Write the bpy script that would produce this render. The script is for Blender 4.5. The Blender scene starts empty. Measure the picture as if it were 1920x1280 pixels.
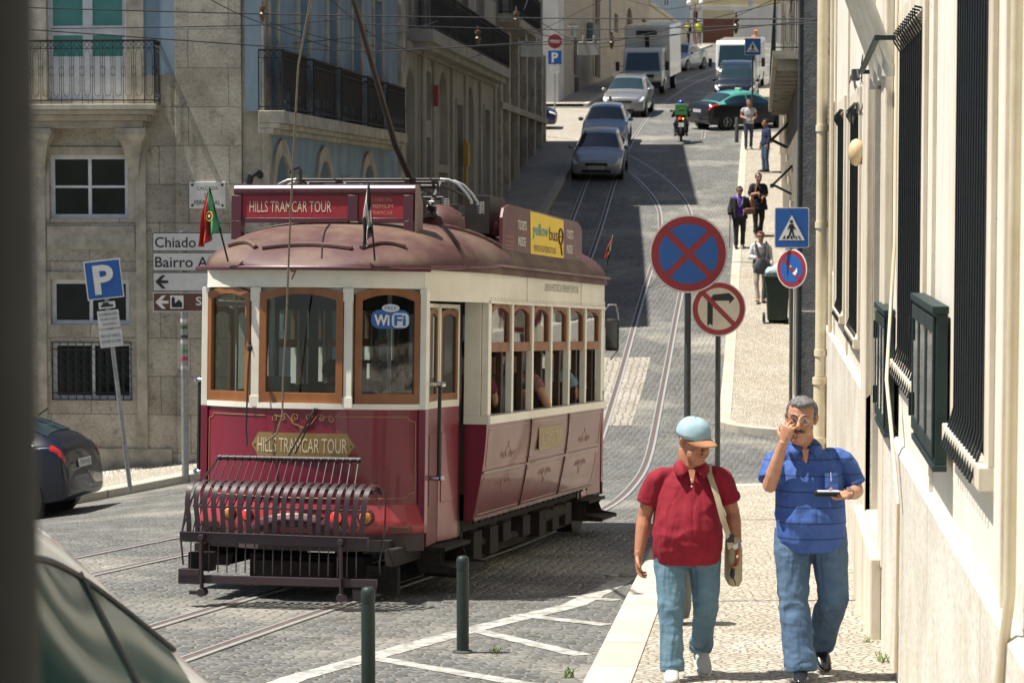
import bpy, math, random
from mathutils import Vector as V, Matrix as M4, noise as NZ
random.seed(7)
S=bpy.context.scene; COL=S.collection
F=4533.0; TH=math.radians(3.33); ZC=5.0; R=math.radians; PI=math.pi
ST=.103
SD=V((ST,1,0)).normalized()
# ---------- camera maths: turn a picture point at a known distance into a place in the street
def P(u,v,Y):
    a=(640-v)/F
    t=Y/(math.cos(TH)+a*math.sin(TH))
    return V(((u-960)/F*t, Y, ZC+t*(-math.sin(TH)+a*math.cos(TH))))
PR=[(-12,1.0),(0,1.95),(8,2.6),(14.5,3.0),(20,3.297),(27,3.675),(34,4.05),(38,4.17),(41,4.12),(47,3.68),(54,2.82),(64,1.45),(72,.27),(79,-.8),(90,-2.25),(105,-3.9),(115,-5.1),(135,-7.2),(168,-10.6),(230,-15.5),(400,-20)]
def prof(y):
    if y<=PR[0][0]: return PR[0][1]
    for i in range(len(PR)-1):
        if y<=PR[i+1][0]:
            a=PR[max(i-1,0)];b=PR[i];c=PR[i+1];d=PR[min(i+2,len(PR)-1)]
            sb=(c[1]-b[1])/(c[0]-b[0])
            m1=((b[1]-a[1])/(b[0]-a[0])+sb)/2 if i>0 else sb
            m2=((d[1]-c[1])/(d[0]-c[0])+sb)/2 if i+2<len(PR) else sb
            h=c[0]-b[0]; t=(y-b[0])/h
            return (2*t**3-3*t*t+1)*b[1]+(t**3-2*t*t+t)*h*m1+(-2*t**3+3*t*t)*c[1]+(t**3-t*t)*h*m2
    return PR[-1][1]
def sst(a,b,x):
    t=min(1,max(0,(x-a)/(b-a))); return t*t*(3-2*t)
def H(x,y):
    z=ZC-prof(y)
    if x<-3.8: z-= .13*(-3.8-max(x,-14))*sst(25,33,y)*(1-sst(44,60,y))
    return z
def lerp(a,b,t): return a+(b-a)*t
def itp(pts,x):
    if x<=pts[0][0]: return pts[0][1]
    for a,b in zip(pts,pts[1:]):
        if x<=b[0]: return lerp(a[1],b[1],(x-a[0])/(b[0]-a[0]))
    return pts[-1][1]
def T(x=0,y=0,z=0,rz=0,rx=0,ry=0,s=1):
    return M4.Translation((x,y,z))@M4.Rotation(rz,4,'Z')@M4.Rotation(ry,4,'Y')@M4.Rotation(rx,4,'X')@M4.Scale(s,4)
# ---------- mesh builder
class MB:
    def __init__(s): s.v=[]; s.f=[]; s.m=[]; s.k=0
    def add(s,vs,fs,M=None):
        b=len(s.v)
        s.v+= [M@V(v) for v in vs] if M is not None else [V(v) for v in vs]
        for f in fs: s.f.append([i+b for i in f]); s.m.append(s.k)
        return s
    def box(s,x,y,z,sx,sy,sz,M=None):
        a,b,c=sx/2,sy/2,sz/2
        vs=[(x+i*a,y+j*b,z+k*c) for i in(-1,1) for j in(-1,1) for k in(-1,1)]
        return s.add(vs,[(0,1,3,2),(4,6,7,5),(0,4,5,1),(2,3,7,6),(0,2,6,4),(1,5,7,3)],M)
    def bb(s,x0,x1,y0,y1,z0,z1,M=None):
        return s.box((x0+x1)/2,(y0+y1)/2,(z0+z1)/2,abs(x1-x0),abs(y1-y0),abs(z1-z0),M)
    def loft(s,rings,closed=True,cap=True,M=None):
        n=len(rings[0]); vs=[p for r in rings for p in r]; fs=[]
        for i in range(len(rings)-1):
            for j in range(n if closed else n-1):
                k=(j+1)%n; fs.append((i*n+j,i*n+k,(i+1)*n+k,(i+1)*n+j))
        if cap and closed: fs.append(tuple(range(n))[::-1]); fs.append(tuple((len(rings)-1)*n+j for j in range(n)))
        return s.add(vs,fs,M)
    def tube(s,pts,r,n=8,M=None,flat=1.0,cap=True,up=None):
        pts=[V(p) for p in pts]; N=len(pts)
        rs=r if isinstance(r,(list,tuple)) else [r]*N
        rings=[];u=None
        for i,p in enumerate(pts):
            d=(pts[min(i+1,N-1)]-pts[max(i-1,0)]).normalized()
            if u is None:
                u=V(up) if up else (V((0,0,1)) if abs(d.z)<.9 else V((1,0,0)))
            u=(u-d*u.dot(d))
            if u.length<1e-5: u=d.orthogonal()
            u.normalize(); w=d.cross(u)
            rr=rs[i]; ra,rb=(rr if isinstance(rr,(list,tuple)) else (rr*flat,rr))
            rings.append([p+u*(ra*math.sin(2*PI*(k+.5)/n))+w*(rb*math.cos(2*PI*(k+.5)/n)) for k in range(n)])
        return s.loft(rings,True,cap,M)
    def cyl(s,a,b,r,r2=None,n=16,M=None): return s.tube([a,b],[r,r if r2 is None else r2],n,M)
    def bar(s,a,b,w,h,M=None,up=None):   # rectangular bar
        return s.tube([a,b],[(h*.7071,w*.7071)]*2,4,M,up=up)
    def sph(s,c,r,n=12,M=None):
        if not isinstance(r,(list,tuple)): r=(r,r,r)
        rings=[]
        for i in range(n//2+1):
            a=-PI/2+PI*i/(n//2); q=max(math.cos(a),.02)
            rings.append([(c[0]+r[0]*q*math.cos(2*PI*k/n),c[1]+r[1]*q*math.sin(2*PI*k/n),c[2]+r[2]*math.sin(a)) for k in range(n)])
        return s.loft(rings,True,True,M)
    def prism(s,poly,h,M=None,z0=0):     # polygon in xy, extruded in z
        n=len(poly)
        vs=[(x,y,z0) for x,y in poly]+[(x,y,z0+h) for x,y in poly]
        return s.add(vs,[tuple(range(n))[::-1],tuple(range(n,2*n))]+[(i,(i+1)%n,n+(i+1)%n,n+i) for i in range(n)],M)
    def disc(s,c,r,t=.004,n=32,M=None):  # disc in xz plane facing -y
        return s.cyl((c[0],c[1],c[2]),(c[0],c[1]+t,c[2]),r,n=n,M=M)
    def grid(s,fn,nu,nv,M=None):
        vs=[fn(i/nu,j/nv) for i in range(nu+1) for j in range(nv+1)]
        return s.add(vs,[(i*(nv+1)+j,(i+1)*(nv+1)+j,(i+1)*(nv+1)+j+1,i*(nv+1)+j+1) for i in range(nu) for j in range(nv)],M)
    def mesh(s,name,mats):
        me=bpy.data.meshes.new(name); me.from_pydata([tuple(v) for v in s.v],[],s.f)
        for m in mats: me.materials.append(m)
        if len(mats)>1: me.polygons.foreach_set('material_index',s.m)
        return me
    def build(s,name,mat,parent=None,smooth=40,bev=0,solid=0,sub=0,fix=True,M=None):
        mats=mat if isinstance(mat,(list,tuple)) else [mat]
        me=s.mesh(name,mats)
        return link(name,me,parent,smooth,bev,solid,sub,fix,M)
def link(name,me,parent=None,smooth=40,bev=0,solid=0,sub=0,fix=True,M=None):
    if fix:
        import bmesh
        bm=bmesh.new(); bm.from_mesh(me); bmesh.ops.recalc_face_normals(bm,faces=bm.faces); bm.to_mesh(me); bm.free()
    if smooth:
        me.polygons.foreach_set('use_smooth',[True]*len(me.polygons))
        if smooth<180: me.set_sharp_from_angle(angle=R(smooth))
    o=bpy.data.objects.new(name,me); COL.objects.link(o)
    if parent: o.parent=parent
    if M is not None: o.matrix_local=M
    if sub: m=o.modifiers.new('s','SUBSURF'); m.levels=m.render_levels=sub
    if solid: m=o.modifiers.new('t','SOLIDIFY'); m.thickness=solid; m.offset=0
    if bev: m=o.modifiers.new('b','BEVEL'); m.width=bev; m.segments=2; m.limit_method='ANGLE'; m.angle_limit=R(35)
    return o
def tag(o,label=None,cat=None,group=None,kind=None):
    if label: o['label']=label
    if cat: o['category']=cat
    if group: o['group']=group
    if kind: o['kind']=kind
    return o
def empty(name,loc,rz,label,cat,group=None):
    o=bpy.data.objects.new(name,None); COL.objects.link(o); o.location=loc; o.rotation_euler=(0,0,rz); o.empty_display_size=.2
    return tag(o,label,cat,group)
def kids(o): return [c for c in COL.objects if c.parent is o]
def copy_tree(o,parent=None):
    c=o.copy(); COL.objects.link(c)
    if parent: c.parent=parent
    for ch in kids(o): copy_tree(ch,c)
    return c
def struct(o): o['kind']='structure'; return o
_tc={}
def textmesh(s,w,h,ext=.002,bold=0,space=1.0):     # lettering centred at the origin in xz, facing -y, fitted to w x h
    cu=bpy.data.curves.new('lettering','FONT'); cu.body=s; cu.align_x='CENTER'; cu.align_y='CENTER'; cu.extrude=0; cu.offset=bold; cu.space_character=space; cu.resolution_u=3
    o=bpy.data.objects.new('t',cu); COL.objects.link(o)
    dg=bpy.context.evaluated_depsgraph_get(); me=bpy.data.meshes.new_from_object(o.evaluated_get(dg))
    COL.objects.unlink(o); bpy.data.objects.remove(o)
    xs=[v.co.x for v in me.vertices]; ys=[v.co.y for v in me.vertices]
    x0,x1,y0,y1=min(xs),max(xs),min(ys),max(ys)
    kx=w/(x1-x0) if w else h/(y1-y0); ky=h/(y1-y0) if h else kx
    vs=[((v.co.x-(x0+x1)/2)*kx,0,(v.co.y-(y0+y1)/2)*ky) for v in me.vertices]
    fs=[tuple(p.vertices) for p in me.polygons]
    return vs,fs
def text(mb,s,x,z,w,h,y=0,bold=0,M=None,wrap=None):
    vs,fs=textmesh(s,w,h,bold=bold); vs=[(a+x,y,c+z) for a,b,c in vs]
    if wrap: vs=[wrap(*v) for v in vs]
    mb.add(vs,fs,M); return mb
# ---------- materials
MT={}
def nodes(name):
    m=bpy.data.materials.new(name); m.use_nodes=True; nt=m.node_tree; b=nt.nodes['Principled BSDF']; return m,nt,b
def mix(nt,a,b,fac,mode='MIX'):
    n=nt.nodes.new('ShaderNodeMix'); n.data_type='RGBA'; n.blend_type=mode
    for k,x in((6,a),(7,b),(0,fac)):
        if hasattr(x,'links'): nt.links.new(x,n.inputs[k])
        elif k==0: n.inputs[0].default_value=x
        else: n.inputs[k].default_value=(*x,1) if len(x)==3 else x
    return n.outputs[2]
def ramp(nt,src,p0,p1,c0=(0,0,0),c1=(1,1,1)):
    n=nt.nodes.new('ShaderNodeValToRGB'); e=n.color_ramp.elements; e[0].position=p0; e[1].position=p1; e[0].color=(*c0,1); e[1].color=(*c1,1)
    nt.links.new(src,n.inputs[0]); return n.outputs[0]
def coords(nt,kind='Object',scale=(1,1,1),rot=(0,0,0),axis=None):
    tc=nt.nodes.new('ShaderNodeTexCoord').outputs[kind]
    if axis:
        sp=nt.nodes.new('ShaderNodeSeparateXYZ'); nt.links.new(tc,sp.inputs[0]); cb=nt.nodes.new('ShaderNodeCombineXYZ')
        nt.links.new(sp.outputs['XYZ'.index(axis)],cb.inputs[0]); nt.links.new(sp.outputs[2],cb.inputs[1]); tc=cb.outputs[0]
    mp=nt.nodes.new('ShaderNodeMapping'); mp.inputs['Scale'].default_value=scale; mp.inputs['Rotation'].default_value=rot
    nt.links.new(tc,mp.inputs[0]); return mp.outputs[0]
def noise(nt,vec,scale,det=4,rough=.55,dist=0):
    n=nt.nodes.new('ShaderNodeTexNoise'); n.inputs['Scale'].default_value=scale; n.inputs['Detail'].default_value=det; n.inputs['Roughness'].default_value=rough; n.inputs['Distortion'].default_value=dist
    nt.links.new(vec,n.inputs[0]); return n.outputs[0]
def bump(nt,h,strength,dist,prev=None):
    n=nt.nodes.new('ShaderNodeBump'); n.inputs['Strength'].default_value=strength; n.inputs['Distance'].default_value=dist
    nt.links.new(h,n.inputs['Height'])
    if prev: nt.links.new(prev,n.inputs['Normal'])
    return n.outputs[0]
def mat(name,c,rough=.6,metal=0,c2=None,sc=6,bp=.15,bsc=60,coat=0,spec=.5,stretch=(1,1,1),emit=0,lo=.35,hi=.7,bd=.004,sheen=0,fold=0):
    if name in MT: return MT[name]
    m,nt,b=nodes(name); L=nt.links
    b.inputs['Roughness'].default_value=rough; b.inputs['Metallic'].default_value=metal; b.inputs['Specular IOR Level'].default_value=spec
    b.inputs['Coat Weight'].default_value=coat
    if sheen: b.inputs['Sheen Weight'].default_value=sheen
    vec=coords(nt,scale=stretch)
    if c2 is None: c2=tuple(x*.78 for x in c)
    n=noise(nt,vec,sc,6,.65); f=ramp(nt,n,lo,hi)
    L.new(mix(nt,c,c2,f),b.inputs['Base Color'])
    rr=nt.nodes.new('ShaderNodeMapRange'); rr.inputs[3].default_value=max(0,rough-.08); rr.inputs[4].default_value=min(1,rough+.12); L.new(n,rr.inputs[0]); L.new(rr.outputs[0],b.inputs['Roughness'])
    fo=None
    if fold: fo=folds(nt,fold)
    if bp: L.new(bump(nt,noise(nt,vec,bsc,4,.6),bp,bd,fo),b.inputs['Normal'])
    if emit: b.inputs['Emission Color'].default_value=(*c,1); b.inputs['Emission Strength'].default_value=emit
    MT[name]=m; return m
def folds(nt,k):      # long creases running down and across the cloth
    a=noise(nt,coords(nt,scale=(1.5,1.5,.28),rot=(.15,.35,0)),k,2,.4,.6); b=noise(nt,coords(nt,scale=(.5,.5,1.6),rot=(0,.55,.2)),k*.8,2,.4,.8)
    return bump(nt,ramp(nt,b,.42,.62),.2,.02,bump(nt,ramp(nt,a,.38,.62),.45,.03))
def plaster(name,c,dirt,crack=(.3,.24,.17),streak=.6,rough=.88):
    m,nt,b=nodes(name); L=nt.links; b.inputs['Specular IOR Level'].default_value=.3
    v=coords(nt); v2=coords(nt,scale=(1,1,.12))
    col=mix(nt,c,tuple(x*.88 for x in c),ramp(nt,noise(nt,v,1.2,6,.6),.35,.7))
    st=nt.nodes.new('ShaderNodeMath'); st.operation='MULTIPLY'; st.inputs[1].default_value=streak; L.new(ramp(nt,noise(nt,v2,5,7,.7),.52,.72),st.inputs[0]); col=mix(nt,col,dirt,st.outputs[0])
    sp=ramp(nt,noise(nt,v,2.3,9,.75),.64,.74); s2=nt.nodes.new('ShaderNodeMath'); s2.operation='MULTIPLY'; s2.inputs[1].default_value=.6; L.new(sp,s2.inputs[0]); col=mix(nt,col,crack,s2.outputs[0])
    nn=nt.nodes.new('ShaderNodeTexNoise'); nn.inputs['Scale'].default_value=3; L.new(v,nn.inputs[0]); vo=nt.nodes.new('ShaderNodeTexVoronoi'); vo.feature='DISTANCE_TO_EDGE'; vo.inputs['Scale'].default_value=.9
    ad=nt.nodes.new('ShaderNodeVectorMath'); L.new(v,ad.inputs[0]); L.new(nn.outputs['Color'],ad.inputs[1]); L.new(ad.outputs[0],vo.inputs[0])
    ck=ramp(nt,vo.outputs[0],.0,.006,(1,1,1),(0,0,0)); mk=nt.nodes.new('ShaderNodeMath'); mk.operation='MULTIPLY'; L.new(ck,mk.inputs[0]); L.new(ramp(nt,noise(nt,v,.8,2),.5,.6),mk.inputs[1]); col=mix(nt,col,crack,mk.outputs[0])
    L.new(col,b.inputs['Base Color']); b.inputs['Roughness'].default_value=rough; L.new(bump(nt,noise(nt,v,30,5,.6),.4,.006,bump(nt,noise(nt,v,2,3),.3,.03)),b.inputs['Normal'])
    MT[name]=m; return m
def glass(name,tint=(.75,.82,.8),refl=1.0):
    if name in MT: return MT[name]
    m,nt,b=nodes(name); nt.nodes.remove(b); out=nt.nodes['Material Output']
    t=nt.nodes.new('ShaderNodeBsdfTransparent'); t.inputs[0].default_value=(*tint,1)
    g=nt.nodes.new('ShaderNodeBsdfGlossy'); g.inputs['Roughness'].default_value=.03; g.inputs[0].default_value=(refl,refl,refl,1)
    fr=nt.nodes.new('ShaderNodeFresnel'); fr.inputs[0].default_value=1.6; nz=noise(nt,coords(nt),3,2)
    nt.links.new(bump(nt,nz,.04,.02),g.inputs['Normal'])
    x=nt.nodes.new('ShaderNodeMixShader'); nt.links.new(fr.outputs[0],x.inputs[0]); nt.links.new(t.outputs[0],x.inputs[1]); nt.links.new(g.outputs[0],x.inputs[2]); nt.links.new(x.outputs[0],out.inputs[0])
    MT[name]=m; return m
def brickmat(name,c1,c2,cm,bw,bh,mort,axis=None,rot=0,rough=.85,bumpd=.01,distort=.02,stain=(.5,.45,.4),stamt=.35,stsc=1.2,fine=40,fineb=.3,seed=0,wear=None,wave=0):
    m,nt,b=nodes(name); L=nt.links
    base=coords(nt,axis=axis,rot=(0,0,rot)); b.inputs['Specular IOR Level'].default_value=.35
    nn=nt.nodes.new('ShaderNodeTexNoise'); nn.inputs['Scale'].default_value=4 if distort<.05 else 1.5; L.new(base,nn.inputs[0])
    sub=nt.nodes.new('ShaderNodeVectorMath'); sub.operation='SUBTRACT'; L.new(nn.outputs['Color'],sub.inputs[0]); sub.inputs[1].default_value=(.5,.5,.5)
    scl=nt.nodes.new('ShaderNodeVectorMath'); scl.operation='SCALE'; L.new(sub.outputs[0],scl.inputs[0]); scl.inputs['Scale'].default_value=distort*2
    ad=nt.nodes.new('ShaderNodeVectorMath'); L.new(base,ad.inputs[0]); L.new(scl.outputs[0],ad.inputs[1])
    br=nt.nodes.new('ShaderNodeTexBrick'); br.inputs['Scale'].default_value=1; br.inputs['Brick Width'].default_value=bw; br.inputs['Row Height'].default_value=bh; br.inputs['Mortar Size'].default_value=mort; br.inputs['Mortar Smooth'].default_value=.4
    br.inputs['Color1'].default_value=(*c1,1); br.inputs['Color2'].default_value=(*c2,1); br.inputs['Mortar'].default_value=(*cm,1); br.offset=.43; L.new(ad.outputs[0],br.inputs[0])
    n1=noise(nt,base,stsc,8,.65); n2=noise(nt,base,fine,4,.6)
    col=mix(nt,br.outputs[0],stain,ramp(nt,n1,.42,.72),'MULTIPLY')
    mm=nt.nodes.new('ShaderNodeMix'); mm.data_type='RGBA'; mm.inputs[0].default_value=stamt; L.new(br.outputs[0],mm.inputs[6]); L.new(col,mm.inputs[7]); col=mm.outputs[2]
    col=mix(nt,col,(.6,.6,.6),ramp(nt,n2,.45,.75),'MULTIPLY')
    if wear: 
        n3=noise(nt,base,wear[1],5,.7); col=mix(nt,col,wear[0],ramp(nt,n3,wear[2],wear[3]))
    L.new(col,b.inputs['Base Color']); b.inputs['Roughness'].default_value=rough
    inv=nt.nodes.new('ShaderNodeMath'); inv.operation='SUBTRACT'; inv.inputs[0].default_value=1; L.new(br.outputs['Fac'],inv.inputs[1])
    nb=bump(nt,n2,fineb,.006); L.new(bump(nt,inv.outputs[0],.8,bumpd,nb),b.inputs['Normal'])
    MT[name]=m; return m
def cobble(name,cA,cB,cJ,size,joint=.1,rough=.8,bd=.012,rand=.75,stain=(.6,.55,.5),asp=1.0,patch=None,rot=.103):
    m,nt,b=nodes(name); L=nt.links; b.inputs['Specular IOR Level'].default_value=.4
    base=coords(nt,scale=(1,1,0),rot=(0,0,rot)); vec=coords(nt,scale=(1/size,asp/size,0),rot=(0,0,rot))
    vo=nt.nodes.new('ShaderNodeTexVoronoi'); vo.voronoi_dimensions='2D'; vo.inputs['Scale'].default_value=1; vo.inputs['Randomness'].default_value=rand; L.new(vec,vo.inputs[0])
    ve=nt.nodes.new('ShaderNodeTexVoronoi'); ve.voronoi_dimensions='2D'; ve.feature='DISTANCE_TO_EDGE'; ve.inputs['Scale'].default_value=1; ve.inputs['Randomness'].default_value=rand; L.new(vec,ve.inputs[0])
    sp=nt.nodes.new('ShaderNodeSeparateXYZ'); L.new(vo.outputs['Color'],sp.inputs[0])
    col=mix(nt,cA,cB,sp.outputs[0])
    n1=noise(nt,base,.9,8,.7); n2=noise(nt,base,30,4,.65)
    col=mix(nt,col,stain,ramp(nt,n1,.4,.75),'MULTIPLY'); col=mix(nt,col,(.62,.62,.62),ramp(nt,n2,.4,.75),'MULTIPLY')
    if patch: n3=noise(nt,base,patch[1],6,.7); col=mix(nt,col,patch[0],ramp(nt,n3,patch[2],patch[3]))
    e=ramp(nt,ve.outputs[0],joint*.35,joint); col=mix(nt,cJ,col,e)
    L.new(col,b.inputs['Base Color']); rr=nt.nodes.new('ShaderNodeMapRange'); rr.inputs[3].default_value=rough-.2; rr.inputs[4].default_value=rough+.1; L.new(sp.outputs[1],rr.inputs[0]); L.new(rr.outputs[0],b.inputs['Roughness'])
    h=nt.nodes.new('ShaderNodeMath'); h.operation='MULTIPLY_ADD'; L.new(sp.outputs[2],h.inputs[0]); h.inputs[1].default_value=.5; L.new(ramp(nt,ve.outputs[0],0,joint*2.2),h.inputs[2])
    L.new(bump(nt,h.outputs[0],1,bd,bump(nt,n2,.4,.005)),b.inputs['Normal'])
    MT[name]=m; return m
# ================= MATERIALS
m_cob=cobble('basalt_setts',(.215,.218,.212),(.10,.104,.107),(.27,.255,.215),.105,joint=.10,rough=.6,bd=.022,rand=.72,asp=1.7,patch=((.40,.375,.32),.3,.5,.68),stain=(.62,.6,.54))
m_cal=cobble('limestone_setts',(.60,.555,.47),(.40,.365,.30),(.15,.125,.095),.066,joint=.14,rough=.75,bd=.008,rand=.85,rot=.85,stain=(.74,.7,.62),patch=((.38,.33,.25),.8,.6,.85))
m_kerb=brickmat('kerb_stone',(.50,.465,.39),(.42,.385,.32),(.2,.18,.15),50,1.15,.012,axis=None,distort=.004,bumpd=.006,stain=(.75,.7,.62),fine=70)
m_asph=mat('asphalt',(.085,.085,.085),.9,c2=(.055,.055,.057),sc=3,bp=.6,bsc=180)
m_paint=mat('road_paint',(.46,.45,.41),.8,c2=(.215,.21,.19),sc=9,bp=.8,bsc=14,lo=.38,hi=.6,bd=.012)
m_pale=cobble('pale_setts',(.50,.46,.40),(.36,.335,.29),(.17,.15,.12),.13,joint=.1,rand=.55,bd=.02)
m_rail=mat('rail_steel',(.62,.62,.61),.35,metal=.5,c2=(.45,.43,.41),sc=20,bp=.1)
m_railr=mat('rail_rust',(.12,.09,.075),.8,c2=(.07,.055,.048),sc=14,bp=.3)
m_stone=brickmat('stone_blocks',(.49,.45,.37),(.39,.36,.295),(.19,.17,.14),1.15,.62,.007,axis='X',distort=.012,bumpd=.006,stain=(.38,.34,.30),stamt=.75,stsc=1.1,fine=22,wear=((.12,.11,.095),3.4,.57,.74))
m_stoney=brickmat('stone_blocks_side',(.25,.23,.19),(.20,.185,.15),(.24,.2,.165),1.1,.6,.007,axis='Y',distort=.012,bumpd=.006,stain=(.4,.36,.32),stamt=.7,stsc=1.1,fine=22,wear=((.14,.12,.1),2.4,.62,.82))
m_trim=mat('stone_trim',(.46,.42,.34),.85,c2=(.23,.21,.165),sc=3.2,bp=.5,bsc=30,bd=.008)
m_blue=mat('blue_wall',(.25,.35,.42),.9,c2=(.15,.21,.26),sc=1.4,bp=.25,bsc=40,stretch=(1,1,.45))
m_grey=mat('pale_plaster',(.38,.36,.31),.9,c2=(.22,.205,.175),sc=1.1,bp=.3,bsc=30,stretch=(1,1,.5))
m_cream=plaster('cream_plaster',(.75,.71,.61),(.55,.47,.35))
m_socle=brickmat('socle_stone',(.72,.69,.61),(.67,.64,.55),(.4,.34,.27),1.5,2.4,.006,axis='Y',distort=.004,bumpd=.004,stain=(.62,.52,.42),stamt=.6,stsc=1.5,fine=25,fineb=.2,wear=((.48,.39,.27),2.4,.6,.74))
m_frame=mat('pale_stone_frame',(.70,.64,.53),.85,c2=(.5,.42,.31),sc=3,bp=.5,bsc=40,bd=.006,stretch=(1,1,.3))  # frame stone in its own pale colour
m_rough=mat('rough_grey_stone',(.31,.30,.27),.95,c2=(.17,.165,.155),sc=5,bp=1,bsc=24,bd=.02)
m_iron=mat('black_iron',(.010,.010,.012),.6,metal=.1,c2=(.02,.018,.016),sc=15,bp=.2)
m_bars=mat('dark_green_iron',(.007,.013,.015),.6,c2=(.016,.022,.023),sc=12,bp=.3)
m_green=mat('green_metal',(.008,.026,.025),.5,c2=(.02,.04,.037),sc=8,bp=.15,metal=.2)
m_wfr=mat('white_frame',(.66,.68,.70),.5,c2=(.5,.52,.54),sc=5,bp=.1)
m_teal=mat('teal_pane',(.05,.22,.19),.2,c2=(.08,.28,.24),sc=2,bp=.02,bsc=4)
m_pane=mat('dark_pane',(.006,.010,.010),.08,c2=(.012,.022,.018),sc=2,bp=.03,bsc=4,spec=.3)
m_inner=mat('dark_interior',(.02,.02,.022),.9)
m_pipe=mat('cream_pipe',(.66,.585,.42),.45,c2=(.55,.46,.3),sc=4,bp=.1)
m_wire=mat('wire_black',(.03,.03,.032),.6)
m_galv=mat('galvanised_steel',(.36,.37,.37),.45,metal=.6,c2=(.24,.25,.25),sc=12,bp=.2)
m_dpole=mat('dark_grey_pole',(.035,.042,.04),.55,c2=(.055,.062,.06),sc=9,bp=.25)
m_alu=mat('sign_back',(.5,.5,.5),.4,metal=.7)
def flat(n,c,r=.5,**k): return mat('paint_'+n,c,r,c2=tuple(x*.82+.01 for x in c),sc=5,bp=.05,**k)
m_white=flat('white',(.74,.73,.68)); m_sblue=flat('blue',(.012,.10,.36),.35); m_red=flat('red',(.30,.018,.028),.35); m_black=flat('black',(.008,.008,.01)); m_brown=flat('brown',(.115,.042,.028)); m_tin=flat('tin',(.60,.60,.57))
# ================= GROUND
def wmat(o):
    M=M4.Identity(4)
    while o: M=o.matrix_basis@M; o=o.parent
    return M
def wpart(mb,name,mat,parent,**k):   # geometry given in street coordinates, stored in the parent's own frame
    Mi=wmat(parent).inverted(); mb.v=[Mi@v for v in mb.v]; return mb.build(name,mat,parent,**k)
def frange(a,b,s):
    n=max(1,int(round((b-a)/s))); return [a+(b-a)*i/n for i in range(n+1)]
def sheet(name,ys,xl,xr,nx,dz,m):
    g=MB(); vs=[];fs=[]
    for y in ys:
        l,r=xl(y),xr(y)
        for j in range(nx+1): x=lerp(l,r,j/nx); vs.append((x,y,H(x,y)+dz))
    for i in range(len(ys)-1):
        for j in range(nx): k=i*(nx+1)+j; fs.append((k,k+1,k+nx+2,k+nx+1))
    g.add(vs,fs); return struct(g.build(name,m,smooth=180))
ys=frange(-12,60,1)+frange(61,240,2)+[300,400]
sheet('cobbled_road',ys,lambda y:-60,lambda y:80,70,0,m_cob)
kx=[(34.3,-16),(34.7,-10),(35.2,-6.4),(36.9,-4.85),(38.4,-3.6),(40,-2.6),(42,-1.97),(88.2,2.78),(89,2.4),(90,1.4)]
def nearL(y): return -1.05+ST*y+(0 if y<32 else 2.2*(1-math.sqrt(max(0,1-((y-32)/1.4)**2))))
def farL(y): return -.75+ST*y+(0 if y>43 else 2.2*(1-math.sqrt(max(0,1-((43-y)/1.4)**2))))
nys=frange(-4,32,1)+[32+1.4*math.sin(i*PI/16) for i in range(1,9)]
fys=[43-1.4*math.sin(i*PI/16) for i in range(8,0,-1)]+frange(43,92,1)
lys=[34.3,34.5,34.7,35.0,35.2,36,36.9,37.6,38.4]+frange(39,88,1)+[89,90]
sheet('pavement',nys,lambda y:nearL(y)+.28,lambda y:1.5+ST*y+(0 if y<34 else 12),6,.12,m_cal)
sheet('pavement',fys,lambda y:farL(y)+.2,lambda y:2+ST*y,4,.12,m_cal)
sheet('pavement',lys,lambda y:-16 if y<39 else -8.4+ST*y,lambda y:itp(kx,y)-.2,8,.12,m_cal)
sheet('pavement',frange(107,170,3),lambda y:1+.17*(y-108),lambda y:3.3+.17*(y-108),3,.12,m_cal)
sheet('pavement',frange(104,125,3),lambda y:-.75+ST*y+.004*(y-104)**2,lambda y:3+ST*y+3,3,.12,m_cal)
def kerb(pts,w,m=m_kerb,h=.13):      # side>0: stone lies to the right of the path
    g=MB(); a=[];
    for i,(x,y) in enumerate(pts):
        p0=V(pts[max(i-1,0)]); p1=V(pts[min(i+1,len(pts)-1)]); d=(p1-p0).normalized(); n=V((d.y,-d.x))
        z=H(x,y); q=V((x,y))+n*w
        a.append([(x,y,z-.1),(x,y,z+h-.012),(x+n.x*w*.08,y+n.y*w*.08,z+h),(q.x,q.y,z+h+.001),(q.x,q.y,z-.1)])
    g.loft(a,True,True); return struct(g.build('kerb',m,smooth=30))
kerb([(nearL(y),y) for y in nys]+[(9,33.42),(14,33.44)],.29)
kerb([(12,41.58)]+[(farL(y),y) for y in fys],.22)
kerb([(itp(kx,y),y) for y in lys],-.24)
kerb([(3.5+.17*(y-108),y) for y in frange(107,170,3)],-.2)
sheet('side_street',frange(33.0,41.9,.6),lambda y:-.1+ST*y+.9+ (1.2 if y>41 else 0),lambda y:26,6,.005,m_asph)
sheet('pale_paving',frange(43,50.5,1),lambda y:-5.2+ST*y,lambda y:-2.3+ST*y,4,.006,m_pale)
sheet('pale_paving',frange(86,106,1),lambda y:-7.6+ST*y,lambda y:-5.5+ST*y,3,.006,m_cal)
sheet('pale_paving',frange(89.5,106,1),lambda y:-22,lambda y:-5.7+ST*y,3,.01,m_cal)
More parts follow.
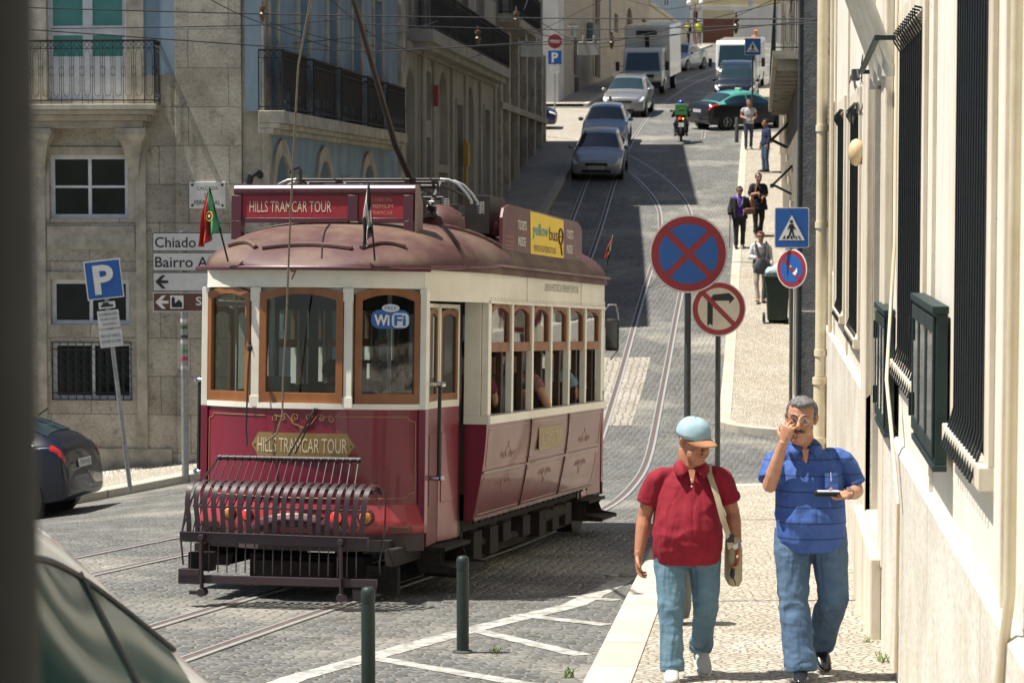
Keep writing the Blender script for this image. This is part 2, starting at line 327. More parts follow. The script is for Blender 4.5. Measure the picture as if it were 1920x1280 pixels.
# ---- tram rails
def rail(pts,name='tram_rail'):
    P2=[]
    for (x0,y0),(x1,y1) in zip(pts,pts[1:]):
        n=max(1,int(abs(y1-y0)/.8))
        P2+=[(lerp(x0,x1,i/n),lerp(y0,y1,i/n)) for i in range(n)]
    P2.append(pts[-1]); 
    for _ in range(10): P2=[P2[0]]+[((a[0]+2*b[0]+c[0])/4,(a[1]+2*b[1]+c[1])/4) for a,b,c in zip(P2,P2[1:],P2[2:])]+[P2[-1]]
    g=MB(); g2=MB()
    for mb,off,hw,dz in((g2,0.03,.065,.007),(g,.075,.020,.014),(g,-.03,.010,.011)):
        r=[]
        for i,(x,y) in enumerate(P2):
            a=V(P2[max(i-1,0)]);b=V(P2[min(i+1,len(P2)-1)]);d=(b-a).normalized();n=V((d.y,-d.x))
            z=H(x,y)
            c=V((x,y))+n*off; l=c-n*hw; q=c+n*hw
            r.append([(l.x,l.y,z-.02),(l.x,l.y,z+dz),(q.x,q.y,z+dz),(q.x,q.y,z-.02)])
        mb.loft(r,True,True)
    o=struct(g.build(name,m_rail,smooth=0)); struct(g2.build('rail_groove',m_railr,smooth=0))
cl=[(-4.4,9),(-2.64,16.5),(-1.8,19.7),(-.5,24.5),(.75,30),(1.55,37),(2.35,46),(3.45,57),(4.55,67),(4.9,73),(4.4,79),(3.7,84),(2.6,90),(2.4,95)]
def off(pts,d):
    o=[]
    for i,(x,y) in enumerate(pts):
        a=V(pts[max(i-1,0)]);b=V(pts[min(i+1,len(pts)-1)]);t=(b-a).normalized(); o.append((x+t.y*d,y-t.x*d))
    return o
for d in(-.45,.45): rail(off(cl,d))
c2=[(-7.9,9),(-5.2,18.6),(-3.7,24),(-2.2,29),(-.9,36),(.1,46),(.95,57),(1.9,67),(2.75,77),(4.0,90),(5.6,105),(8.6,122),(12.4,140),(17,165)]
for d in(-.45,.45): rail(off(c2,d))
c3=[(5.0,90),(6.4,105),(9.6,122),(13.6,140),(18.4,165)]
for d in(-.45,.45): rail(off([(x+1.6,y) for x,y in c3],d))
# ---- painted lines of the hatched bay
def line(pts,w,seed):
    rnd=random.Random(seed); P2=[]
    for a,b in zip(pts,pts[1:]):
        n=max(2,int((V(b)-V(a)).length/.12)); P2+=[(lerp(a[0],b[0],i/n),lerp(a[1],b[1],i/n)) for i in range(n)]
    P2.append(pts[-1]); g=MB(); r=[]
    for i,(x,y) in enumerate(P2):
        a=V(P2[max(i-1,0)]);b=V(P2[min(i+1,len(P2)-1)]);t=(b-a).normalized();n=V((t.y,-t.x))
        l=V((x,y))-n*(w/2+rnd.uniform(-.008,.008));q=V((x,y))+n*(w/2+rnd.uniform(-.008,.008))
        r.append([(l.x,l.y,H(*l)+.004),(q.x,q.y,H(*q)+.004)])
    g.loft(r,False,False); return struct(g.build('road_marking',m_paint,smooth=0))
line([(-1.75,14.2),(-1.35,15.4),(-.31,17.8),(.5,19.4),(1.0,21.4),(1.5,24.5),(2.1,30)],.19,1)
for i,(a,b) in enumerate([((-.93,16.25),(.45,14.6)),((-.26,17.75),(.48,16.4)),((0.02,18.75),(.72,18.1)),((.45,20.1),(.86,19.75)),((.85,22),(1.05,21.6))]): line([a,b],.15,i+3)
line([(-2.3,13.2),(.2,12.5)],.15,12)
# ================= OPENINGS, WALLS
def wm(w): return M4(((ST,1,0,w),(1,0,0,0),(0,0,1,0),(0,0,0,1)))      # (distance along street, outward right, height)
def wallq(g,a0,a1,z0,z1,holes,dep,M,zb=None):
    A=sorted(set([a0,a1]+[min(max(h[i],a0),a1) for h in holes for i in(0,1)])); Z=sorted(set([z0,z1]+[min(max(h[i],z0),z1) for h in holes for i in(2,3)]))
    for i in range(len(A)-1):
        for j in range(len(Z)-1):
            ca,cz=(A[i]+A[i+1])/2,(Z[j]+Z[j+1])/2
            if any(h[0]<ca<h[1] and h[2]<cz<h[3] for h in holes): continue
            g.add([(A[i],0,Z[j]),(A[i+1],0,Z[j]),(A[i+1],0,Z[j+1]),(A[i],0,Z[j+1])],[(0,1,2,3)],M)
    for h in holes:
        p=[(h[0],h[2]),(h[1],h[2]),(h[1],h[3]),(h[0],h[3])]
        for k in range(4):
            q=p[(k+1)%4]; g.add([(p[k][0],0,p[k][1]),(q[0],0,q[1]),(q[0],dep,q[1]),(p[k][0],dep,p[k][1])],[(0,1,2,3)],M)
        if len(h)>4:  # arched head: spandrels
            c=(h[0]+h[1])/2; r=(h[1]-h[0])/2; ry=h[4]
            for s in(-1,1):
                arc=[(c+s*r*math.cos(t*PI/16),h[3]-ry+ry*math.sin(t*PI/16)) for t in range(9)]
                poly=[(c+s*r,h[3])]+arc
                g.add([(x,-.0,z) for x,z in poly],[tuple(range(len(poly)))],M)
                for (x,z),(x2,z2) in zip(arc,arc[1:]): g.add([(x,0,z),(x2,0,z2),(x2,dep,z2),(x,dep,z)],[(0,1,2,3)],M)
def window(root,a0,a1,z0,z1,b,M,cols=2,rows=1,fm=m_wfr,pm=m_pane,fw=.06,name='window',panel=0,s=1,mullw=None):
    g=MB(); t=.05*s; mw=mullw or fw*.8
    g.bb(a0,a1,b,b+t,z0,z0+fw,M); g.bb(a0,a1,b,b+t,z1-fw,z1,M)
    for a in(a0,a1-fw): g.bb(a,a+fw,b,b+t,z0+fw,z1-fw,M)
    for i in range(1,cols):
        a=lerp(a0,a1,i/cols); g.bb(a-mw/2,a+mw/2,b+.004*s,b+t*.9,z0+fw,z1-fw,M)
    for j in range(1,rows):
        z=lerp(z0+panel,z1,j/rows); g.bb(a0+fw,a1-fw,b+.008*s,b+t*.8,z-fw*.28,z+fw*.28,M)
    if panel: g.bb(a0+fw,a1-fw,b+.012*s,b+t*.7,z0+fw,z0+panel,M)
    w=wpart(g,name,fm,root,smooth=0)
    g=MB(); g.bb(a0+fw,a1-fw,b+t*.5,b+t*.66,z0+max(fw,panel),z1-fw,M); wpart(g,'pane',pm,w,smooth=0); return w
def frame(g,a0,a1,z0,z1,w,b0,b1,M,sill=0):
    g.bb(a0-w,a0,b0,b1,z0,z1+w,M); g.bb(a1,a1+w,b0,b1,z0,z1+w,M); g.bb(a0,a1,b0,b1,z1,z1+w,M)
    if sill: g.bb(a0-w-.03,a1+w+.03,b0,b1*1.0+ (b1-b0)*.6,z0-sill,z0,M)
def building(name,loc,label,cat='building',group=None): return empty(name,loc,0,label,cat,group)
# ================= LEFT CORNER BUILDING (stone front towards us, blue side along the street)
YF=39.0
def zv(v,Y=YF): return P(700,v,Y).z
def xu(u,Y=YF): return P(u,400,Y).x
B0=building('corner_building',(-7.5,YF,0.3),'stone corner building with teal balcony doors and a blue wall along the street')
xc=xu(490)
MF=M4(((1,0,0,0),(-.075,1,0,YF+.075*xc),(0,0,1,0),(0,0,0,1)))
win=[(xu(88),xu(238),zv(410),zv(290)),(xu(88),xu(238),zv(610),zv(525)),(xu(88),xu(243),zv(752),zv(642))]
door=(xu(86),xu(236),zv(188),zv(-90))
g=MB(); wallq(g,-16,xc,-1,11.5,win+[door],.28,MF)
# side wall towards the street is in its own mesh (blue)
g.bb(-16,xc-.3,YF+1.2,YF+8,-1,11.4)
wpart(g,'wall',m_stone,B0,smooth=0)
g=MB(); g.bb(xu(330),xu(455),-.09,0.0,-1,11.5,MF); wpart(g,'pilaster',m_stone,B0,smooth=0,bev=.008)
g=MB()      # frames, base
g.bb(xu(455)+.003,xc+.02,-.04,0.0,-1,11.5,MF)
g.bb(-16,xu(318),-.05,0,-1,zv(842),MF)
g.bb(xu(252),xu(272),-.05,0,zv(842)+.003,zv(215),MF); g.bb(xu(62),xu(80),-.05,0,zv(842)+.003,zv(215),MF)
for (a0,a1,z0,z1) in win[:2]: frame(g,a0,a1,z0,z1,.13,-.025,0,MF)
g.bb(xu(82),xu(250),-.03,0,zv(468),zv(424),MF)
frame(g,*door,.30,-.05,0,MF)
wpart(g,'stone_trim',m_trim,B0,smooth=0,bev=.008)
g=MB(); g.bb(xc+.022,-3.90,YF-.05,YF+.4,-1,11.5); wpart(g,'corner_stone',m_trim,B0,smooth=0)
g=MB()
for u0,u1 in((265,328),(20,54)): g.bb(xu(u0),xu(u1),-.012,0,zv(140),11.45,MF)
wpart(g,'painted_panel',m_blue,B0,smooth=0)
window(B0,*win[0],.1,MF,2,2,fw=.07); window(B0,*win[1],.1,MF,2,1,fw=.07)
gw=window(B0,*win[2],.12,MF,2,1,fw=.07)
g=MB(); a0,a1,z0,z1=win[2]
for i in range(11):
    a=lerp(a0+.02,a1-.02,i/10); g.cyl((a,-.02,z0),(a,-.02,z1),.009,n=5,M=MF)
for z in(z0+.01,z0+.12,z1-.12,z1-.01): g.bb(a0,a1,-.028,-.012,z-.008,z+.008,MF)
for i in range(10):
    for k in range(5):
        c=lerp(a0+.02,a1-.02,(i+.5)/10); zc=z0+.12+(z1-z0-.24)*(k+.5)/5
        g.tube([(c+.052*math.sin(t*PI/4),-.02,zc+.06*math.cos(t*PI/4)) for t in range(7)],.005,4,MF)
wpart(g,'window_grille',m_iron,gw,smooth=0)
window(B0,door[0],door[1],door[2],zv(55),.12,MF,2,1,pm=m_teal,fw=.075,name='balcony_door',panel=.72,mullw=.16)
window(B0,door[0],door[1],zv(55)+.003,door[3],.12,MF,2,1,pm=m_teal,fw=.075,name='balcony_door',mullw=.16)
# balcony
g=MB(); xa,xb=-13,xu(303)
zs=zv(197)
for b0,b1,za,zb in((-.62,0,zs-.09,zs),(-.56,0,zs-.16,zs-.09),(-.44,0,zs-.26,zs-.16),(-.36,0,zs-.37,zs-.26)):
    g.bb(xa,xb+ (0.62+b0)*-1,b0,b1,za,zb-.002,MF)
bal=wpart(g,'balcony',m_trim,B0,smooth=0,bev=.01)
for uc in(72,250):
    g=MB(); c=xu(uc); zt=zs-.375
    prof_=[(.0,.40,.24),(-.10,.40,.24),(-.18,.36,.2),(-.22,.3,.17),(-.42,.2,.12),(-.62,.1,.08),(-.72,.09,.09),(-.84,.02,.02)]
    g.loft([[(c-w,-d,zt+z),(c+w,-d,zt+z),(c+w,0,zt+z),(c-w,0,zt+z)] for z,d,w in prof_],M=MF)
    wpart(g,'bracket',m_trim,bal,smooth=0)
def railing(g,p0,p1,z0,h,M,mod=.165,r=.006,fancy=True):
    p0=V(p0);p1=V(p1);L=(p1-p0).length;d=(p1-p0)/L;n=max(1,int(round(L/mod)))
    pt=lambda s,z:(p0.x+d.x*s,p0.y+d.y*s,z)
    for z,rr in((z0+h,.016),(z0+h-.12,.007),(z0+.06,.009)): g.bar(pt(0,z),pt(L,z),rr*2,rr*2,M)
    for i in range(n+1): g.cyl(pt(L*i/n,z0),pt(L*i/n,z0+h),r*(2 if i%n==0 else 1),n=4,M=M)
    if fancy:
        w=L/n
        for i in range(n):
            c=L*(i+.5)/n
            lo,hi=z0+.2,z0+h-.22
            g.tube([pt(c-w*.3,lo)]+[pt(c+w*.3*math.cos(PI+t*PI/6),lo+.08*math.sin(PI+t*PI/6)) for t in range(1,6)]+[pt(c+w*.3,lo),pt(c+w*.3,hi)]+[pt(c+w*.3*math.cos(t*PI/6),hi+.08*math.sin(t*PI/6)) for t in range(1,6)]+[pt(c-w*.3,hi),pt(c-w*.3,lo)],.005,4,M)
            zc=z0+h*.52
            g.tube([pt(c+w*.5+w*.2*math.cos(t*PI/5),zc+.08*math.sin(t*PI/5)) for t in range(11)],.005,4,M)
            g.tube([pt(c-w*.5+w*t/6,z0+h-.06+.045*math.cos(t*PI/3)) for t in range(7)],.005,4,M)
            g.tube([pt(c-w*.5+w*t/6,z0+h-.06-.045*math.cos(t*PI/3)) for t in range(7)],.005,4,M)
g=MB(); railing(g,(xa,-.57,0),(xb-.03,-.57,0),zs,1.0,MF); railing(g,(xb-.03,-.57,0),(xb-.03,0,0),zs,1.0,MF,mod=.14)
wpart(g,'railing',m_iron,bal,smooth=0)
# street side, blue
WL=-7.95; MS=wm(WL)
ztop=ZC+4.35; zsl=ZC+1.42
dys=[39.25,42.0,44.85,47.55,50.2]
g=MB(); h=[(c-.5,c+.5,zsl,zsl+2.7) for c in dys]
arch=[(39.5,40.6,ZC-2.2,ZC+.75,.55),(43.3,44.6,ZC-2.2,ZC+.72,.6),(48.2,49.6,ZC-2.2,ZC+.72,.6)]; rect=[(41.2,41.9,ZC-1,ZC+.25),(46,46.7,ZC-1,ZC+.25)]
wallq(g,YF-.6+.6,53.6,-1,ztop,h+arch+rect,-.3,MS)
g.bb(YF+.4,53.5,-6,-.32,-1,ztop,MS)
wpart(g,'street_wall',m_blue,B0,smooth=0)
g=MB()
for a0,a1,z0,z1 in h: frame(g,a0,a1,z0,z1,.17,0,.035,MS)
for a0,a1,z0,z1,ry in arch:
    c=(a0+a1)/2
    for k in range(12):
        t0,t1=PI*k/12,PI*(k+1)/12; r0,r1=(a1-a0)/2,(a1-a0)/2+.26
        q=[(c-r*math.cos(t),z1-ry+(ry+r-r0)*math.sin(t)) for r in(r0,r1) for t in(t0,t1)]
        g.add([(x,b,z) for b in(.001,.05) for x,z in q],[(0,1,3,2),(4,6,7,5),(0,4,5,1),(2,3,7,6),(0,2,6,4),(1,5,7,3)],MS)
    for a,b_ in((a0-.26,a0),(a1,a1+.26)): g.bb(a,b_,.001,.05,z0,z1-ry,MS)
for a0,a1,z0,z1 in rect: frame(g,a0,a1,z0,z1,.2,0.001,.05,MS)
g.bb(53.0,53.6,0.001,.08,-1,ztop,MS)
wpart(g,'stone_trim',m_trim,B0,smooth=0)
for a0,a1,z0,z1 in h: window(B0,a0+.03,a1-.03,z0,z1,-.12,MS,2,4,fw=.06,s=-1,pm=m_pane,name='balcony_door',panel=.5)
for a in arch: window(B0,a[0],a[1],a[2],a[3],-.22,MS,2,3,fw=.07,s=-1)
for a in rect: window(B0,a[0],a[1],a[2],a[3],-.2,MS,1,2,fw=.06,s=-1)
g=MB()
for b1,za,zb in((.42,zsl-.2,zsl),(.34,zsl-.28,zsl-.2),(.24,zsl-.36,zsl-.28)): g.bb(38.3,51.6+.0,0.001,b1,za,zb-.002,MS)
sb=wpart(g,'balcony',m_trim,B0,smooth=0,bev=.01)
for (a0,a1) in((38.35,40.3),(41.0,43.0),(43.7,45.9),(46.6,48.5),(49.1,51.4)):
    g=MB(); railing(g,(a0,.38,0),(a1,.38,0),zsl,.95,MS,mod=.13,r=.009); railing(g,(a0,0,0),(a0,.38,0),zsl,.95,MS,mod=.19); railing(g,(a1,0,0),(a1,.38,0),zsl,.95,MS,mod=.19)
    g.bb(a0+.02,a1-.02,.372,.378,zsl+.3,zsl+.9,MS)
    wpart(g,'railing',m_iron,sb,smooth=0)
# wall iron near the corner
g=MB(); g.tube([(xu(468),YF-.3,zv(352)),(xu(474),YF-.3,zv(330)),(xu(484),YF-.2,zv(322)),(xu(490),YF,zv(330))],.06,6); g.sph((xu(466),YF-.3,zv(352)),.09,8); wpart(g,'wall_spout',m_iron,B0)
# ================= LEFT ROW: pale arcade house and stone house
B2=building('arcade_house',(-1.9,62,2),'pale stone house with tall arched recesses and a dark iron balcony')
def row(g,a0,a1,z1,holes,M,s=-1,dep=.3): wallq(g,a0,a1,-1,z1,holes,s*dep,M); g.bb(a0+.1,a1-.1,s*(dep+.02),s*6,-1,z1-.02,M); g.bb(a0,a1,s*.02,s*6,z1-.02,z1,M); g.bb(a0,a0+.12,s*.02,s*5.9,-1,z1-.03,M); g.bb(a1-.12,a1,s*.02,s*5.9,-1,z1-.03,M)
z2=ZC+3.85
ah=[(54.2,55.6,ZC-.4,ZC+3.0,.7),(54.2,55.6,ZC-3.2,ZC-.55),(59.6,61.4,ZC+.9,ZC+3.2,.9),(59.6,61.4,ZC-2.2,ZC+.7),(65.3,67.0,ZC-1.2,ZC+3.1,.85)]
dk=[(56.8,58.0,ZC+1.9,ZC+3.05),(56.8,58.0,ZC-3,ZC+1.5),(63,64.2,ZC-2,ZC+2.5),(69.4,70.6,ZC-1,ZC+2.6),(56.4,57.8,z2,z2+2.4),(60,61.4,z2,z2+2.4),(64,65.4,z2,z2+2.4),(67.8,69.2,z2,z2+2.4)]
g=MB(); row(g,53.62,72.5,ZC+9.2,ah+dk,MS); wpart(g,'wall',m_grey,B2,smooth=0)
g=MB()
for a in(58.6,62.1,64.9,68.3,72.0): g.bb(a-.25,a+.25,.001,.07,-1,z2-.5,MS)
for a in(56.15,): g.cyl((a,.12,0),(a,.12,ZC+7),.07,n=8,M=MS)
g.bb(53.8,72.45,.001,.1,z2-.5,z2-.3,MS); g.bb(53.7,72.4,.001,.16,ZC+8.9,ZC+9.2,MS)
for a0,a1,z0,z1 in dk: frame(g,a0,a1,z0,z1,.14,.001,.04,MS)
wpart(g,'stone_trim',m_grey,B2,smooth=0)
for a in dk: window(B2,*a,-.15,MS,1,1,fw=.05,fm=m_bars,s=-1)
for a in ah: g=MB(); g.bb(a[0],a[1],-.2,-.19,a[2],a[3],MS); wpart(g,'niche_back',m_grey,B2,smooth=0)
g=MB(); g.bb(54.6,71.6,.001,.55,z2-.28,z2,MS); g.bb(54.7,71.5,.001,.4,z2-.42,z2-.283,MS); bb_=wpart(g,'balcony',m_grey,B2,smooth=0)
for a0,a1 in((54.7,58.6),(58.9,62.6),(62.9,67.2),(67.5,71.5)):
    g=MB(); railing(g,(a0,.5,0),(a1,.5,0),z2,1.0,MS,mod=.16,r=.011,fancy=False); railing(g,(a0,0,0),(a0,.5,0),z2,1.0,MS,mod=.17,fancy=True)
    for k in range(int((a1-a0)/.32)): g.tube([(a0+.16+.32*k+.12*math.cos(t*PI/4),.5,z2+.5+.3*math.sin(t*PI/4)) for t in range(9)],.012,4,MS)
    wpart(g,'railing',m_iron,bb_,smooth=0)
g=MB(); g.bb(57.95,58.1,.1,.22,ZC+2.25,ZC+2.75,MS); wpart(g,'red_sign_box',flat('sign_red',(.35,.03,.03)),B2)
g=MB(); g.bb(63.7,63.85,.12,.2,ZC-1.2,ZC+1.6,MS); g.bb(63.6,64.0,.1,.25,ZC+.9,ZC+1.5,MS)
yp=tag(g.build('wall_pipe_cover',mat('yellow_paint',(.5,.3,.03),.6),smooth=0,bev=.02),'yellow metal cover standing against the pale arcaded house','pipe cover')
B3=building('stone_house',(.3,80,4),'dark stone house with pilasters, narrow dark openings and a high iron balcony')
z3=ZC+5.6; dk=[(a,a+1.1,ZC-.5+ (a-72)*.17,ZC+2.4+(a-72)*.08) for a in(73.3,76.1,78.9,81.7,84.5)]+[(a,a+1.1,ZC+3.0+(a-72)*.06,ZC+4.9) for a in(73.3,76.1,78.9,81.7,84.5)]+[(a,a+1.1,z3,z3+2.5) for a in(73.3,76.1,78.9,81.7,84.5)]
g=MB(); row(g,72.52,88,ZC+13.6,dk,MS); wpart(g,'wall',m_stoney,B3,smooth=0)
g=MB()
for a in(72.9,75.2,78.0,80.8,83.6,86.4,87.6): g.bb(a-.28,a+.28,.001,.14,-1,z3-.4,MS)
g.bb(72.6,87.9,.001,.2,ZC+2.75,ZC+2.95,MS); wpart(g,'stone_trim',m_trim,B3,smooth=0)
for a in dk: window(B3,*a,-.15,MS,1,1,fw=.06,fm=m_bars,s=-1)
g=MB(); g.bb(73,82,.001,.5,z3-.25,z3,MS); bb_=wpart(g,'balcony',m_trim,B3,smooth=0)
g=MB(); railing(g,(73,.46,0),(81.9,.46,0),z3,1.05,MS,mod=.16,r=.012,fancy=False); railing(g,(73,0,0),(73,.46,0),z3,1.05,MS,mod=.2,fancy=False); wpart(g,'railing',m_iron,bb_,smooth=0)
# ================= beyond the cross street
M2=M4(((.17,1,0,2.0-.17*108),(1,0,0,0),(0,0,1,0),(0,0,0,1)))
B4=building('cream_building',(1,120,8),'sunlit cream building with tall dark red windows behind the traffic camera')
m_b4=mat('cream_far',(.56,.50,.39),.9,c2=(.42,.37,.28),sc=.7,bp=.2,bsc=20,stretch=(1,1,.5)); m_b4w=mat('white_far',(.62,.60,.55),.9,c2=(.48,.46,.42),sc=1,bp=.2)
m_dred=mat('dark_red_wood',(.085,.022,.022),.6,c2=(.05,.015,.015),sc=5); m_brick=brickmat('far_blocks',(.52,.46,.36),(.46,.41,.32),(.36,.31,.24),1.3,.55,.012,axis='Y',distort=.004,bumpd=.005,stain=(.6,.55,.5))
def zz(v,Y): return P(1100,v,Y).z
hs=[(113.2,114.6,zz(142,114),zz(72,114),),(120,122,zz(145,121),zz(-30,121)),(128,129.5,zz(62,129),zz(28,129)),(133,136,zz(58,134),zz(14,134),1.2),(140.4,142.6,zz(58,141),zz(36,141))]
g=MB(); wallq(g,108,144,-1,25,hs,-.3,M2); g.bb(108.1,143.9,-9,-.35,-1,24.9,M2); wpart(g,'wall',m_brick,B4,smooth=0)
g=MB(); g.bb(107.9,108.0,-3.2,.06,-1,25,M2); g.bb(108.0,109.6,0.001,.06,-1,25,M2); wpart(g,'end_wall',m_b4w,B4,smooth=0)
g=MB(); g.bb(107.92,107.98,-12,-3.2,-1,25,M2); wpart(g,'end_wall',m_b4,B4,smooth=0)
for a in hs: window(B4,a[0],a[1],a[2],a[3],-.15,M2,1,1,fw=.12,fm=m_dred,pm=m_dred,s=-1)
for a0,a1 in((113.4,114.4),):
    g=MB(); g.bb(a0,a1,.001,.05,zz(178,114),zz(146,114),M2); wpart(g,'basement_door',m_dred,B4,smooth=0)
g=MB(); frame(g,120,122,zz(145,121),zz(-30,121),.35,.001,.06,M2); wpart(g,'stone_trim',m_b4,B4,smooth=0)
g=MB(); g.bb(133-.5,136.5,.001,.08,zz(64,134),zz(59,134),M2); wpart(g,'window_sill',m_b4,B4,smooth=0)
g=MB(); g.bb(117.5,119.6,.05,.3,zz(76,118),zz(44,118),M2); wpart(g,'meter_box',mat('grey_box',(.17,.18,.19),.6),B4)
g=MB(); g.bb(144.02,168,-.3,.0,-1,zz(38,156),M2); g.bb(144.0,168,-.4,.1,zz(38,156),zz(38,156)+.25,M2)
g.bb(145,149,.001,.04,zz(86,147),zz(52,147),M2)
tag(g.build('garden_wall',m_b4,smooth=0),'low pale wall climbing towards the top of the street beside the cream building','wall')
YE=178.0; ME=M4(((1,0,0,0),(0,1,0,YE),(0,0,1,0),(0,0,0,1)))
xe=lambda u:P(u,50,YE).x; ze=lambda v:P(1300,v,YE).z
B5=building('light_blue_building',(10,YE,12),'light blue building rising behind the low wall at the top of the street')
g=MB(); wallq(g,-14,xe(1292),5,ze(-90),[(xe(1243),xe(1256),ze(14),ze(-16))],.3,ME); g.bb(-14,xe(1291),.32,6,5,ze(-90),ME); wpart(g,'wall',mat('pale_blue_far',(.36,.44,.47),.9,c2=(.3,.37,.4),sc=1),B5,smooth=0)
window(B5,xe(1243),xe(1256),ze(14),ze(-16),.1,ME,2,2,fw=.12)
B6=building('yellow_building',(16,YE,12),'yellow building with a white base and brown garage door atop the street')
g=MB(); wallq(g,xe(1293),xe(1560),5,ze(-90),[(xe(1318),xe(1376),ze(100),ze(35)),(xe(1300),xe(1308),ze(92),ze(22)),(xe(1402),xe(1412),ze(20),ze(-20))],.3,ME); g.bb(xe(1294),xe(1560),.32,6,5,ze(-90),ME); wpart(g,'wall',mat('yellow_far',(.62,.52,.30),.9,c2=(.5,.42,.25),sc=1),B6,smooth=0)
g=MB()
for u0,u1,v0,v1 in((1293,1299.5,100,20),(1308.5,1317.5,100,20),(1376.5,1560,100,20),(1293,1560,19.9,12)): g.bb(xe(u0),xe(u1),-.06,0,ze(v0),ze(v1),ME)
wpart(g,'white_base',m_b4w,B6,smooth=0)
g=MB(); g.bb(xe(1318),xe(1376),.1,.15,ze(100),ze(35),ME)
for i in range(1,9): u=1318+58*i/9; g.bb(xe(u)-.02,xe(u)+.02,.07,.1,ze(100),ze(35),ME)
wpart(g,'garage_door',mat('garage_brown',(.20,.065,.035),.6),B6,smooth=0)
g=MB(); g.bb(xe(1300),xe(1308),.1,.15,ze(92),ze(22),ME); wpart(g,'door',m_dred,B6,smooth=0)
window(B6,xe(1402),xe(1412),ze(20),ze(-20),.1,ME,2,2,fw=.12)
# ================= RIGHT, beyond the side street
B7=building('balcony_house',(8,60,3),'grey stone house with a long iron balcony over the far right pavement')
WR=.68; MR=wm(WR); zb=ZC+2.62
dk=[]
for k in range(11):
    a=43.5+k*4.3
    dk.append((a,a+1.4,ZC-prof(a)+.35,ZC-prof(a)+2.9)); dk.append((a,a+1.4,max(zb,ZC-prof(a)+3.6),max(zb,ZC-prof(a)+3.6)+2.2))
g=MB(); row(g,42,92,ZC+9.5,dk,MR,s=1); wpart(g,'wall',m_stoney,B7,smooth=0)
for a in dk: window(B7,*a,.12,MR,1,1,fw=.07,fm=m_bars)
g=MB(); g.bb(41.85,42.0,-.05,1.1,-1,ZC+9.5,MR); g.bb(42.0,42.6,-.05,-.001,-1,ZC+9.5,MR)
g.bb(41.78,41.85,-.08,1.3,-1,ZC-1.9,MR)
wpart(g,'quoin_stones',m_rough,B7,smooth=0,bev=.02)
g=MB()
for a in dk[::2]: frame(g,a[0],a[1],a[2],a[3],.17,-.06,-.001,MR)
for k in range(10): a=46.2+k*4.3; g.bb(a,a+.5,-.05,-.001,-1,ZC-prof(a)+3.1,MR)
wpart(g,'stone_trim',m_frame,B7,smooth=0)
for zb_,a0,a1 in((zb,42.6,68),(zb+3.2,42.6,60)):
    g=MB(); g.bb(a0,a1,-.5,-.001,zb_-.14,zb_,MR)
    for k in range(int((a1-a0)/1.6)): g.bb(a0+.2+1.6*k,a0+.42+1.6*k,-.42,-.002,zb_-.32,zb_-.143,MR)
    bb_=wpart(g,'balcony',m_trim,B7,smooth=0)
    g=MB(); railing(g,(a0+.03,-.46,0),(a1,-.46,0),zb_,1.0,MR,mod=.17,r=.01); railing(g,(a0+.03,0,0),(a0+.03,-.46,0),zb_,1.0,MR,mod=.15); wpart(g,'railing',m_bars,bb_,smooth=0)
for a in(53,62):
    g=MB(); zt=ZC-prof(a)+3.7
    for da in(0,.8,1.6): g.bar((a+da,-.02,zt),(a+da,-.45,zt-.42),.05,.05,MR); g.bar((a+da,-.02,zt-.6),(a+da,-.42,zt-.4),.04,.04,MR)
    g.bar((a-.1,-.45,zt-.42),(a+1.8,-.45,zt-.42),.08,.08,MR); g.bar((a-.1,-.02,zt),(a+1.8,-.02,zt),.05,.05,MR)
    wpart(g,'awning_frame',m_iron,B7,smooth=0)
g=MB(); g.cyl((41.7,-.02,0),(41.7,-.02,ZC+9),.05,n=8,M=MR); wpart(g,'drainpipe',m_dpole,B7)
# further right row so the street stays closed
B8=building('upper_house',(15,118,8),'plain pale house rising above the white van at the top right of the street')
M8=M4(((.17,1,0,WR+ST*100-17.0+3.2),(1,0,0,0),(0,0,1,0),(0,0,0,1)))
g=MB(); row(g,107,168,27,[(a,a+1.3,12.5,15.5) for a in(110,114,118,122,128,134,140,146,152)],M8,s=1); wpart(g,'wall',m_b4w,B8,smooth=0)
for a in(110,114,118,122,128,134,140,146,152): window(B8,a,a+1.3,12.5,15.5,.12,M8,1,2,fw=.1)
# lanterns at the top
g=MB()
lx,ly=P(1303,60,172).x,172; lz=H(lx,ly)
L_=empty('street_lamp',(lx,ly,lz),0,'wrought street lamp with three white globes at the top of the street','street lamp')
g=MB(); g.tube([(0,0,0),(0,0,.6),(0,0,2.9)],[.12,.06,.045],8)
for s in(-1,1): g.tube([(0,0,2.6),(s*.3,0,2.5),(s*.42,0,2.75)],.03,5)
g.build('post',flat('lamp_red',(.3,.12,.1)),L_)
for x,z in((-.42,2.95),(.42,2.95),(0,3.25)): g=MB(); g.sph((x,0,z),(.2,.2,.24),10); g.build('globe',mat('milk_glass',(.8,.78,.74),.3),L_)
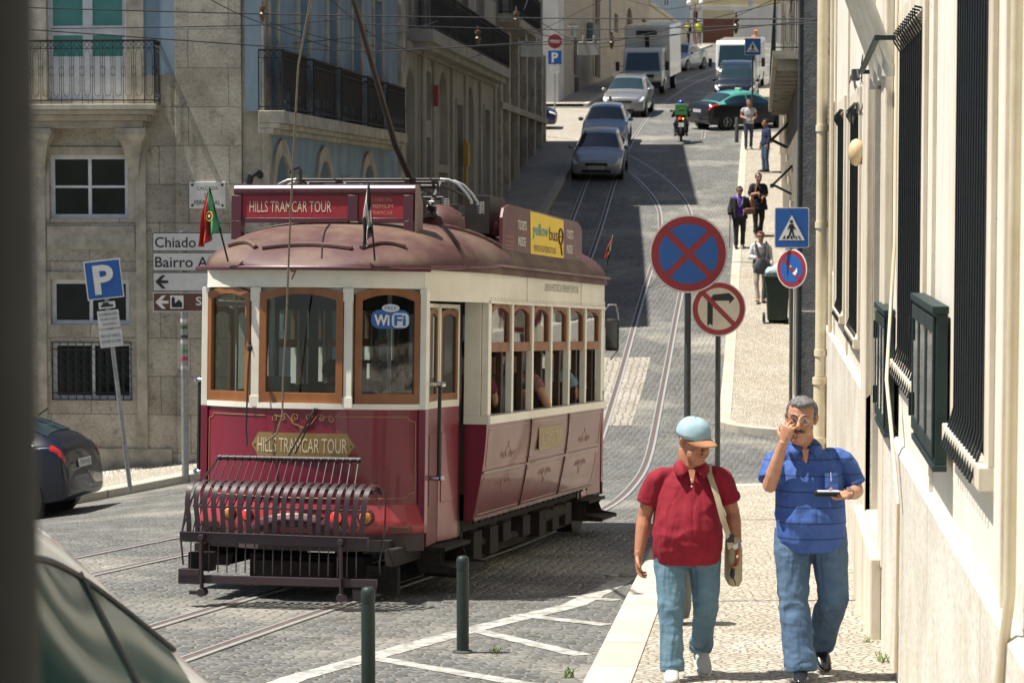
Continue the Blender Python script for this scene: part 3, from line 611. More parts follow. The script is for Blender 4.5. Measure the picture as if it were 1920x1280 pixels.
# ================= NEAR RIGHT BUILDING
W1=.88; MW=wm(W1)
B1=building('cream_wall_building',(3.0,18,1.5),'sunlit cream building with barred windows and green notice cabinets along the near pavement')
zr=lambda v,a:P(1700,v,a).z
gr=[(13.05,15.2,ZC-1.95+.0,ZC+1.0),(9.1,10.75,ZC-1.25,ZC+.95)]
op=[(21.5,23.5,zr(622,22.5),zr(205,22.5)),(25.4,27.4,zr(582,26.4),zr(215,26.4)),
    (13.0,15.15,ZC-1.0,ZC+1.02),(9.2,10.7,ZC-1.0,ZC+.98),(3.5,6.0,ZC-1.0,ZC+1.1),
    (16.75,18.9,ZC-2.5,ZC+.93),(29.4,30.6,ZC-.9,ZC+1.2),(13.0,15.15,ZC+2.0,ZC+4.6),(21.5,23.5,ZC+2,ZC+4.6)]
g=MB(); wallq(g,-4,34,-1,ZC+5.2,op,.42,MW); g.bb(-4,34,.45,7,-1,ZC+5.1,MW); g.bb(34,34.02,0,7,-1,ZC+5.2,MW)
wpart(g,'wall',m_cream,B1,smooth=0)
g=MB(); zs_=lambda a:ZC-1.46-.007*(a-10)     # socle following the street
for a0,a1 in((-4,9.0),(9.0,11.9),(11.9,16.7),(18.95,24),(24,29),(29,33.9)):
    zt=zs_((a0+a1)/2)
    for q0,q1 in((a0,a1-.012),):
        n=4; g.loft([[(q,-.05,-1),(q,-.05,zs_(q)-.03),(q,-.02,zs_(q)),(q,.0,zs_(q)),(q,.0,-1)] for q in(q0,q1)],M=MW)
wpart(g,'socle',m_socle,B1,smooth=0)
g=MB()
for a0,a1 in((31.2,34.0),(18.95,19.75),(16.2,16.74)): g=MB(); g.bb(a0,a1,-.035 if a0>30 else -.06,-.001,zs_(a0)+.004 if a0>30 else ZC-2.48,ZC+5.2,MW); wpart(g,'quoin_stones',m_frame if a0<30 else m_rough,B1,smooth=0,bev=.012)
g=MB(); g.bb(18.905,18.94,-.0,.42,ZC-2.45,ZC+.9,MW)
wpart(g,'door_reveal',m_rough,B1,smooth=0,bev=.012)
g=MB()
for o in op[:5]: g=MB(); frame(g,*o,.16,-.025,-.001,MW); g.bb(o[0]-.16,o[1]+.16,-.06,.3,o[2]-.09,o[2],MW); wpart(g,'stone_frame',m_frame,B1,smooth=0,bev=.004)
for a in(12.25,8.6,20.4,24.4,28.6): g=MB(); g.bb(a-.035,a+.035,-.02,-.001,zs_(a)+.004,ZC+5.2,MW); wpart(g,'stone_strip',m_frame,B1,smooth=0)
g=MB(); g.bb(16.3,19.2,-.13,-.051,-1,ZC-2.42,MW); g.bb(16.75,18.9,-.05,.42,-1,ZC-2.42,MW); wpart(g,'door_step',m_frame,B1,smooth=0,bev=.015)
g=MB(); g.bb(16.75,18.9,.38,.415,ZC-2.41,ZC+.93,MW)
for k in range(2): g.bb(16.85+k*1.05,17.75+k*1.05,.355,.38,ZC-2.2,ZC+.2,MW)
wpart(g,'entrance_door',m_green,B1,smooth=0,bev=.004)
def grille(o,n,parent,pro=.065,ext=.07):
    a0,a1,z0,z1=o; g=MB()
    for i in range(n):
        a=lerp(a0+.04,a1-.04,i/(n-1)); za,zb_=z0-.08,z1+.0
        g.tube([(a,.02,zb_+.0),(a,-pro,zb_+.02),(a,-pro-.0,zb_-.03),(a,-.022,zb_-.10),(a,-.022,za+.17),(a,-.032,za+.13),(a,-pro,za+.03),(a,-pro-.01,za)],[(.007,.022)]*8,4,MW,up=(0,1,0))
    for z in(z1-.3,(z0+z1)/2,z0+.35): g.bb(a0,a1,-.016,-.006,z-.02,z+.02,MW)
    return wpart(g,'window_grille',m_bars,parent,smooth=0)
for o,n in((op[2],12),(op[3],13),(op[0],9),(op[1],9),(op[4],14)):
    w=window(B1,o[0],o[1],o[2],o[3],.3,MW,2,3,fm=m_green); grille(o,n,w)
for o in(op[6],op[7],op[8]): window(B1,o[0],o[1],o[2],o[3],.25,MW,2,3,fm=m_green)
def cabinet(a0,a1,z0,z1,label):
    loc=(W1+ST*a0-.1,a0,z0); t=empty('notice_cabinet',loc,0,label,'notice board','notice cabinets on the cream wall')
    pr=-.085
    g=MB(); g.bb(a0,a1,pr,-.03,z0,z1,MW); g.bb(a0-.03,a1+.03,pr-.02,-.028,z1,z1+.035,MW); g.bb(a0-.01,a1+.01,pr-.01,-.029,z0-.03,z0,MW); wpart(g,'case',m_green,t,smooth=0,bev=.004)
    n=3
    for i in range(n):
        b0,b1=lerp(a0,a1,i/n)+.015,lerp(a0,a1,(i+1)/n)-.015
        g=MB()
        g.bb(b0,b1,pr-.014,pr-.002,z0+.03,z0+.1,MW); g.bb(b0,b1,pr-.014,pr-.002,z1-.09,z1-.02,MW)
        g.bb(b0,b0+.035,pr-.014,pr-.002,z0+.1,z1-.09,MW); g.bb(b1-.035,b1,pr-.014,pr-.002,z0+.1,z1-.09,MW)
        d=wpart(g,'cabinet_door',m_green,t,smooth=0,bev=.003)
        g=MB(); g.bb(b0+.035,b1-.035,pr-.010,pr-.007,z0+.1,z1-.09,MW); wpart(g,'pane',glass('clear_glass',(.85,.9,.87)),d,smooth=0)
        g=MB(); g.bb(b0+.05,b1-.05,pr-.0045,pr-.0015,z0+.14,z1-.13,MW); wpart(g,'notice_paper',mat('notice_paper',(.66,.6,.47),.8,c2=(.45,.4,.3),sc=6),d,smooth=0)
    for z in(z0+.15,z1-.15): g=MB(); g.bb(a1-.0,a1+.03,pr-.025,pr+.02,z-.06,z+.06,MW); wpart(g,'hinge',m_green,t,smooth=0)
cabinet(10.95,12.5,zr(872,10.95),zr(588,10.95),'larger dark green glazed notice cabinet between the two nearest barred windows')
cabinet(15.3,16.5,zr(808,15.4),zr(590,15.4),'smaller dark green glazed notice cabinet beside the tall doorway')
# pipes
def rpipe(name,pts,r,m,label,cat,rings=()):
    g=MB(); g.tube([MW@V(p) for p in pts],r,14)
    for a,b,z in rings: g.cyl(MW@V((a,b,z-.04)),MW@V((a,b,z+.04)),r*1.18,n=14)
    return tag(g.build(name,m),label,cat)
rpipe('drainpipe',[(30.2,-.13,ZC-3.8),(30.2,-.13,ZC-2.2)],.085,m_pipe,'lower thick length of cream drainpipe near the far end of the cream wall','drainpipe',[(30.2,-.13,ZC-2.25),(30.2,-.13,ZC-3)])
rpipe('drainpipe',[(30.2,-.13,ZC-2.19),(30.2,-.13,ZC+5)],.068,m_pipe,'long upper length of cream drainpipe near the far end of the cream wall','drainpipe',[(30.2,-.13,ZC+.9),(30.2,-.13,ZC-.3),(30.2,-.13,ZC-1.9)])
rpipe('cable_conduit',[(14.0,-.08,ZC-2.75),(13.9,-.08,ZC-1.75),(14.9,-.1,ZC-1.1),(15.35,-.03,ZC-.2),(15.4,-.03,ZC+4)],.012,m_pipe,'thin bent cream conduit running past the smaller notice cabinet to the ground','conduit')
rpipe('cable_conduit',[(29.3,-.04,ZC-1.6),(29.3,-.04,ZC+4.5)],.025,m_pipe,'thin straight cream conduit beside the drainpipe','conduit')
rpipe('drainpipe',[(8.1,-.07,ZC-2.5),(8.15,-.07,ZC-1.75),(7.95,-.05,ZC-1.3),(7.9,-.05,ZC+4)],.02,m_pipe,'cream pipe with a bend at the right edge of the picture','drainpipe',[(8.15,-.07,ZC-1.8)])
for k in range(4):
    g=MB(); a=15.8+k*.6; z=zr(120+k*9,a)
    pts=[MW@V(p) for p in((a,-.06,z-.03),(a,-.07,z+.07),(a,-.12,z+.22),(a,-.34,z+.8),(a,-.62,z+1.5))]
    g.tube(pts,.034,10); g.cyl(pts[0]-V((0,0,.05)),pts[0]+V((0,0,.03)),.042,n=10)
    tag(g.build('conduit_tube',mat('conduit_grey',(.50,.49,.43),.5,c2=(.4,.38,.32),sc=5)),'%s of four cream conduit tubes sloping down onto the cream wall'%['nearest','second nearest','third nearest','farthest'][k],'conduit','sloping conduit tubes')
g=MB(); z=zr(98,16.5); g.bar(MW@V((15.5,-.15,z+.03)),MW@V((17.9,-.15,z-.06)),.03,.035); g.bar(MW@V((15.5,0,z+.03)),MW@V((15.5,-.16,z+.03)),.03,.03); g.bar(MW@V((17.9,0,z-.06)),MW@V((17.9,-.16,z-.06)),.03,.03)
tag(g.build('pipe_bracket',m_green,smooth=0),'green bracket clamping the sloping conduit tubes to the wall','bracket')
g=MB(); c=MW@V((20.3,-.09,zr(286,20.3))); g.sph(c,(.07,.09,.115),12); g.box(c.x+.07,c.y,c.z,.05,.14,.2); tag(g.build('wall_alarm',mat('alarm_cream',(.62,.47,.27),.4)),'rounded cream alarm box on the cream wall','alarm box')
g=MB()
rnd=random.Random(5)
for z0_,a in((zr(140,21),21.0),(zr(210,20.9),20.9)):
    g.tube([MW@V((a+.3*i-1.2,-.03-.02*rnd.random(),z0_+.08*math.sin(i*1.4)+.04*rnd.random())) for i in range(12)],.007,5)
g.box(*(MW@V((21.6,-.05,zr(141,21.6)))),.06,.12,.1)
tag(g.build('wall_cables',m_dpole),'loose dark cables and small junction box running along the cream wall','cable')
rndg=random.Random(8)
def weed(x,y,label,s=1):
    g=MB()
    for i in range(18):
        a=rndg.uniform(0,6.28); l=rndg.uniform(.035,.09)*s; c=V((x+rndg.uniform(-.04,.04)*s,y+rndg.uniform(-.04,.04)*s,H(x,y)+.11 if 'wall' in label else H(x,y)))
        d=V((math.cos(a),math.sin(a),0)); n=V((-d.y,d.x,0))*.004*s
        g.add([c-n,c+n,c+d*l*.5+V((0,0,l*.8))+n,c+d*l*.5+V((0,0,l*.8))-n,c+d*l+V((0,0,l*.7))],[(0,1,2,3),(3,2,4)])
    tag(g.build('weed',mat('weed_green',(.12,.2,.03),.7),smooth=0),label,'weed')
weed(W1+ST*15.2-.08,15.2,'larger tuft of weeds growing at the foot of the cream wall'); weed(W1+ST*16.3-.15,16.2,'tiny tuft of weeds at the wall beside the door step',.7)
weed(-.12,16.5,'small weed in the setts beside the farther bollard',.8); weed(.36,15.35,'thin weed at the kerb edge')
# ================= STREET FURNITURE
def bollard(x,y,label):
    z=H(x,y); t=empty('bollard',(x,y,z),0,label,'bollard','short green bollards in the hatched bay')
    h=.665; g=MB(); g.tube([(0,0,0),(0,0,.03),(0,0,.56),(0,0,.575),(0,0,.59),(0,0,.64),(0,0,.66),(0,0,h+.006)],[.043,.043,.0425,.0405,.0435,.0435,.04,.028],20)
    g.build('post',mat('bollard_green',(.006,.021,.016),.5,c2=(.016,.026,.022),sc=9,bp=.3,bsc=30),t)
    g=MB(); g.tube([(0,0,-.01),(0,0,.012),(0,0,.02)],[.075,.07,.045],18); g.build('base_ring',m_dpole,t)
    return t
bollard(-.34,16.55,'bollard standing alone on the setts with its base ring in full view'); bollard(-.87,14.5,'nearest bollard, cut off by the bottom edge of the picture')
def sign(name,loc,ry,label,cat,h0,h1,polr=.03,polm=None,tilt=0,group=None):
    t=empty(name,loc,0,label,cat,group); t.rotation_euler=(0,R(tilt),R(ry))
    g=MB(); g.cyl((0,.045,h0),(0,.045,h1),polr,n=12); g.build('pole',polm or m_dpole,t); return t
def discs(t,z,r,layers,y0=0,x=0,name='sign_plate'):
    g=MB(); g.cyl((x,y0+.006,z),(x,y0+.014,z),r,n=48); g.cyl((x,y0+.014,z),(x,y0+.022,z),r*.97,n=48); s=g.build(name,m_alu,t)
    y=y0
    for rr,m,nm in layers:
        g=MB(); g.cyl((x,y+.003,z),(x,y+.0058,z),rr,n=48); g.build(nm,m,s); y-=.003
    return s,y
def ring(g,x,y,z,r0,r1,n=64):
    vs=[];
    for k in range(n):
        c,s_=math.cos(2*PI*k/n),math.sin(2*PI*k/n); vs+=[(x+r0*c,y,z+r0*s_),(x+r1*c,y,z+r1*s_)]
    g.add(vs,[(2*k,2*k+1,(2*k+3)%(2*n),(2*k+2)%(2*n)) for k in range(n)])
def slash(g,x,y,z,r,w,ang):
    d=V((math.cos(ang),0,math.sin(ang)));n=V((-d.z,0,d.x))*w/2;c=V((x,y,z)); g.add([c-d*r-n,c+d*r-n,c+d*r+n,c-d*r+n],[(0,1,2,3)])
# no stopping
def at(u,Y,lift=0): x=(u-960)/F*Y*1.0; return (x,Y,H(x,Y)+lift)
p=at(1291,18.6,.12); zc=P(1290,476,18.6).z-p[2]
t=sign('no_stopping_sign',p,2,'large round blue sign with a red cross and red rim on a dark pole','road sign',0,zc+.2,.026)
R0=.302
s,y=discs(t,zc,R0,[(R0*.985,m_white,'rim'),(R0*.955,m_red,'red_rim'),(R0*.76,m_sblue,'blue_face')])
g=MB(); slash(g,0,y+.003,zc,R0*.8,R0*.16,PI/4); slash(g,0,y+.0025,zc,R0*.8,R0*.16,-PI/4); g.build('red_cross',m_red,s,smooth=0,fix=False)
# no right turn
p=at(1348,26.7,.12); zc=P(1348,579,26.7).z-p[2]
t=sign('no_turn_sign',p,3,'round white sign forbidding a right turn, half hidden by the larger blue sign','road sign',0,zc+.2,.03)
s,y=discs(t,zc,R0,[(R0*.985,m_white,'rim'),(R0*.96,m_red,'red_rim'),(R0*.77,mat('ivory',(.66,.6,.48),.5),'ivory_face')])
g=MB(); q=R0; g.add([(x*q,y+.003,zc+z*q) for x,z in((-.42,-.62),(-.32,-.54),(-.22,-.62),(-.22,.22),(-.12,.3),(.38,.3),(.38,.17),(.58,.39),(.38,.58),(-.2,.52),(-.42,.3))],[tuple(range(11))]); g.build('arrow',m_black,s,smooth=0,fix=False)
g=MB(); slash(g,0,y,zc,R0*.82,R0*.17,-PI/4); g.build('red_slash',m_red,s,smooth=0,fix=False)
def rrect(x0,x1,z0,z1,r,n=6):
    o=[]
    for cx,cz,a in((x1-r,z1-r,0),(x0+r,z1-r,1),(x0+r,z0+r,2),(x1-r,z0+r,3)):
        o+=[(cx+r*math.cos((a+i/n)*PI/2),cz+r*math.sin((a+i/n)*PI/2)) for i in range(n+1)]
    return o
def plate(g,poly,y0,y1): g.prism(poly,abs(y1-y0),M4(((1,0,0,0),(0,0,1,min(y0,y1)),(0,1,0,0),(0,0,0,1))))
def flatpoly(g,poly,y): g.add([(x,y,z) for x,z in poly],[tuple(range(len(poly)))])
def pedsign(t,zc,w,h):
    g=MB(); plate(g,rrect(-w,w,zc-h,zc+h,w*.12),0,.012); s=g.build('sign_plate',m_alu,t)
    g=MB(); flatpoly(g,rrect(-w,w,zc-h,zc+h,w*.12),-.002); g.build('white_border',m_white,s,smooth=0,fix=False)
    g=MB(); flatpoly(g,rrect(-w*.95,w*.95,zc-h*.96,zc+h*.96,w*.1),-.004); g.build('blue_face',m_sblue,s,smooth=0,fix=False)
    g=MB(); flatpoly(g,[(-w*.76,zc-h*.62),(w*.76,zc-h*.62),(0,zc+h*.62)],-.006); g.build('white_triangle',m_white,s,smooth=0,fix=False)
    g=MB(); y=-.008; q=w
    g.add([(q*.10*math.cos(k*PI/6)-.02*q,y,zc+h*.30+q*.10*math.sin(k*PI/6)) for k in range(12)],[tuple(range(12))])
    for poly in([(-.13,.18),(.1,.18),(.13,-.05),(.06,-.14),(-.1,-.14),(-.14,0)],[(-.13,.16),(-.26,-.08),(-.2,-.1),(-.08,.1)],[(.08,.16),(.25,-.06),(.2,-.1),(.06,.08)],[(-.1,-.12),(.04,-.12),(-.14,-.52),(-.24,-.52)],[(-.02,-.12),(.08,-.12),(.2,-.52),(.1,-.52)],
        [(-.55,-.56),(-.4,-.56),(-.34,-.4),(-.42,-.4)],[(-.32,-.56),(-.2,-.56),(-.17,-.4),(-.26,-.4)],[(-.06,-.56),(.06,-.56),(.05,-.4),(-.05,-.4)],[(.24,-.56),(.34,-.56),(.27,-.4),(.2,-.4)],[(.44,-.56),(.57,-.56),(.42,-.4),(.34,-.4)]):
        g.add([(x*q,y-.0003,zc+z*h) for x,z in poly],[tuple(range(len(poly)))])
    g.build('walking_figure',m_black,s,smooth=0,fix=False); return s
p=at(1484,33,.12); zc=P(1478,427,33).z-p[2]
t=sign('crossing_sign',p,-8,'blue square pedestrian crossing sign above a round no parking sign, by the cream wall','road sign',0,zc+.2,.025)
pedsign(t,zc,.235,.275)
z2_=P(1484,504,33).z-p[2]
s,y=discs(t,z2_,.27,[(.265,m_white,'rim'),(.25,m_red,'red_rim'),(.19,m_sblue,'blue_face')])
g=MB(); slash(g,0,y+.002,z2_,.21,.045,-PI/4); g.build('red_slash',m_red,s,smooth=0,fix=False)
g=MB(); flatpoly(g,[(.02,z2_-.06),(.06,z2_-.03),(.1,z2_+.02),(.11,z2_-.04),(.07,z2_-.09)],y+.001); flatpoly(g,[(-.03,z2_+.03),(.0,z2_+.05),(0,z2_+.02)],y+.001); g.build('peeled_patch',m_white,s,smooth=0,fix=False)
s.rotation_euler.z=R(-38)
p=at(1409,90,.12); zc=P(1409,88,90).z-p[2]
t=sign('crossing_sign',p,0,'small far blue pedestrian crossing sign in front of the dark van','road sign',0,zc+.25,.035); pedsign(t,zc,.3,.31)
# parking sign (leaning)
p=at(240,34.6,.12)
t=sign('parking_sign',p,0,'leaning blue parking sign with small white plates in front of the stone building','road sign',0,3.28,.032,m_galv,tilt=-6.5)
k=34.6/F
def panel(t,z,w,h,m,name,y0=0,x=0,rim=m_white,rot=0):
    g=MB(); g.bb(x-w/2,x+w/2,y0,y0+.012,z-h/2,z+h/2); s=g.build(name,m_alu,t,bev=.002,smooth=0)
    g=MB(); flatpoly(g,rrect(x-w/2+.003,x+w/2-.003,z-h/2+.003,z+h/2-.003,.01),y0-.002); g.build('border',rim,s,smooth=0,fix=False)
    g=MB(); flatpoly(g,rrect(x-w/2+.018,x+w/2-.018,z-h/2+.018,z+h/2-.018,.01),y0-.004); g.build('face',m,s,smooth=0,fix=False); return s
s=panel(t,3.07,.53,.56,m_sblue,'parking_plate'); g=MB(); text(g,'P',-.0,3.07,.29,.42,-.006,bold=.03); g.build('lettering',m_white,s,smooth=0,fix=False); s.rotation_euler=(0,R(0),0)
s=panel(t,2.70,.24,.1,m_tin,'small_plate'); g=MB(); plate(g,[(-.09,2.675),(.09,2.675),(.09,2.7),(.04,2.71),(.02,2.74),(-.05,2.74),(-.07,2.705),(-.09,2.7)],-.006,-.008); g.build('car_symbol',m_black,s,smooth=0)
s=panel(t,2.5,.31,.25,m_tin,'hours_plate'); g=MB()
for i,tx in enumerate(('DIAS DE SEGUNDA A SEXTA','DAS 8.00H AS 20.00H','ZONA RESIDENTE')): text(g,tx,0,2.57-.07*i,[.27,.24,.2][i],.034,-.006)
g.build('lettering',m_black,s,smooth=0,fix=False)
s=panel(t,2.22,.33,.25,m_tin,'hours_plate'); g=MB()
for i,tx in enumerate(('PAGO AOS SABADOS','DAS 8.00H AS 17.00H')): text(g,tx,0,2.26-.08*i,.28,.045,-.006)
g.build('lettering',m_black,s,smooth=0,fix=False)
# direction sign
Yd=36.6; p=at(344,Yd,.12)
t=sign('direction_sign',p,0,'white and brown direction sign with arrows on a stickered grey pole beside the tram','road sign',0,P(344,432,Yd).z-p[2],.055,m_galv)
def dz(v): return P(344,v,Yd).z-p[2]
def dx(u): return (u-344)/F*Yd
for i,(v0,v1,m,tx) in enumerate(((436,471,m_tin,'Chiado'),(473,508,m_tin,'Bairro Alto'),(510,546,m_tin,None),(548,584,m_brown,'S. Roque'))):
    z0,z1=dz(v1),dz(v0); g=MB(); g.bb(dx(288),dx(480),-.06,-.035,z0,z1); s=g.build('direction_board',m_black if i<3 else m_white,t,smooth=0)
    g=MB(); flatpoly(g,rrect(dx(289),dx(479),z0+.012,z1-.012,.01),-.063); g.build('board_face',m,s,smooth=0,fix=False)
    zc=(z0+z1)/2; g=MB(); lm=m_black if i<3 else m_white
    if tx:
        W={'Chiado':.62,'Bairro Alto':1.05,'S. Roque':.75}[tx]; x0=dx(292) if i<2 else dx(368); text(g,tx,x0+W/2,zc-.005,W,.16 if i<2 else .17,-.066,bold=.012)
    if i>=2:
        xa=dx(292); n=-.066
        g.add([(xa,n,zc),(xa+.1,n,zc+.1),(xa+.16,n,zc+.1),(xa+.09,n,zc+.025),(xa+.2,n,zc+.02),(xa+.2,n,zc-.02),(xa+.09,n,zc-.025),(xa+.16,n,zc-.1),(xa+.1,n,zc-.1)],[tuple(range(9))])
    g.build('lettering',lm,s,smooth=0,fix=False)
    if i==3:
        g=MB(); xa=dx(320); flatpoly(g,[(xa,zc-.1),(xa+.2,zc-.1),(xa+.2,zc+.1),(xa,zc+.1)],-.066); q=g.build('church_panel',m_white,s,smooth=0,fix=False)
        g=MB(); flatpoly(g,[(xa+.02,zc-.08),(xa+.18,zc-.08),(xa+.18,zc-.01),(xa+.13,zc+.04),(xa+.08,zc-.01),(xa+.07,zc-.01),(xa+.07,zc+.06),(xa+.045,zc+.085),(xa+.02,zc+.06)],-.069); g.build('church_symbol',m_black,q,smooth=0,fix=False)
rs=random.Random(3)
for i,(v,c) in enumerate(((600,(.6,.6,.55)),(612,(.05,.12,.03)),(640,(.5,.5,.45)),(657,(.1,.25,.1)),(671,(.45,.04,.1)),(688,(.5,.5,.5)),(630,(.04,.04,.04)))):
    g=MB(); z=dz(v); vs=[]
    for k in range(7): a=-PI*.95+PI*.9*k/6; vs+=[(.0565*math.cos(a),.045+.0565*math.sin(a),z-.025-rs.random()*.02),(.0565*math.cos(a),.045+.0565*math.sin(a),z+.02)]
    g.add(vs,[(2*k,2*k+2,2*k+3,2*k+1) for k in range(6)]); g.build('sticker',flat('sticker%d'%i,c),t,fix=False)
# street name plaque
g=MB(); x0,x1,z0,z1=xu(356),xu(424),zv(391),zv(341); g.bb(x0,x1,YF-.06,YF-.03,z0,z1)
t=tag(wpart(g,'street_name_plaque',m_white,empty('plaque_mount',(0,0,0),0,'x','x'),smooth=0,bev=.006),'white marble street name plaque on the stone corner pilaster','plaque')
_m=t.parent; t.parent=None; COL.objects.unlink(_m); bpy.data.objects.remove(_m)
g=MB(); xm=(x0+x1)/2
for i,(tx,w) in enumerate((('CALÇADA',.34),('DO',.09),('FERRAGIAL',.42))): text(g,tx,xm,lerp(z1,z0,(.26,.52,.78)[i]),w,.075,YF-.064)
g.build('lettering',m_black,t,smooth=0,fix=False)
g=MB()
for x in(x0+.05,x1-.05):
    for z in(z0+.05,z1-.05): g.sph((x,YF-.065,z),.022,8)
g.build('bolt',m_iron,t)
# far signs: no entry + parking
p=at(1040,104,.12); t=sign('no_entry_sign',p,0,'round red no entry sign over a blue parking plate beside the cream building','road sign',0,P(1037,72,104).z-p[2]+.2,.035,m_galv)
zc=P(1037,78,104).z-p[2]; s,y=discs(t,zc,.31,[(.3,m_red,'red_face')]); g=MB(); g.bb(-.2,.2,y-.002,y+.002,zc-.05,zc+.05); g.build('white_bar',m_white,s,smooth=0)
zc=P(1037,108,104).z-p[2]; s=panel(t,zc,.62,.62,m_sblue,'parking_plate'); g=MB(); text(g,'P',0,zc,.28,.42,-.008,bold=.03); g.build('lettering',m_white,s,smooth=0,fix=False)
s=panel(t,zc-.52,.4,.3,m_tin,'small_plate')
# litter bin behind the man in red
x,y=1.17,17.2; z=H(x,y)+.12; t=empty('litter_bin',(x,y,z),0,'dark grey rounded litter bin on a post behind the man in the red shirt','litter bin')
g=MB(); g.tube([(0,0,.05),(0,0,.12),(0,0,.62),(0,0,.66)],[.10,.115,.13,.12],20); g.build('body',mat('bin_grey',(.10,.11,.115),.5,bp=.1),t)
g=MB(); g.tube([(0,0,.66),(0,0,.70),(0,0,.74)],[.135,.135,.08],20); g.build('lid',mat('bin_lid',(.3,.3,.28),.5),t)
g=MB(); g.cyl((0,0,0),(0,0,.06),.05); g.build('foot',m_dpole,t)
# wheelie bin
x,y=5.93,54.0; z=H(x,y)+.12; t=empty('wheelie_bin',(x,y,z),R(-5),'dark green wheelie bin overflowing with rubbish bags on the far right pavement','bin')
m_bin=mat('bin_green',(.012,.03,.02),.5,c2=(.02,.045,.03))
g=MB(); g.loft([[(-a,-b,zz_),(a,-b,zz_),(a,b,zz_),(-a,b,zz_)] for a,b,zz_ in((.22,.26,.04),(.24,.3,.5),(.28,.35,1.0))]); g.build('body',m_bin,t,bev=.03,smooth=0)
g=MB(); g.box(0,0,1.01,.64,.78,.05); g.build('rim',m_bin,t,bev=.01,smooth=0)
g=MB(); g.box(0,.42,.78,.6,.04,.55,M4.Rotation(0,4,'X')); g.build('open_lid',m_bin,t,bev=.02)
for s_ in(-1,1): g=MB(); g.cyl((s_*.27,-.2,.11),(s_*.33,-.2,.11),.11); g.build('wheel',m_black,t)
g=MB(); g.sph((x+.1,y,z+1.14),(.22,.26,.2),12); g.sph((x-.12,y+.05,z+1.1),(.17,.2,.13),12)
for i,v_ in enumerate(g.v): v_+=NZ.noise_vector(v_*7)*.05
tag(g.build('rubbish_bag',mat('bag_white',(.55,.58,.58),.35,c2=(.2,.4,.42),sc=5)),'pale rubbish bags heaped in the wheelie bin','rubbish bag')
# foreground pole
g=MB(); g.tube([(-.425,2.0,H(-.43,2)),(-.425,2.0,H(-.43,2)+4)],.0305,20); tag(g.build('foreground_pole',mat('pole_olive',(.011,.012,.010),.8,c2=(.007,.008,.006),sc=5)),'blurred dark pole at the left edge, closest to the viewer','pole')
# bollards far
for i,(u,Y) in enumerate(((1380,88),(1143,99))):
    p=at(u,Y,.1); g=MB(); g.tube([(p[0],p[1],p[2]),(p[0],p[1],p[2]+.85),(p[0],p[1],p[2]+.9)],[.07,.07,.04],10); tag(g.build('bollard',m_dpole),['far bollard by the man in the white shirt','far bollard at the corner beside the grey estate car'][i],'bollard')
# ================= OVERHEAD WIRES
def wire(pts,r,label,n=24,nm='overhead_wire'):
    g=MB(); a=[P(*q) for q in pts]; o=[]
    for p0,p1 in zip(a,a[1:]):
        for i in range(n): o.append(p0.lerp(p1,i/n))
    o.append(a[-1]); L=len(o)-1
    for i,q in enumerate(o): q.z-= .05*math.sin(PI*i/L)
    g.tube(o,r*.8,6); return tag(g.build(nm,m_wire),label,'overhead wire','overhead wires across the street')
W_=[([(-40,12,34),(486,21,36),(1022,29,36),(1550,36,31)],.011,'highest long wire crossing the whole street with two insulators'),
([(-40,49,34),(520,85,37),(700,92,38),(1000,74,38),(1240,64,37),(1550,36,31)],.011,'wire dipping across the stone pilaster and rising to the cream wall'),
([(95,54,34),(520,40,36),(660,34,37)],.009,'pale short wire above the left balcony'),
([(680,46,42),(1060,51,42),(1540,44,34)],.01,'straight wire passing in front of the hanging white boards'),
([(460,90,40),(760,55,44),(820,40,46)],.009,'wire climbing from the stone corner past the blue facade'),
([(1000,-30,60),(970,50,58),(1085,80,60)],.012,'bent wire meeting the hanging boards'),
([(880,-20,55),(1020,42,60),(1090,85,64)],.012,'wire sloping down to the right above the no entry sign'),
([(720,92,46),(980,82,58),(1130,78,62),(1220,60,62),(1460,5,50)],.012,'wire that carries the two hanging white boards'),
([(1090,90,64),(1160,84,64),(1330,50,60),(1450,0,55)],.011,'thin wire rising to the upper right past the truck'),
([(395,0,35),(470,30,37),(620,90,40)],.009,'thin wire slanting over the stone pilaster'),
([(620,0,40),(700,62,44),(760,92,44)],.009,'wire slanting down behind the dark trolley pole'),
([(500,42,39),(640,74,42),(800,96,46)],.009,'wire sagging in front of the blue balconies'),
([(1150,-10,60),(1000,60,58),(880,110,56)],.010,'wire slanting down left towards the stone house'),
([(1380,-5,60),(1250,15,62),(1100,-20,64)],.009,'wire at the very top behind the truck')]
for pts,r,l in W_: wire(pts,r,l)
def insul(u,v,Y,label,s=1):
    c=P(u,v,Y); g=MB(); g.tube([c+V((0,0,z*s)) for z in(.16,.08,.07,.02,.0,-.06,-.08,-.13,-.2)],[.015*s,.02*s,.055*s,.055*s,.02*s,.06*s,.05*s,.04*s,.012*s],10)
    tag(g.build('wire_insulator',mat('insulator_brown',(.12,.075,.04),.35)),label,'insulator','insulators on the overhead wires')
for a in((492,20,36,'insulator high beside the stone corner'),(968,30,38,'insulator above the stone house balcony'),(1147,75,62,'insulator above the box truck cab'),(685,62,42,'pale insulator against the blue facade'),(896,66,52,'insulator against the dark balcony'),(1380,42,50,'long insulator close to the upper right corner of the road')): insul(*a,s=.9 if a[2]<45 else 1.2)
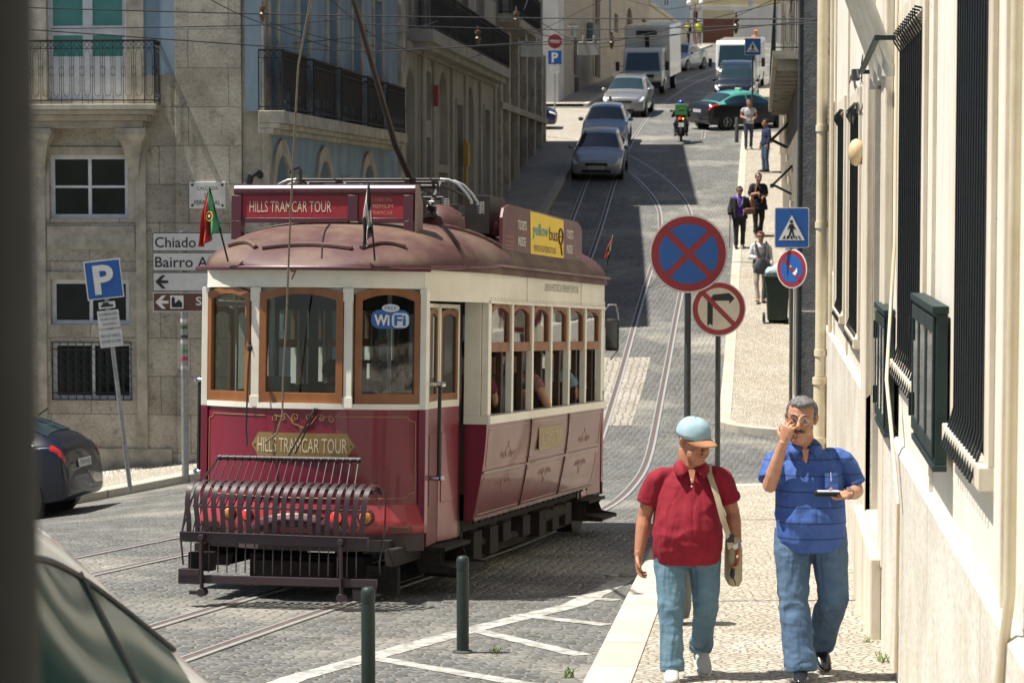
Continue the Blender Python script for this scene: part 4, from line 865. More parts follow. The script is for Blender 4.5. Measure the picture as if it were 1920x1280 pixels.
for i,(u0,u1,v0,v1) in enumerate(((976,1017,78,107),(1083,1124,79,104))):
    Y=62; a=P(u0,v0,Y); b=P(u1,v1,Y); g=MB(); g.bb(a.x,b.x,Y-.02,Y+.02,b.z,a.z); g.bb(a.x+.12,a.x+.17,Y-.03,Y+.03,a.z,a.z+.15); g.bb(b.x-.17,b.x-.12,Y-.03,Y+.03,a.z,a.z+.15)
    tag(g.build('hanging_board',mat('board_white',(.62,.61,.55),.7,c2=(.42,.4,.33),sc=3),smooth=0,bev=.01),['left white board hanging from the wire by the dark house','right white board hanging from the wire, lower edge stained'][i],'hanging board','white boards hanging from the wire')
Y=88; c=P(1074,50,Y); g=MB(); g.box(c.x,Y,c.z+.05,.36,.5,.09); g.cyl((c.x,Y,c.z-.05),(c.x,Y,c.z-.28),.1,n=10); g.sph((c.x,Y,c.z-.3),.12,10)
g.tube([(c.x,Y,c.z-.4),(c.x+.02,Y,c.z-.7)],.03,6); tag(g.build('traffic_camera',m_white),'white traffic camera hanging over the street','camera')
g=MB(); c=P(1143,30,62); g.tube([(c.x,62,c.z-.5),(c.x,62,c.z+3)],.035,8); tag(g.build('wire_hanger',m_galv),'grey vertical hanger rod above the box truck','wire hanger')
# ================= THE TRAM
m_tred=mat('tram_red',(.19,.007,.026),.34,c2=(.145,.007,.022),sc=2.5,bp=.08,bsc=8,coat=.35,bd=.01)
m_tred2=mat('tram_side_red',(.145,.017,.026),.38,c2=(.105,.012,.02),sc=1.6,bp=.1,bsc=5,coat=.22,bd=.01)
m_apron=mat('tram_apron_sunlit_red',(.36,.03,.04),.35,c2=(.28,.025,.035),sc=3,bp=.08,bsc=8,coat=.5)  # red lightened to paint in the sunlight on the flared apron
m_tcream=mat('tram_cream',(.74,.72,.62),.42,c2=(.62,.58,.46),sc=2.5,bp=.12,bsc=14,coat=.2,lo=.45,hi=.8)
m_roof=mat('tram_roof',(.072,.024,.024),.6,c2=(.135,.085,.055),sc=1.5,bp=.25,bsc=9,lo=.42,hi=.62,bd=.01)
m_maroon=mat('tram_maroon',(.085,.014,.024),.38,c2=(.06,.012,.02),sc=4,bp=.2,coat=.3)
m_wood=mat('varnished_wood',(.26,.095,.025),.4,c2=(.17,.058,.015),sc=7,bp=.15,coat=.3,stretch=(1,1,.12))
m_wood2=mat('weathered_wood',(.26,.11,.045),.55,c2=(.17,.07,.03),sc=7,bp=.2,stretch=(1,1,.2))
m_dwood=mat('dark_wood',(.06,.028,.016),.5,c2=(.035,.018,.012),sc=6)
m_gold=mat('gold_line',(.42,.24,.10),.5,c2=(.36,.2,.08)); m_plaq=mat('gold_plaque',(.27,.19,.07),.4,c2=(.22,.15,.05),metal=.2); m_ltr=mat('cream_lettering',(.66,.52,.36),.5)
m_fend=mat('fender_maroon',(.032,.012,.016),.5,c2=(.022,.012,.013),sc=9,bp=.25,bsc=40,coat=.3)
m_under=mat('underframe',(.011,.009,.008),.9,c2=(.028,.021,.017),sc=7,bp=.5,bsc=30)
m_bump=mat('bumper_grey',(.075,.05,.05),.7,c2=(.05,.04,.04),sc=6)
m_tglass=glass('tram_glass',(.55,.62,.60)); m_chrome=mat('chrome',(.7,.7,.7),.15,metal=1,bp=0)
m_cloth_dark=mat('seat_leather',(.05,.03,.025),.6)
TR=empty('tram',(-1.77,19.7,H(-1.77,19.7)+.02),0,'vintage maroon and cream tramcar with a folded slatted fender, seen end on','tram')
TR.rotation_euler=(R(-3.1),0,R(-13.7))
def tp(g,n,m,p=None,**k): return g.build(n,m,p or TR,**k)
LEN=8.05; DP=.38
def plan(t,e=0):     # front outline, t -1..1 ; e outward
    RR=(.95**2+DP**2)/(2*DP); a=t*math.asin(.95/RR); return ((RR+e)*math.sin(a), RR-(RR+e)*math.cos(a))
def tl(l):           # t for a given l
    RR=(.95**2+DP**2)/(2*DP); return math.asin(max(-.95,min(.95,l))/RR)/math.asin(.95/RR)
def q_(l): return plan(tl(l))
MR180=M4.Translation((0,LEN,0))@M4.Rotation(PI,4,'Z')
def flare(z):
    if z<.60: return .06-.02*((.60-z)/.06)
    if z<.80: return .06*((.80-z)/.20)**1.0
    return 0
def band(g,t0,t1,z0,z1,e,n=40,nz=1,th=.02,M=None,fl=False):
    rs=[]
    for k in range(n+1):
        t=lerp(t0,t1,k/n); r=[]
        for j in range(nz+1):
            z=lerp(z0,z1,j/nz); p=plan(t,e+(flare(z) if fl else 0)); r.append((p[0],p[1],z))
        for j in range(nz,-1,-1):
            z=lerp(z0,z1,j/nz); p=plan(t,e+(flare(z) if fl else 0)-th); r.append((p[0],p[1],z))
        rs.append(r)
    return g.loft(rs,True,True,M)
def archring(g,w,z0,z1,rise,fw,fb,M,d0=0,d1=.04,n=10):
    def out(i,off,b):
        a=w/2-off; o=[(-a,z0+b),(a,z0+b)]
        o+=[(a-2*a*k/n, z1-off-rise*(2*k/n-1)**2) for k in range(n+1)]
        return o
    o=out(0,0,0); i_=out(0,fw,fb)
    f=lambda L,d:[(x,d,z) for x,z in L]
    g.loft([f(o,d0),f(i_,d0),f(i_,d1),f(o,d1),f(o,d0)],True,False,M); return i_
def facet(A,B):      # frame with origin mid of A,B ; local x from A to B ; local -y outward
    A=V((*A,0));B=V((*B,0)); x=(B-A).normalized(); y=V((-x.y,x.x,0))
    M=M4.Identity(4); M.col[0][:3]=x; M.col[1][:3]=y; M.col[2][:3]=(0,0,1); M.col[3][:3]=(A+B)/2
    return M,(B-A).length
ZW0,ZW1=1.60,2.56
def end_shell(M,front):
    I=M or M4.Identity(4)
    g=MB(); band(g,-1,1,.78,1.56,0,nz=4,M=M); dash=tp(g,'dash_panel',m_tred)
    g=MB(); band(g,-1,1,.54,.78,0,nz=6,M=M,fl=True); tp(g,'lower_apron',m_apron)
    g=MB(); band(g,-1,1,.40,.54,.05,nz=2,M=M); tp(g,'bumper',m_bump)
    g=MB(); band(g,-1,1,1.56,1.605,.016,M=M,th=.05); band(g,-1,1,2.556,2.72,.0,M=M); band(g,-1,1,2.51,2.56,-.062,M=M,th=.01); tp(g,'cream_header',m_tcream)
    g=MB()
    for l in(-.40,.40): p=q_(l); g=MB(); g.bb(p[0]-.035,p[0]+.035,p[1]-.018,p[1]+.03,1.605,2.556,M); g.bb(p[0]-.045,p[0]+.045,p[1]-.024,p[1]-.0185,2.44,2.55,M); g.bb(p[0]-.045,p[0]+.045,p[1]-.024,p[1]-.0185,1.57,1.66,M); tp(g,'cream_post',m_tcream,smooth=0,bev=.004)
    for s in(-1,1): g=MB(); g.bb(s*.925,s*.985,.34,.43,1.56,2.556,M); tp(g,'cream_post',m_tcream,smooth=0,bev=.004)
    for s in(-1,1): g=MB(); g.bb(s*.925,s*.985,.34,.43,.54,1.559,M); tp(g,'red_post',m_tred,smooth=0,bev=.004)
    out=[]
    for l0,l1 in((-.93,-.45),(-.36,.36),(.45,.93)):
        A=q_(l0); B=q_(l1)
        FM,w=facet(A,B); FM=I@FM
        g=MB(); i_=archring(g,w,ZW0+.005,ZW1,.05,.058,.085,FM,-.02,.03); f=tp(g,'window_frame',m_wood,smooth=0,bev=.003)
        g=MB(); g.add([(x,.01,z) for x,z in i_],[tuple(range(len(i_)))],FM); tp(g,'pane',m_tglass,f,smooth=0,fix=False)
        out.append((FM,w,f))
    return dash,out
dash,fw=end_shell(None,True); end_shell(MR180,False)
# gold lines, scrolls, plaque
def onplan(x,y,z,e=.004): p=plan(tl(x),e-y); return V((p[0],p[1],z))
g=MB()
def pl(g,pts,r=.0035,wrap=onplan):
    g.tube([wrap(x,0,z) for x,z in pts],r,4)
def dens(pts,n=12):
    o=[]
    for a,b in zip(pts,pts[1:]): o+=[(lerp(a[0],b[0],i/n),lerp(a[1],b[1],i/n)) for i in range(n)]
    return o+[pts[-1]]
pl(g,dens([(.30,1.50),(.84,1.50),(.86,1.47),(.90,1.46),(.90,.88),(.86,.87),(.84,.83),(.2,.83)])); pl(g,dens([(-.3,1.50),(-.84,1.50),(-.86,1.47),(-.90,1.46),(-.90,.88),(-.86,.87),(-.84,.83),(.2,.83)]))
def spiral(cx,cz,r,s,t0,turns=1.3,n=20): return [(cx+s*r*(1-k/n*.8)*math.cos(t0+turns*2*PI*k/n),cz+r*(1-k/n*.8)*math.sin(t0+turns*2*PI*k/n)) for k in range(n+1)]
def scroll(g,cx,cz,k,wrap,r=.004,flip=1):
    for s in(-1,1):
        c=cx
        pl(g,[(c+s*k*a,cz+flip*k*b) for a,b in((.0,-.34),(.12,-.26),(.3,-.2),(.42,-.02),(.56,.12),(.75,.02),(.95,.06))],r,wrap)
        pl(g,[(x,cz+flip*(z-cz)) for x,z in spiral(c+s*k*.22,cz,k*.14,s,-1.2)],r,wrap); pl(g,[(x,cz+flip*(z-cz)) for x,z in spiral(c+s*k*.95,cz-k*.04,k*.11,s,1.5)],r,wrap); pl(g,[(x,cz+flip*(z-cz)) for x,z in spiral(c+s*k*.62,cz-k*.02,k*.1,-s,1.2)],r,wrap)
    pl(g,[(cx,cz-flip*k*.28),(cx+k*.06,cz-flip*k*.38),(cx,cz-flip*k*.46),(cx-k*.06,cz-flip*k*.38),(cx,cz-flip*k*.28)],r,wrap)
scroll(g,.03,1.49,.26,onplan)
tp(g,'gold_pinstripe',m_gold,dash,smooth=0)
g=MB(); c,zc=.02,1.26; w,h=.44,.10
o=[(c-w,zc),(c-w+.04,zc+.06),(c-w+.05,zc+.08),(c-w+.06,zc+h)]+[(c-w+.06+(2*w-.12)*k/14,zc+h) for k in range(1,14)]+[(c+w-.06,zc+h),(c+w-.05,zc+.08),(c+w-.04,zc+.06),(c+w,zc)]
rs=[[onplan(x,0,zc-(z-zc),.004),onplan(x,0,z,.004),onplan(x,0,z,.014),onplan(x,0,zc-(z-zc),.014)] for x,z in o]
g.loft(rs,True,True); plq=tp(g,'name_plaque',m_plaq,dash,smooth=0)
g=MB(); text(g,'HILLS TRAMCAR TOUR',c,zc,.76,.12,0,wrap=lambda x,y,z:onplan(x,y,z,.0165)); tp(g,'lettering',m_ltr,plq,smooth=0,fix=False)
g=MB()
for s in(-1,1): g.sph(onplan(c+s*(w-.03),0,zc,.015),.008,8)
tp(g,'bolt',m_iron,plq)
# covered headlamp cowl and lamps
g=MB(); g.loft([[( .42*math.cos(a)*k,-.045-.1*(1-k),.54+.17*math.sin(a)*k) for a in [PI*i/14 for i in range(15)]] for k in(1,.92,.75,.4)],False,False); tp(g,'cowl',m_maroon,smooth=60,solid=.01)
m_lr=mat('lamp_red_lens',(.6,.03,.03),.2,emit=.5,bp=0,coat=1); m_lo=mat('lamp_amber_lens',(.55,.2,.03),.25,bp=0,coat=1)
for l,m,r in((-.60,m_lo,.06),(-.43,m_lr,.055),(.33,m_lr,.065),(.55,m_lo,.068)):
    p=V((*plan(tl(l),.045),.68)); g=MB(); g.tube([p+V((0,.02,0)),p+V((0,-.03,0)),p+V((0,-.035,0))],[r,r,r*.9],16); lo=tp(g,'tail_lamp',m_maroon); g=MB(); g.sph(p+V((0,-.03,0)),(r*.82,.025,r*.82),12); tp(g,'lens',m,lo)
g=MB(); text(g,'7',-.06,2.655,.05,.075,0,wrap=lambda x,y,z:onplan(x,y,z,.003)); tp(g,'route_number',m_red,smooth=0,fix=False)
# wifi sticker
FM,w,f=fw[2]; g=MB(); zc=2.31; flatpoly(g,rrect(-.165+.02,.165+.02,zc-.085,zc+.07,.07),-.0); g.v=[FM@v for v in g.v]; stk=tp(g,'window_sticker',m_sblue,f,smooth=0,fix=False)
g=MB(); g.add([(.02+.075*math.cos(k*PI/10),-.002,zc+.085+.032*math.sin(k*PI/10)) for k in range(20)],[tuple(range(20))],FM); flatpoly(g,[(x,z) for x,z in rrect(.03,.175,zc-.075,zc+.045,.04)],-.002); n=len(g.v)
g.v=g.v[:20]+[FM@v for v in g.v[20:]]; tp(g,'sticker_panel',mat('sticker_pale',(.6,.66,.68),.5),stk,smooth=0,fix=False)
g=MB(); text(g,'FREE',.02,zc+.085,.1,.03,-.004,M=FM); text(g,'Fi',.10,zc-.015,.1,.09,-.004,M=FM,bold=.03); tp(g,'lettering',m_sblue,stk,smooth=0,fix=False)
g=MB(); text(g,'Wi',-.055,zc-.015,.13,.09,-.004,M=FM,bold=.03); tp(g,'lettering',m_white,stk,smooth=0,fix=False)
# ---------- saloon sides
S0,S1=1.6,6.62
def sidel(z): return 1.19-.125*max(0,(1.40-z)/.86)**1.7
SM={1:None,-1:MR180}
win_s=[(1.74+i*.803,1.74+i*.803+.72) for i in range(6)]
for sd in(1,-1):
    M=None if sd==1 else M4.Scale(-1,4,(1,0,0))
    g=MB(); g.loft([[(sidel(z),s,z) for z in frange(.55,1.40,.1)]+[(sidel(z)-.03,s,z) for z in frange(1.40,.55,.1)] for s in(S0,S1)],True,True,M); side=tp(g,'side_panel',m_tred2,smooth=60)
    g=MB(); g.bb(1.10,1.225,S0-.02,S1+.02,1.40,1.475,M); g.bb(1.15,1.20,S0-.0,S1,2.46,2.78,M); g.bb(1.201,1.215,S0,S1,2.455,2.485,M)
    tp(g,'cream_panel',m_tcream,smooth=0,bev=.006)
    ps=[S0+.05]+[ (win_s[i][1]+win_s[i+1][0])/2 for i in range(5)]+[S1-.06]
    for i,s in enumerate(ps):
        w=.055 if i in(0,6) else .036
        g=MB(); g.bb(1.135,1.195,s-w,s+w,1.476,2.459,M); tp(g,'window_post',m_tcream,smooth=0,bev=.004)
    for i,(a,b) in enumerate(win_s):
        FM=M4(((0,-1,0,1.165),(1,0,0,(a+b)/2),(0,0,1,0),(0,0,0,1)))
        if M: FM=M@FM
        g=MB(); i_=archring(g,b-a-.008,2.03,2.47,.055,.045,.085,FM,-.012,.03); f=tp(g,'window_sash',m_wood2,smooth=0,bev=.002)
        g=MB(); g.add([(x,.01,z) for x,z in i_],[tuple(range(len(i_)))],FM); tp(g,'pane',m_tglass,f,smooth=0,fix=False)
        g=MB(); g.bb(a+.0,a+.06,0,0,0,0); g=MB(); g.bb(1.05,1.10,b+.0-.02,b+.05,1.40,2.46,M); tp(g,'inner_post',m_dwood,smooth=0)
    # bulkhead beside the door
    g=MB(); g.bb(.985,1.13,S0-.03,S0+.0,1.476,2.46,M); g.bb(.985,1.21,S0-.034,S0-.021,1.40,1.475,M); tp(g,'cream_bulkhead',m_tcream,smooth=0)
    g=MB(); g.loft([[(.99,S0-.012,z),(sidel(z),S0-.012,z),(sidel(z),S0-.002,z),(.99,S0-.002,z)] for z in frange(.55,1.40,.1)],True,True,M); tp(g,'bulkhead_panel',m_tred,smooth=60)
    for ee in(0,1):
        N=M if ee==0 else (MR180@M4.Scale(-1,4,(1,0,0)) @ (M or M4.Identity(4)))
        # header over the doors
        g=MB(); g.loft([[(x,s,2.46),(x,s,2.78-.05*(1.6-s)),(x-.02,s,2.78-.05*(1.6-s)),(x-.02,s,2.46)] for x,s in((.955,.38),(1.02,.7),(1.14,1.15),(1.20,1.6))],True,True,N); tp(g,'door_header',m_tcream)
        if ee==1 and sd==-1: continue
        # folding door: two narrow leaves
        for k,(sa,sb,la,lb) in enumerate(((.45,.93,.975,.93),(.95,1.44,.93,.975))):
            FMx,w=facet((la,sa),(lb,sb)); 
            FMx=(N@FMx) if N else FMx
            g=MB(); z0=.42; g.bb(-w/2,w/2,0,.03,z0,1.56,FMx); g.bb(-w/2+.06,w/2-.06,-.006,-.0005,.75,1.35,FMx); d=tp(g,'door_leaf',m_tred2 if k==0 else m_tred,smooth=0,bev=.003)
            g=MB(); g.bb(-w/2,w/2,-.002,.032,1.561,1.60,FMx); archring(g,w,1.6,2.44,.0,.035,.02,FMx,-.002,.032); tp(g,'door_frame',m_tcream,d,smooth=0)
            g=MB(); i_=archring(g,w-.07,1.62,2.40,.03,.045,.06,FMx,.002,.028); tp(g,'wood_frame',m_wood2,d,smooth=0)
            g=MB(); g.add([(x,.015,z) for x,z in i_],[tuple(range(len(i_)))],FMx); tp(g,'pane',m_tglass,d,smooth=0,fix=False)
        g=MB(); g.bb(.90,.96,1.48,1.575,.42,2.45,N); tp(g,'dark_gap_strip',m_black,smooth=0)  # black strip painted in for the dark gap between door and bulkhead
        # steps
        g=MB(); g.bb(.80,1.08,.66,1.5,.37,.40,N); g.bb(.85,1.22,.72,1.46,.19,.215,N); g.bb(.83,.86,.72,1.46,.19,.37,N)
        for s in(.70,1.48): g.loft([[(x,s+ds,z) for x,z in((.8,.40),(1.08,.40),(1.02,.33),(1.05,.25),(1.22,.22),(1.22,.18),(.85,.18),(.8,.3))] for ds in(0,.015)],True,True,N)
        tp(g,'door_step',m_under,smooth=0)
    # handrail
    g=MB(); g.tube([(1.03,.50,.98),(1.06,.50,1.02),(1.06,.50,1.74),(1.03,.50,1.78)],.016,8,M); hr=tp(g,'handrail',m_black)
    for z in(.99,1.77): g=MB(); g.cyl((.97,.50,z),(1.075,.50,z),.02,n=10,M=M); g.sph((1.085,.50,z),.028,8,M=M); tp(g,'handrail_mount',m_chrome,hr)
    if sd==1:
        sw=lambda e:(lambda x,y,z:V((sidel(z)+e-y,x,z)))
        g=MB()
        for a,b in((S0+.06,3.24),(3.34,4.90),(5.0,S1-.06)):
            for z0,z1 in((1.02,1.36),(.60,.93)):
                c=.03; pl(g,dens([(a+c,z0),(b-c,z0),(b-c,z0+c),(b,z0+c),(b,z1-c),(b-c,z1-c),(b-c,z1),(a+c,z1),(a+c,z1-c),(a,z1-c),(a,z0+c),(a+c,z0+c),(a+c,z0)],2),.0028,sw(.003))
            if a<3.3 or a>4.95: scroll(g,(a+b)/2,1.10,.26,sw(.003),.002,-1)
            scroll(g,(a+b)/2,.86,.26,sw(.003),.002,1)
        tp(g,'gold_pinstripe',mat('faded_gold',(.46,.30,.22),.38,coat=.3),side,smooth=0)
        g=MB()
        for s in(3.29,4.95): g.loft([[(sidel(z)+.002,s-.012,z),(sidel(z)+.012,s-.012,z),(sidel(z)+.012,s+.012,z),(sidel(z)+.002,s+.012,z)] for z in frange(.56,1.39,.1)])
        g.bb(sidel(.97)+.002,sidel(.97)+.014,S0,S1,.965,.985); g.bb(sidel(.56)-.01,sidel(.56)+.016,S0,S1,.55,.575)
        for k in range(60): g.sph((sidel(.56)+.018,S0+.04+k*.084,.562),.006,6)
        tp(g,'panel_strip',m_maroon,side,smooth=0)
        g=MB(); g.bb(sidel(1.2)+.004,sidel(1.2)+.014,3.62,4.66,1.08,1.30); q=tp(g,'name_plaque',m_plaq,side,smooth=0,bev=.003)
        g=MB(); text(g,'HILLS TRAMCAR TOUR',4.14,1.19,.86,.12,0,wrap=lambda x,y,z:V((sidel(1.2)+.017-y,x,z))); tp(g,'lettering',m_ltr,q,smooth=0,fix=False)
        g=MB(); text(g,'LISBON HISTORICAL PREMIUM TRAMCAR',4.5,2.64,1.55,.075,0,wrap=lambda x,y,z:V((1.2025-y,x,z))); tp(g,'lettering',mat('faint_lettering',(.33,.31,.26),.6),smooth=0,fix=False)
        g=MB(); g.bb(1.201,1.204,3.0,3.005,2.49,2.77); g.bb(1.201,1.204,5.4,5.405,2.49,2.77)
        for k in range(40): g.sph((1.203,S0+.05+k*.126,2.505),.005,6)
        tp(g,'panel_joint',m_trim,smooth=0)
# ---------- roof
def hw(s):
    s=min(s,LEN-s)
    if s<.4:
        R_=(1+.5**2)/(2*.5); x=min(.5,max(0,s+.1)); return math.sqrt(max(0,R_*R_-(R_-x)**2))
    return 1.0+.24*sst(.4,1.6,s)
def rise(s):
    s=min(s,LEN-s); q=min(1,max(0,(s+.10)/1.9)); return .47*(1-(1-q)**2.4)**.85+.0
def roofz(l,s):
    c=min(1,(abs(l)/max(hw(s),1e-4)))**(1/.75); return 2.715+rise(s)*math.sqrt(max(0,1-c*c))**.9
ss=[-.0999,-.097,-.09,-.08,-.06,-.03,0,.05,.1,.2,.3,.45,.6]+frange(.8,LEN-.8,.2)+[LEN-x for x in(.6,.45,.3,.2,.1,.05,0,-.03,-.06,-.08,-.09,-.097,-.0999)]
g=MB(); n=36
g.loft([[ (hw(s)*math.copysign(abs(math.cos(a))**.75,math.cos(a)),s,2.715+rise(s)*max(0,math.sin(a))**.9) for a in [PI*k/n for k in range(n+1)]] for s in ss],True,True)
roof=tp(g,'roof',m_roof,smooth=60)
g=MB(); bp_=[(plan(lerp(-1,1,k/40),.10)[0],plan(lerp(-1,1,k/40),.10)[1],2.712) for k in range(41)]; g.tube(bp_,.019,8); g.tube([(1.26,s,2.79) for s in(1.7,6.6)],.012,6); g.tube([(.99,.4,2.73),(1.1,.85,2.745),(1.24,1.55,2.77),(1.26,1.7,2.79)],.016,6); tp(g,'gutter',m_maroon,roof)
g=MB()
def eyebrow(pts):
    o=[]
    for k,(l,s) in enumerate(pts):
        o.append(V((l,s,roofz(l,s)+.012)))
    g.tube(o,[(.02,.022)]*len(o),6)
for t0,t1,b in((-.92,-.52,.1),(-.44,.44,.14),(.52,.95,.1)):
    pts=[]
    for k in range(15):
        u=k/14; t=lerp(t0,t1,u); p=plan(t,-.0); cc=b*math.sin(PI*u)
        pts.append((p[0]*(.86-cc*.35),p[1]*.8+.10+cc*.7))
    eyebrow(pts)
eyebrow([(1.12-.35*math.sin(PI*k/14),1.0+1.3*k/14) for k in range(15)])
tp(g,'rain_moulding',m_roof,roof)
g=MB(); g.tube([(l,s,roofz(l,s)+.006) for l,s in [(.18-.22*math.sin(k/12*1.2)-.0*k,.0+.07*k) for k in range(13)]],.006,5); tp(g,'roof_cable',m_iron,roof)
# destination box
BY=.92
g=MB()
g.tube([(-.91,BY,3.40),(.72,BY,3.40)],.055,10)
for l in(-.885,.165,.66): g.bb(l-.045,l+.045,BY-.05,BY+.05,(3.36 if l==.165 else 3.36),3.14)
g.bb(-.84,.12,BY-.035,BY+.035,3.125,3.165); g.bb(.21,.62,BY-.035,BY+.035,3.125,3.165)
g.bb(-.93,-.84,BY-.05,BY+.05,2.98,3.14); g.bb(.62,.71,BY-.05,BY+.05,2.98,3.14)
for k in range(16):
    for l in(-.9,.165,.665):
        g.sph((l,BY-.052,3.15+k*.0) if k==0 else (lerp(-.88,.7,k/15),BY-.055,3.40),.006,6)
box=tp(g,'destination_box',m_maroon,smooth=30,bev=.006)
g=MB(); g.loft([[(.72,BY-.05+dy,z) for dy,z in((0,3.45),(.08,3.45),(.2,3.3),(.2,3.02),(0,2.98))],[(.735,BY-.05+dy,z) for dy,z in((0,3.45),(.08,3.45),(.2,3.3),(.2,3.02),(0,2.98))]],True,True); tp(g,'end_plate',mat('end_plate',(.17,.11,.09),.5),box,smooth=0)
g=MB(); g.bb(-.838,.118,BY-.03,BY-.012,3.166,3.355); pn=tp(g,'name_panel',m_red,box,smooth=0)
g=MB(); text(g,'HILLS TRAMCAR TOUR',-.40,3.262,.74,.095,BY-.033); tp(g,'lettering',m_ltr,pn,smooth=0,fix=False)
g=MB(); g.bb(.212,.613,BY-.03,BY-.012,3.166,3.355); pn=tp(g,'name_panel',m_red,box,smooth=0)
g=MB()
for i,(tx,wd) in enumerate((('LISBON',.17),('PREMIUM',.2),('TRAMCAR',.2))): text(g,tx,.42,3.32-.055*i,wd,.033,BY-.033)
tp(g,'lettering',mat('faded_letter',(.45,.22,.14),.6),pn,smooth=0,fix=False)
# side advertising board
lb=1.10; sa,sb=2.31,5.76
o=[(sa,2.875),(sb,2.875),(sb,3.22),(sb-.06,3.30),(sb-.25,3.345),(sa+.25,3.37),(sa+.06,3.33),(sa,3.24)]
g=MB(); g.loft([[(x_,s,z) for s,z in o] for x_ in(lb,lb+.03)],True,True)
m_ad=mat('board_maroon',(.095,.012,.018),.4,c2=(.08,.012,.018),coat=.2)
ad=tp(g,'advert_board',m_ad,smooth=0,bev=.004)
sd_=lambda e:(lambda x,y,z:V((lb+.03+e-y,x,z)))
def adp(poly,e,m,n,p=ad): g=MB(); g.add([sd_(e)(s,0,z) for s,z in poly],[tuple(range(len(poly)))]); return tp(g,n,m,p,smooth=0,fix=False)
yl=adp([(3.42,2.92),(4.86,2.92),(4.84,3.33),(3.38,3.35)],.003,mat('yellow_panel',(.78,.55,.01),.4,c2=(.72,.5,.01)),'yellow_panel')
g=MB(); text(g,'yellow',3.82,3.17,.66,.15,0,wrap=sd_(.006),bold=.01); tp(g,'lettering',mat('teal_letter',(.02,.32,.36),.5),yl,smooth=0,fix=False)
g=MB(); text(g,'bus',4.38,3.17,.38,.13,0,wrap=sd_(.006),bold=.01); text(g,'OFFICIAL SIGHTSEEING TOURS',4.02,3.01,.95,.06,0,wrap=sd_(.006)); 
for r in(.0,): g.tube([sd_(.006)(4.70+.09*math.sin(k*PI/8),0,3.16+.075*math.cos(k*PI/8)) for k in range(17)],.012,4); g.bar(sd_(.006)(4.62,0,3.16),sd_(.006)(4.78,0,3.16),.02,.01); g.bar(sd_(.006)(4.70,0,3.08),sd_(.006)(4.76,0,2.98),.02,.01)
tp(g,'lettering',mat('brown_letter',(.07,.02,.03),.5),yl,smooth=0,fix=False)
g=MB()
for s_,w_ in((3.06,.34),(5.14,.32)):
    for tx_,z_,k_ in(('TICKETS',3.20,1),('INSIDE',3.05,.88)): g=MB(); text(g,tx_,s_,z_,w_*k_,.085,0,wrap=sd_(.004),bold=.01); tp(g,'lettering',m_white,ad,smooth=0,fix=False)
g=MB()
for s_,z_,w_ in((2.58,3.08,.3),(2.58,3.035,.26),(2.58,3.0,.28),(2.58,2.97,.24),(5.56,2.99,.22),(5.56,2.94,.26)): g.add([sd_(.004)(s_-w_/2,0,z_-.008),sd_(.004)(s_+w_/2,0,z_-.008),sd_(.004)(s_+w_/2,0,z_+.004),sd_(.004)(s_-w_/2,0,z_+.004)],[(0,1,2,3)])
tp(g,'small_print',mat('faded_print',(.35,.16,.13),.6),ad,smooth=0,fix=False)
g=MB()
for s in(2.9,4.0,5.2): g.bar((lb,s,2.9),(lb-.25,s,2.85),.03,.03)
tp(g,'board_bracket',m_maroon,ad,smooth=0)
# roof gear
for l,s,r in((.62,2.0,.24),(.78,2.75,.22)):
    g=MB(); z=roofz(l,s)-.03; g.tube([(l,s,z),(l,s,z+.07),(l,s,z+.15),(l,s,z+.2),(l,s,z+.215)],[r,r*.98,r*.8,r*.45,.02],20); tp(g,'roof_vent',m_roof,roof,smooth=60)
m_gear=mat('roof_gear',(.018,.012,.012),.5,c2=(.03,.025,.022),sc=8,metal=.2); m_steel=mat('bright_steel',(.5,.5,.5),.25,metal=1,bp=.1)
g=MB()
for l in(-.62,.62): g.bb(l-.03,l+.03,1.7,3.9,3.21,3.26)
for s in(1.75,2.3,3.0,3.8): g.bb(-.66,.66,s-.03,s+.03,3.262,3.31)
g.bb(.72,.96,2.5,3.1,3.1,3.45); g.bb(.3,.62,1.55,1.6,3.2,3.36); g.bb(-.5,-.1,2.9,3.5,3.2,3.42); g.bb(.1,.5,3.1,3.6,3.2,3.4)
pg=tp(g,'pantograph',m_gear,smooth=0,bev=.004)
g=MB()
for s,z,l0,l1,r in((2.1,3.57,-.78,.62,.012),(2.2,3.55,-.78,.62,.012),(2.0,3.50,-.7,.6,.02),(2.4,3.42,-.7,.55,.016),(1.9,3.38,-.5,.4,.012)): g.tube([(l0,s,z),(l1,s,z)],r,8)
for l in(-.7,-.35,.3,.55): g.bar((l,1.95,3.56),(l,3.2,3.48),.02,.02); g.bar((l,1.9,3.3),(l+.03,2.2,3.55),.025,.025)
g.bar((-.6,2.2,3.28),(.5,2.3,3.55),.02,.02); g.bar((.6,2.2,3.28),(-.5,2.3,3.55),.02,.02)
tp(g,'pantograph_frame',m_gear,pg)
g=MB()
for l0,l1,r,z,s in((-.45,.02,.034,3.49,1.97),(.1,.45,.028,3.49,1.97),(-.6,.5,.008,3.44,1.9),(-.6,.6,.006,3.36,1.9),(.0,.5,.014,3.33,2.2),(-.55,-.2,.014,3.34,2.2)): g.tube([(l0,s,z),(l1,s,z)],r,10)
for k in range(5): g.tube([(.62+.035*math.cos(t*PI/4),2.2+.035*math.sin(t*PI/4),3.30+.012*t/8+k*.022) for t in range(9)],.007,4)
for k in range(5): g.tube([(.90+.03*math.cos(t*PI/4),2.4+.03*math.sin(t*PI/4),3.28+.012*t/8+k*.022) for t in range(9)],.007,4)
tp(g,'spring',m_steel,pg)
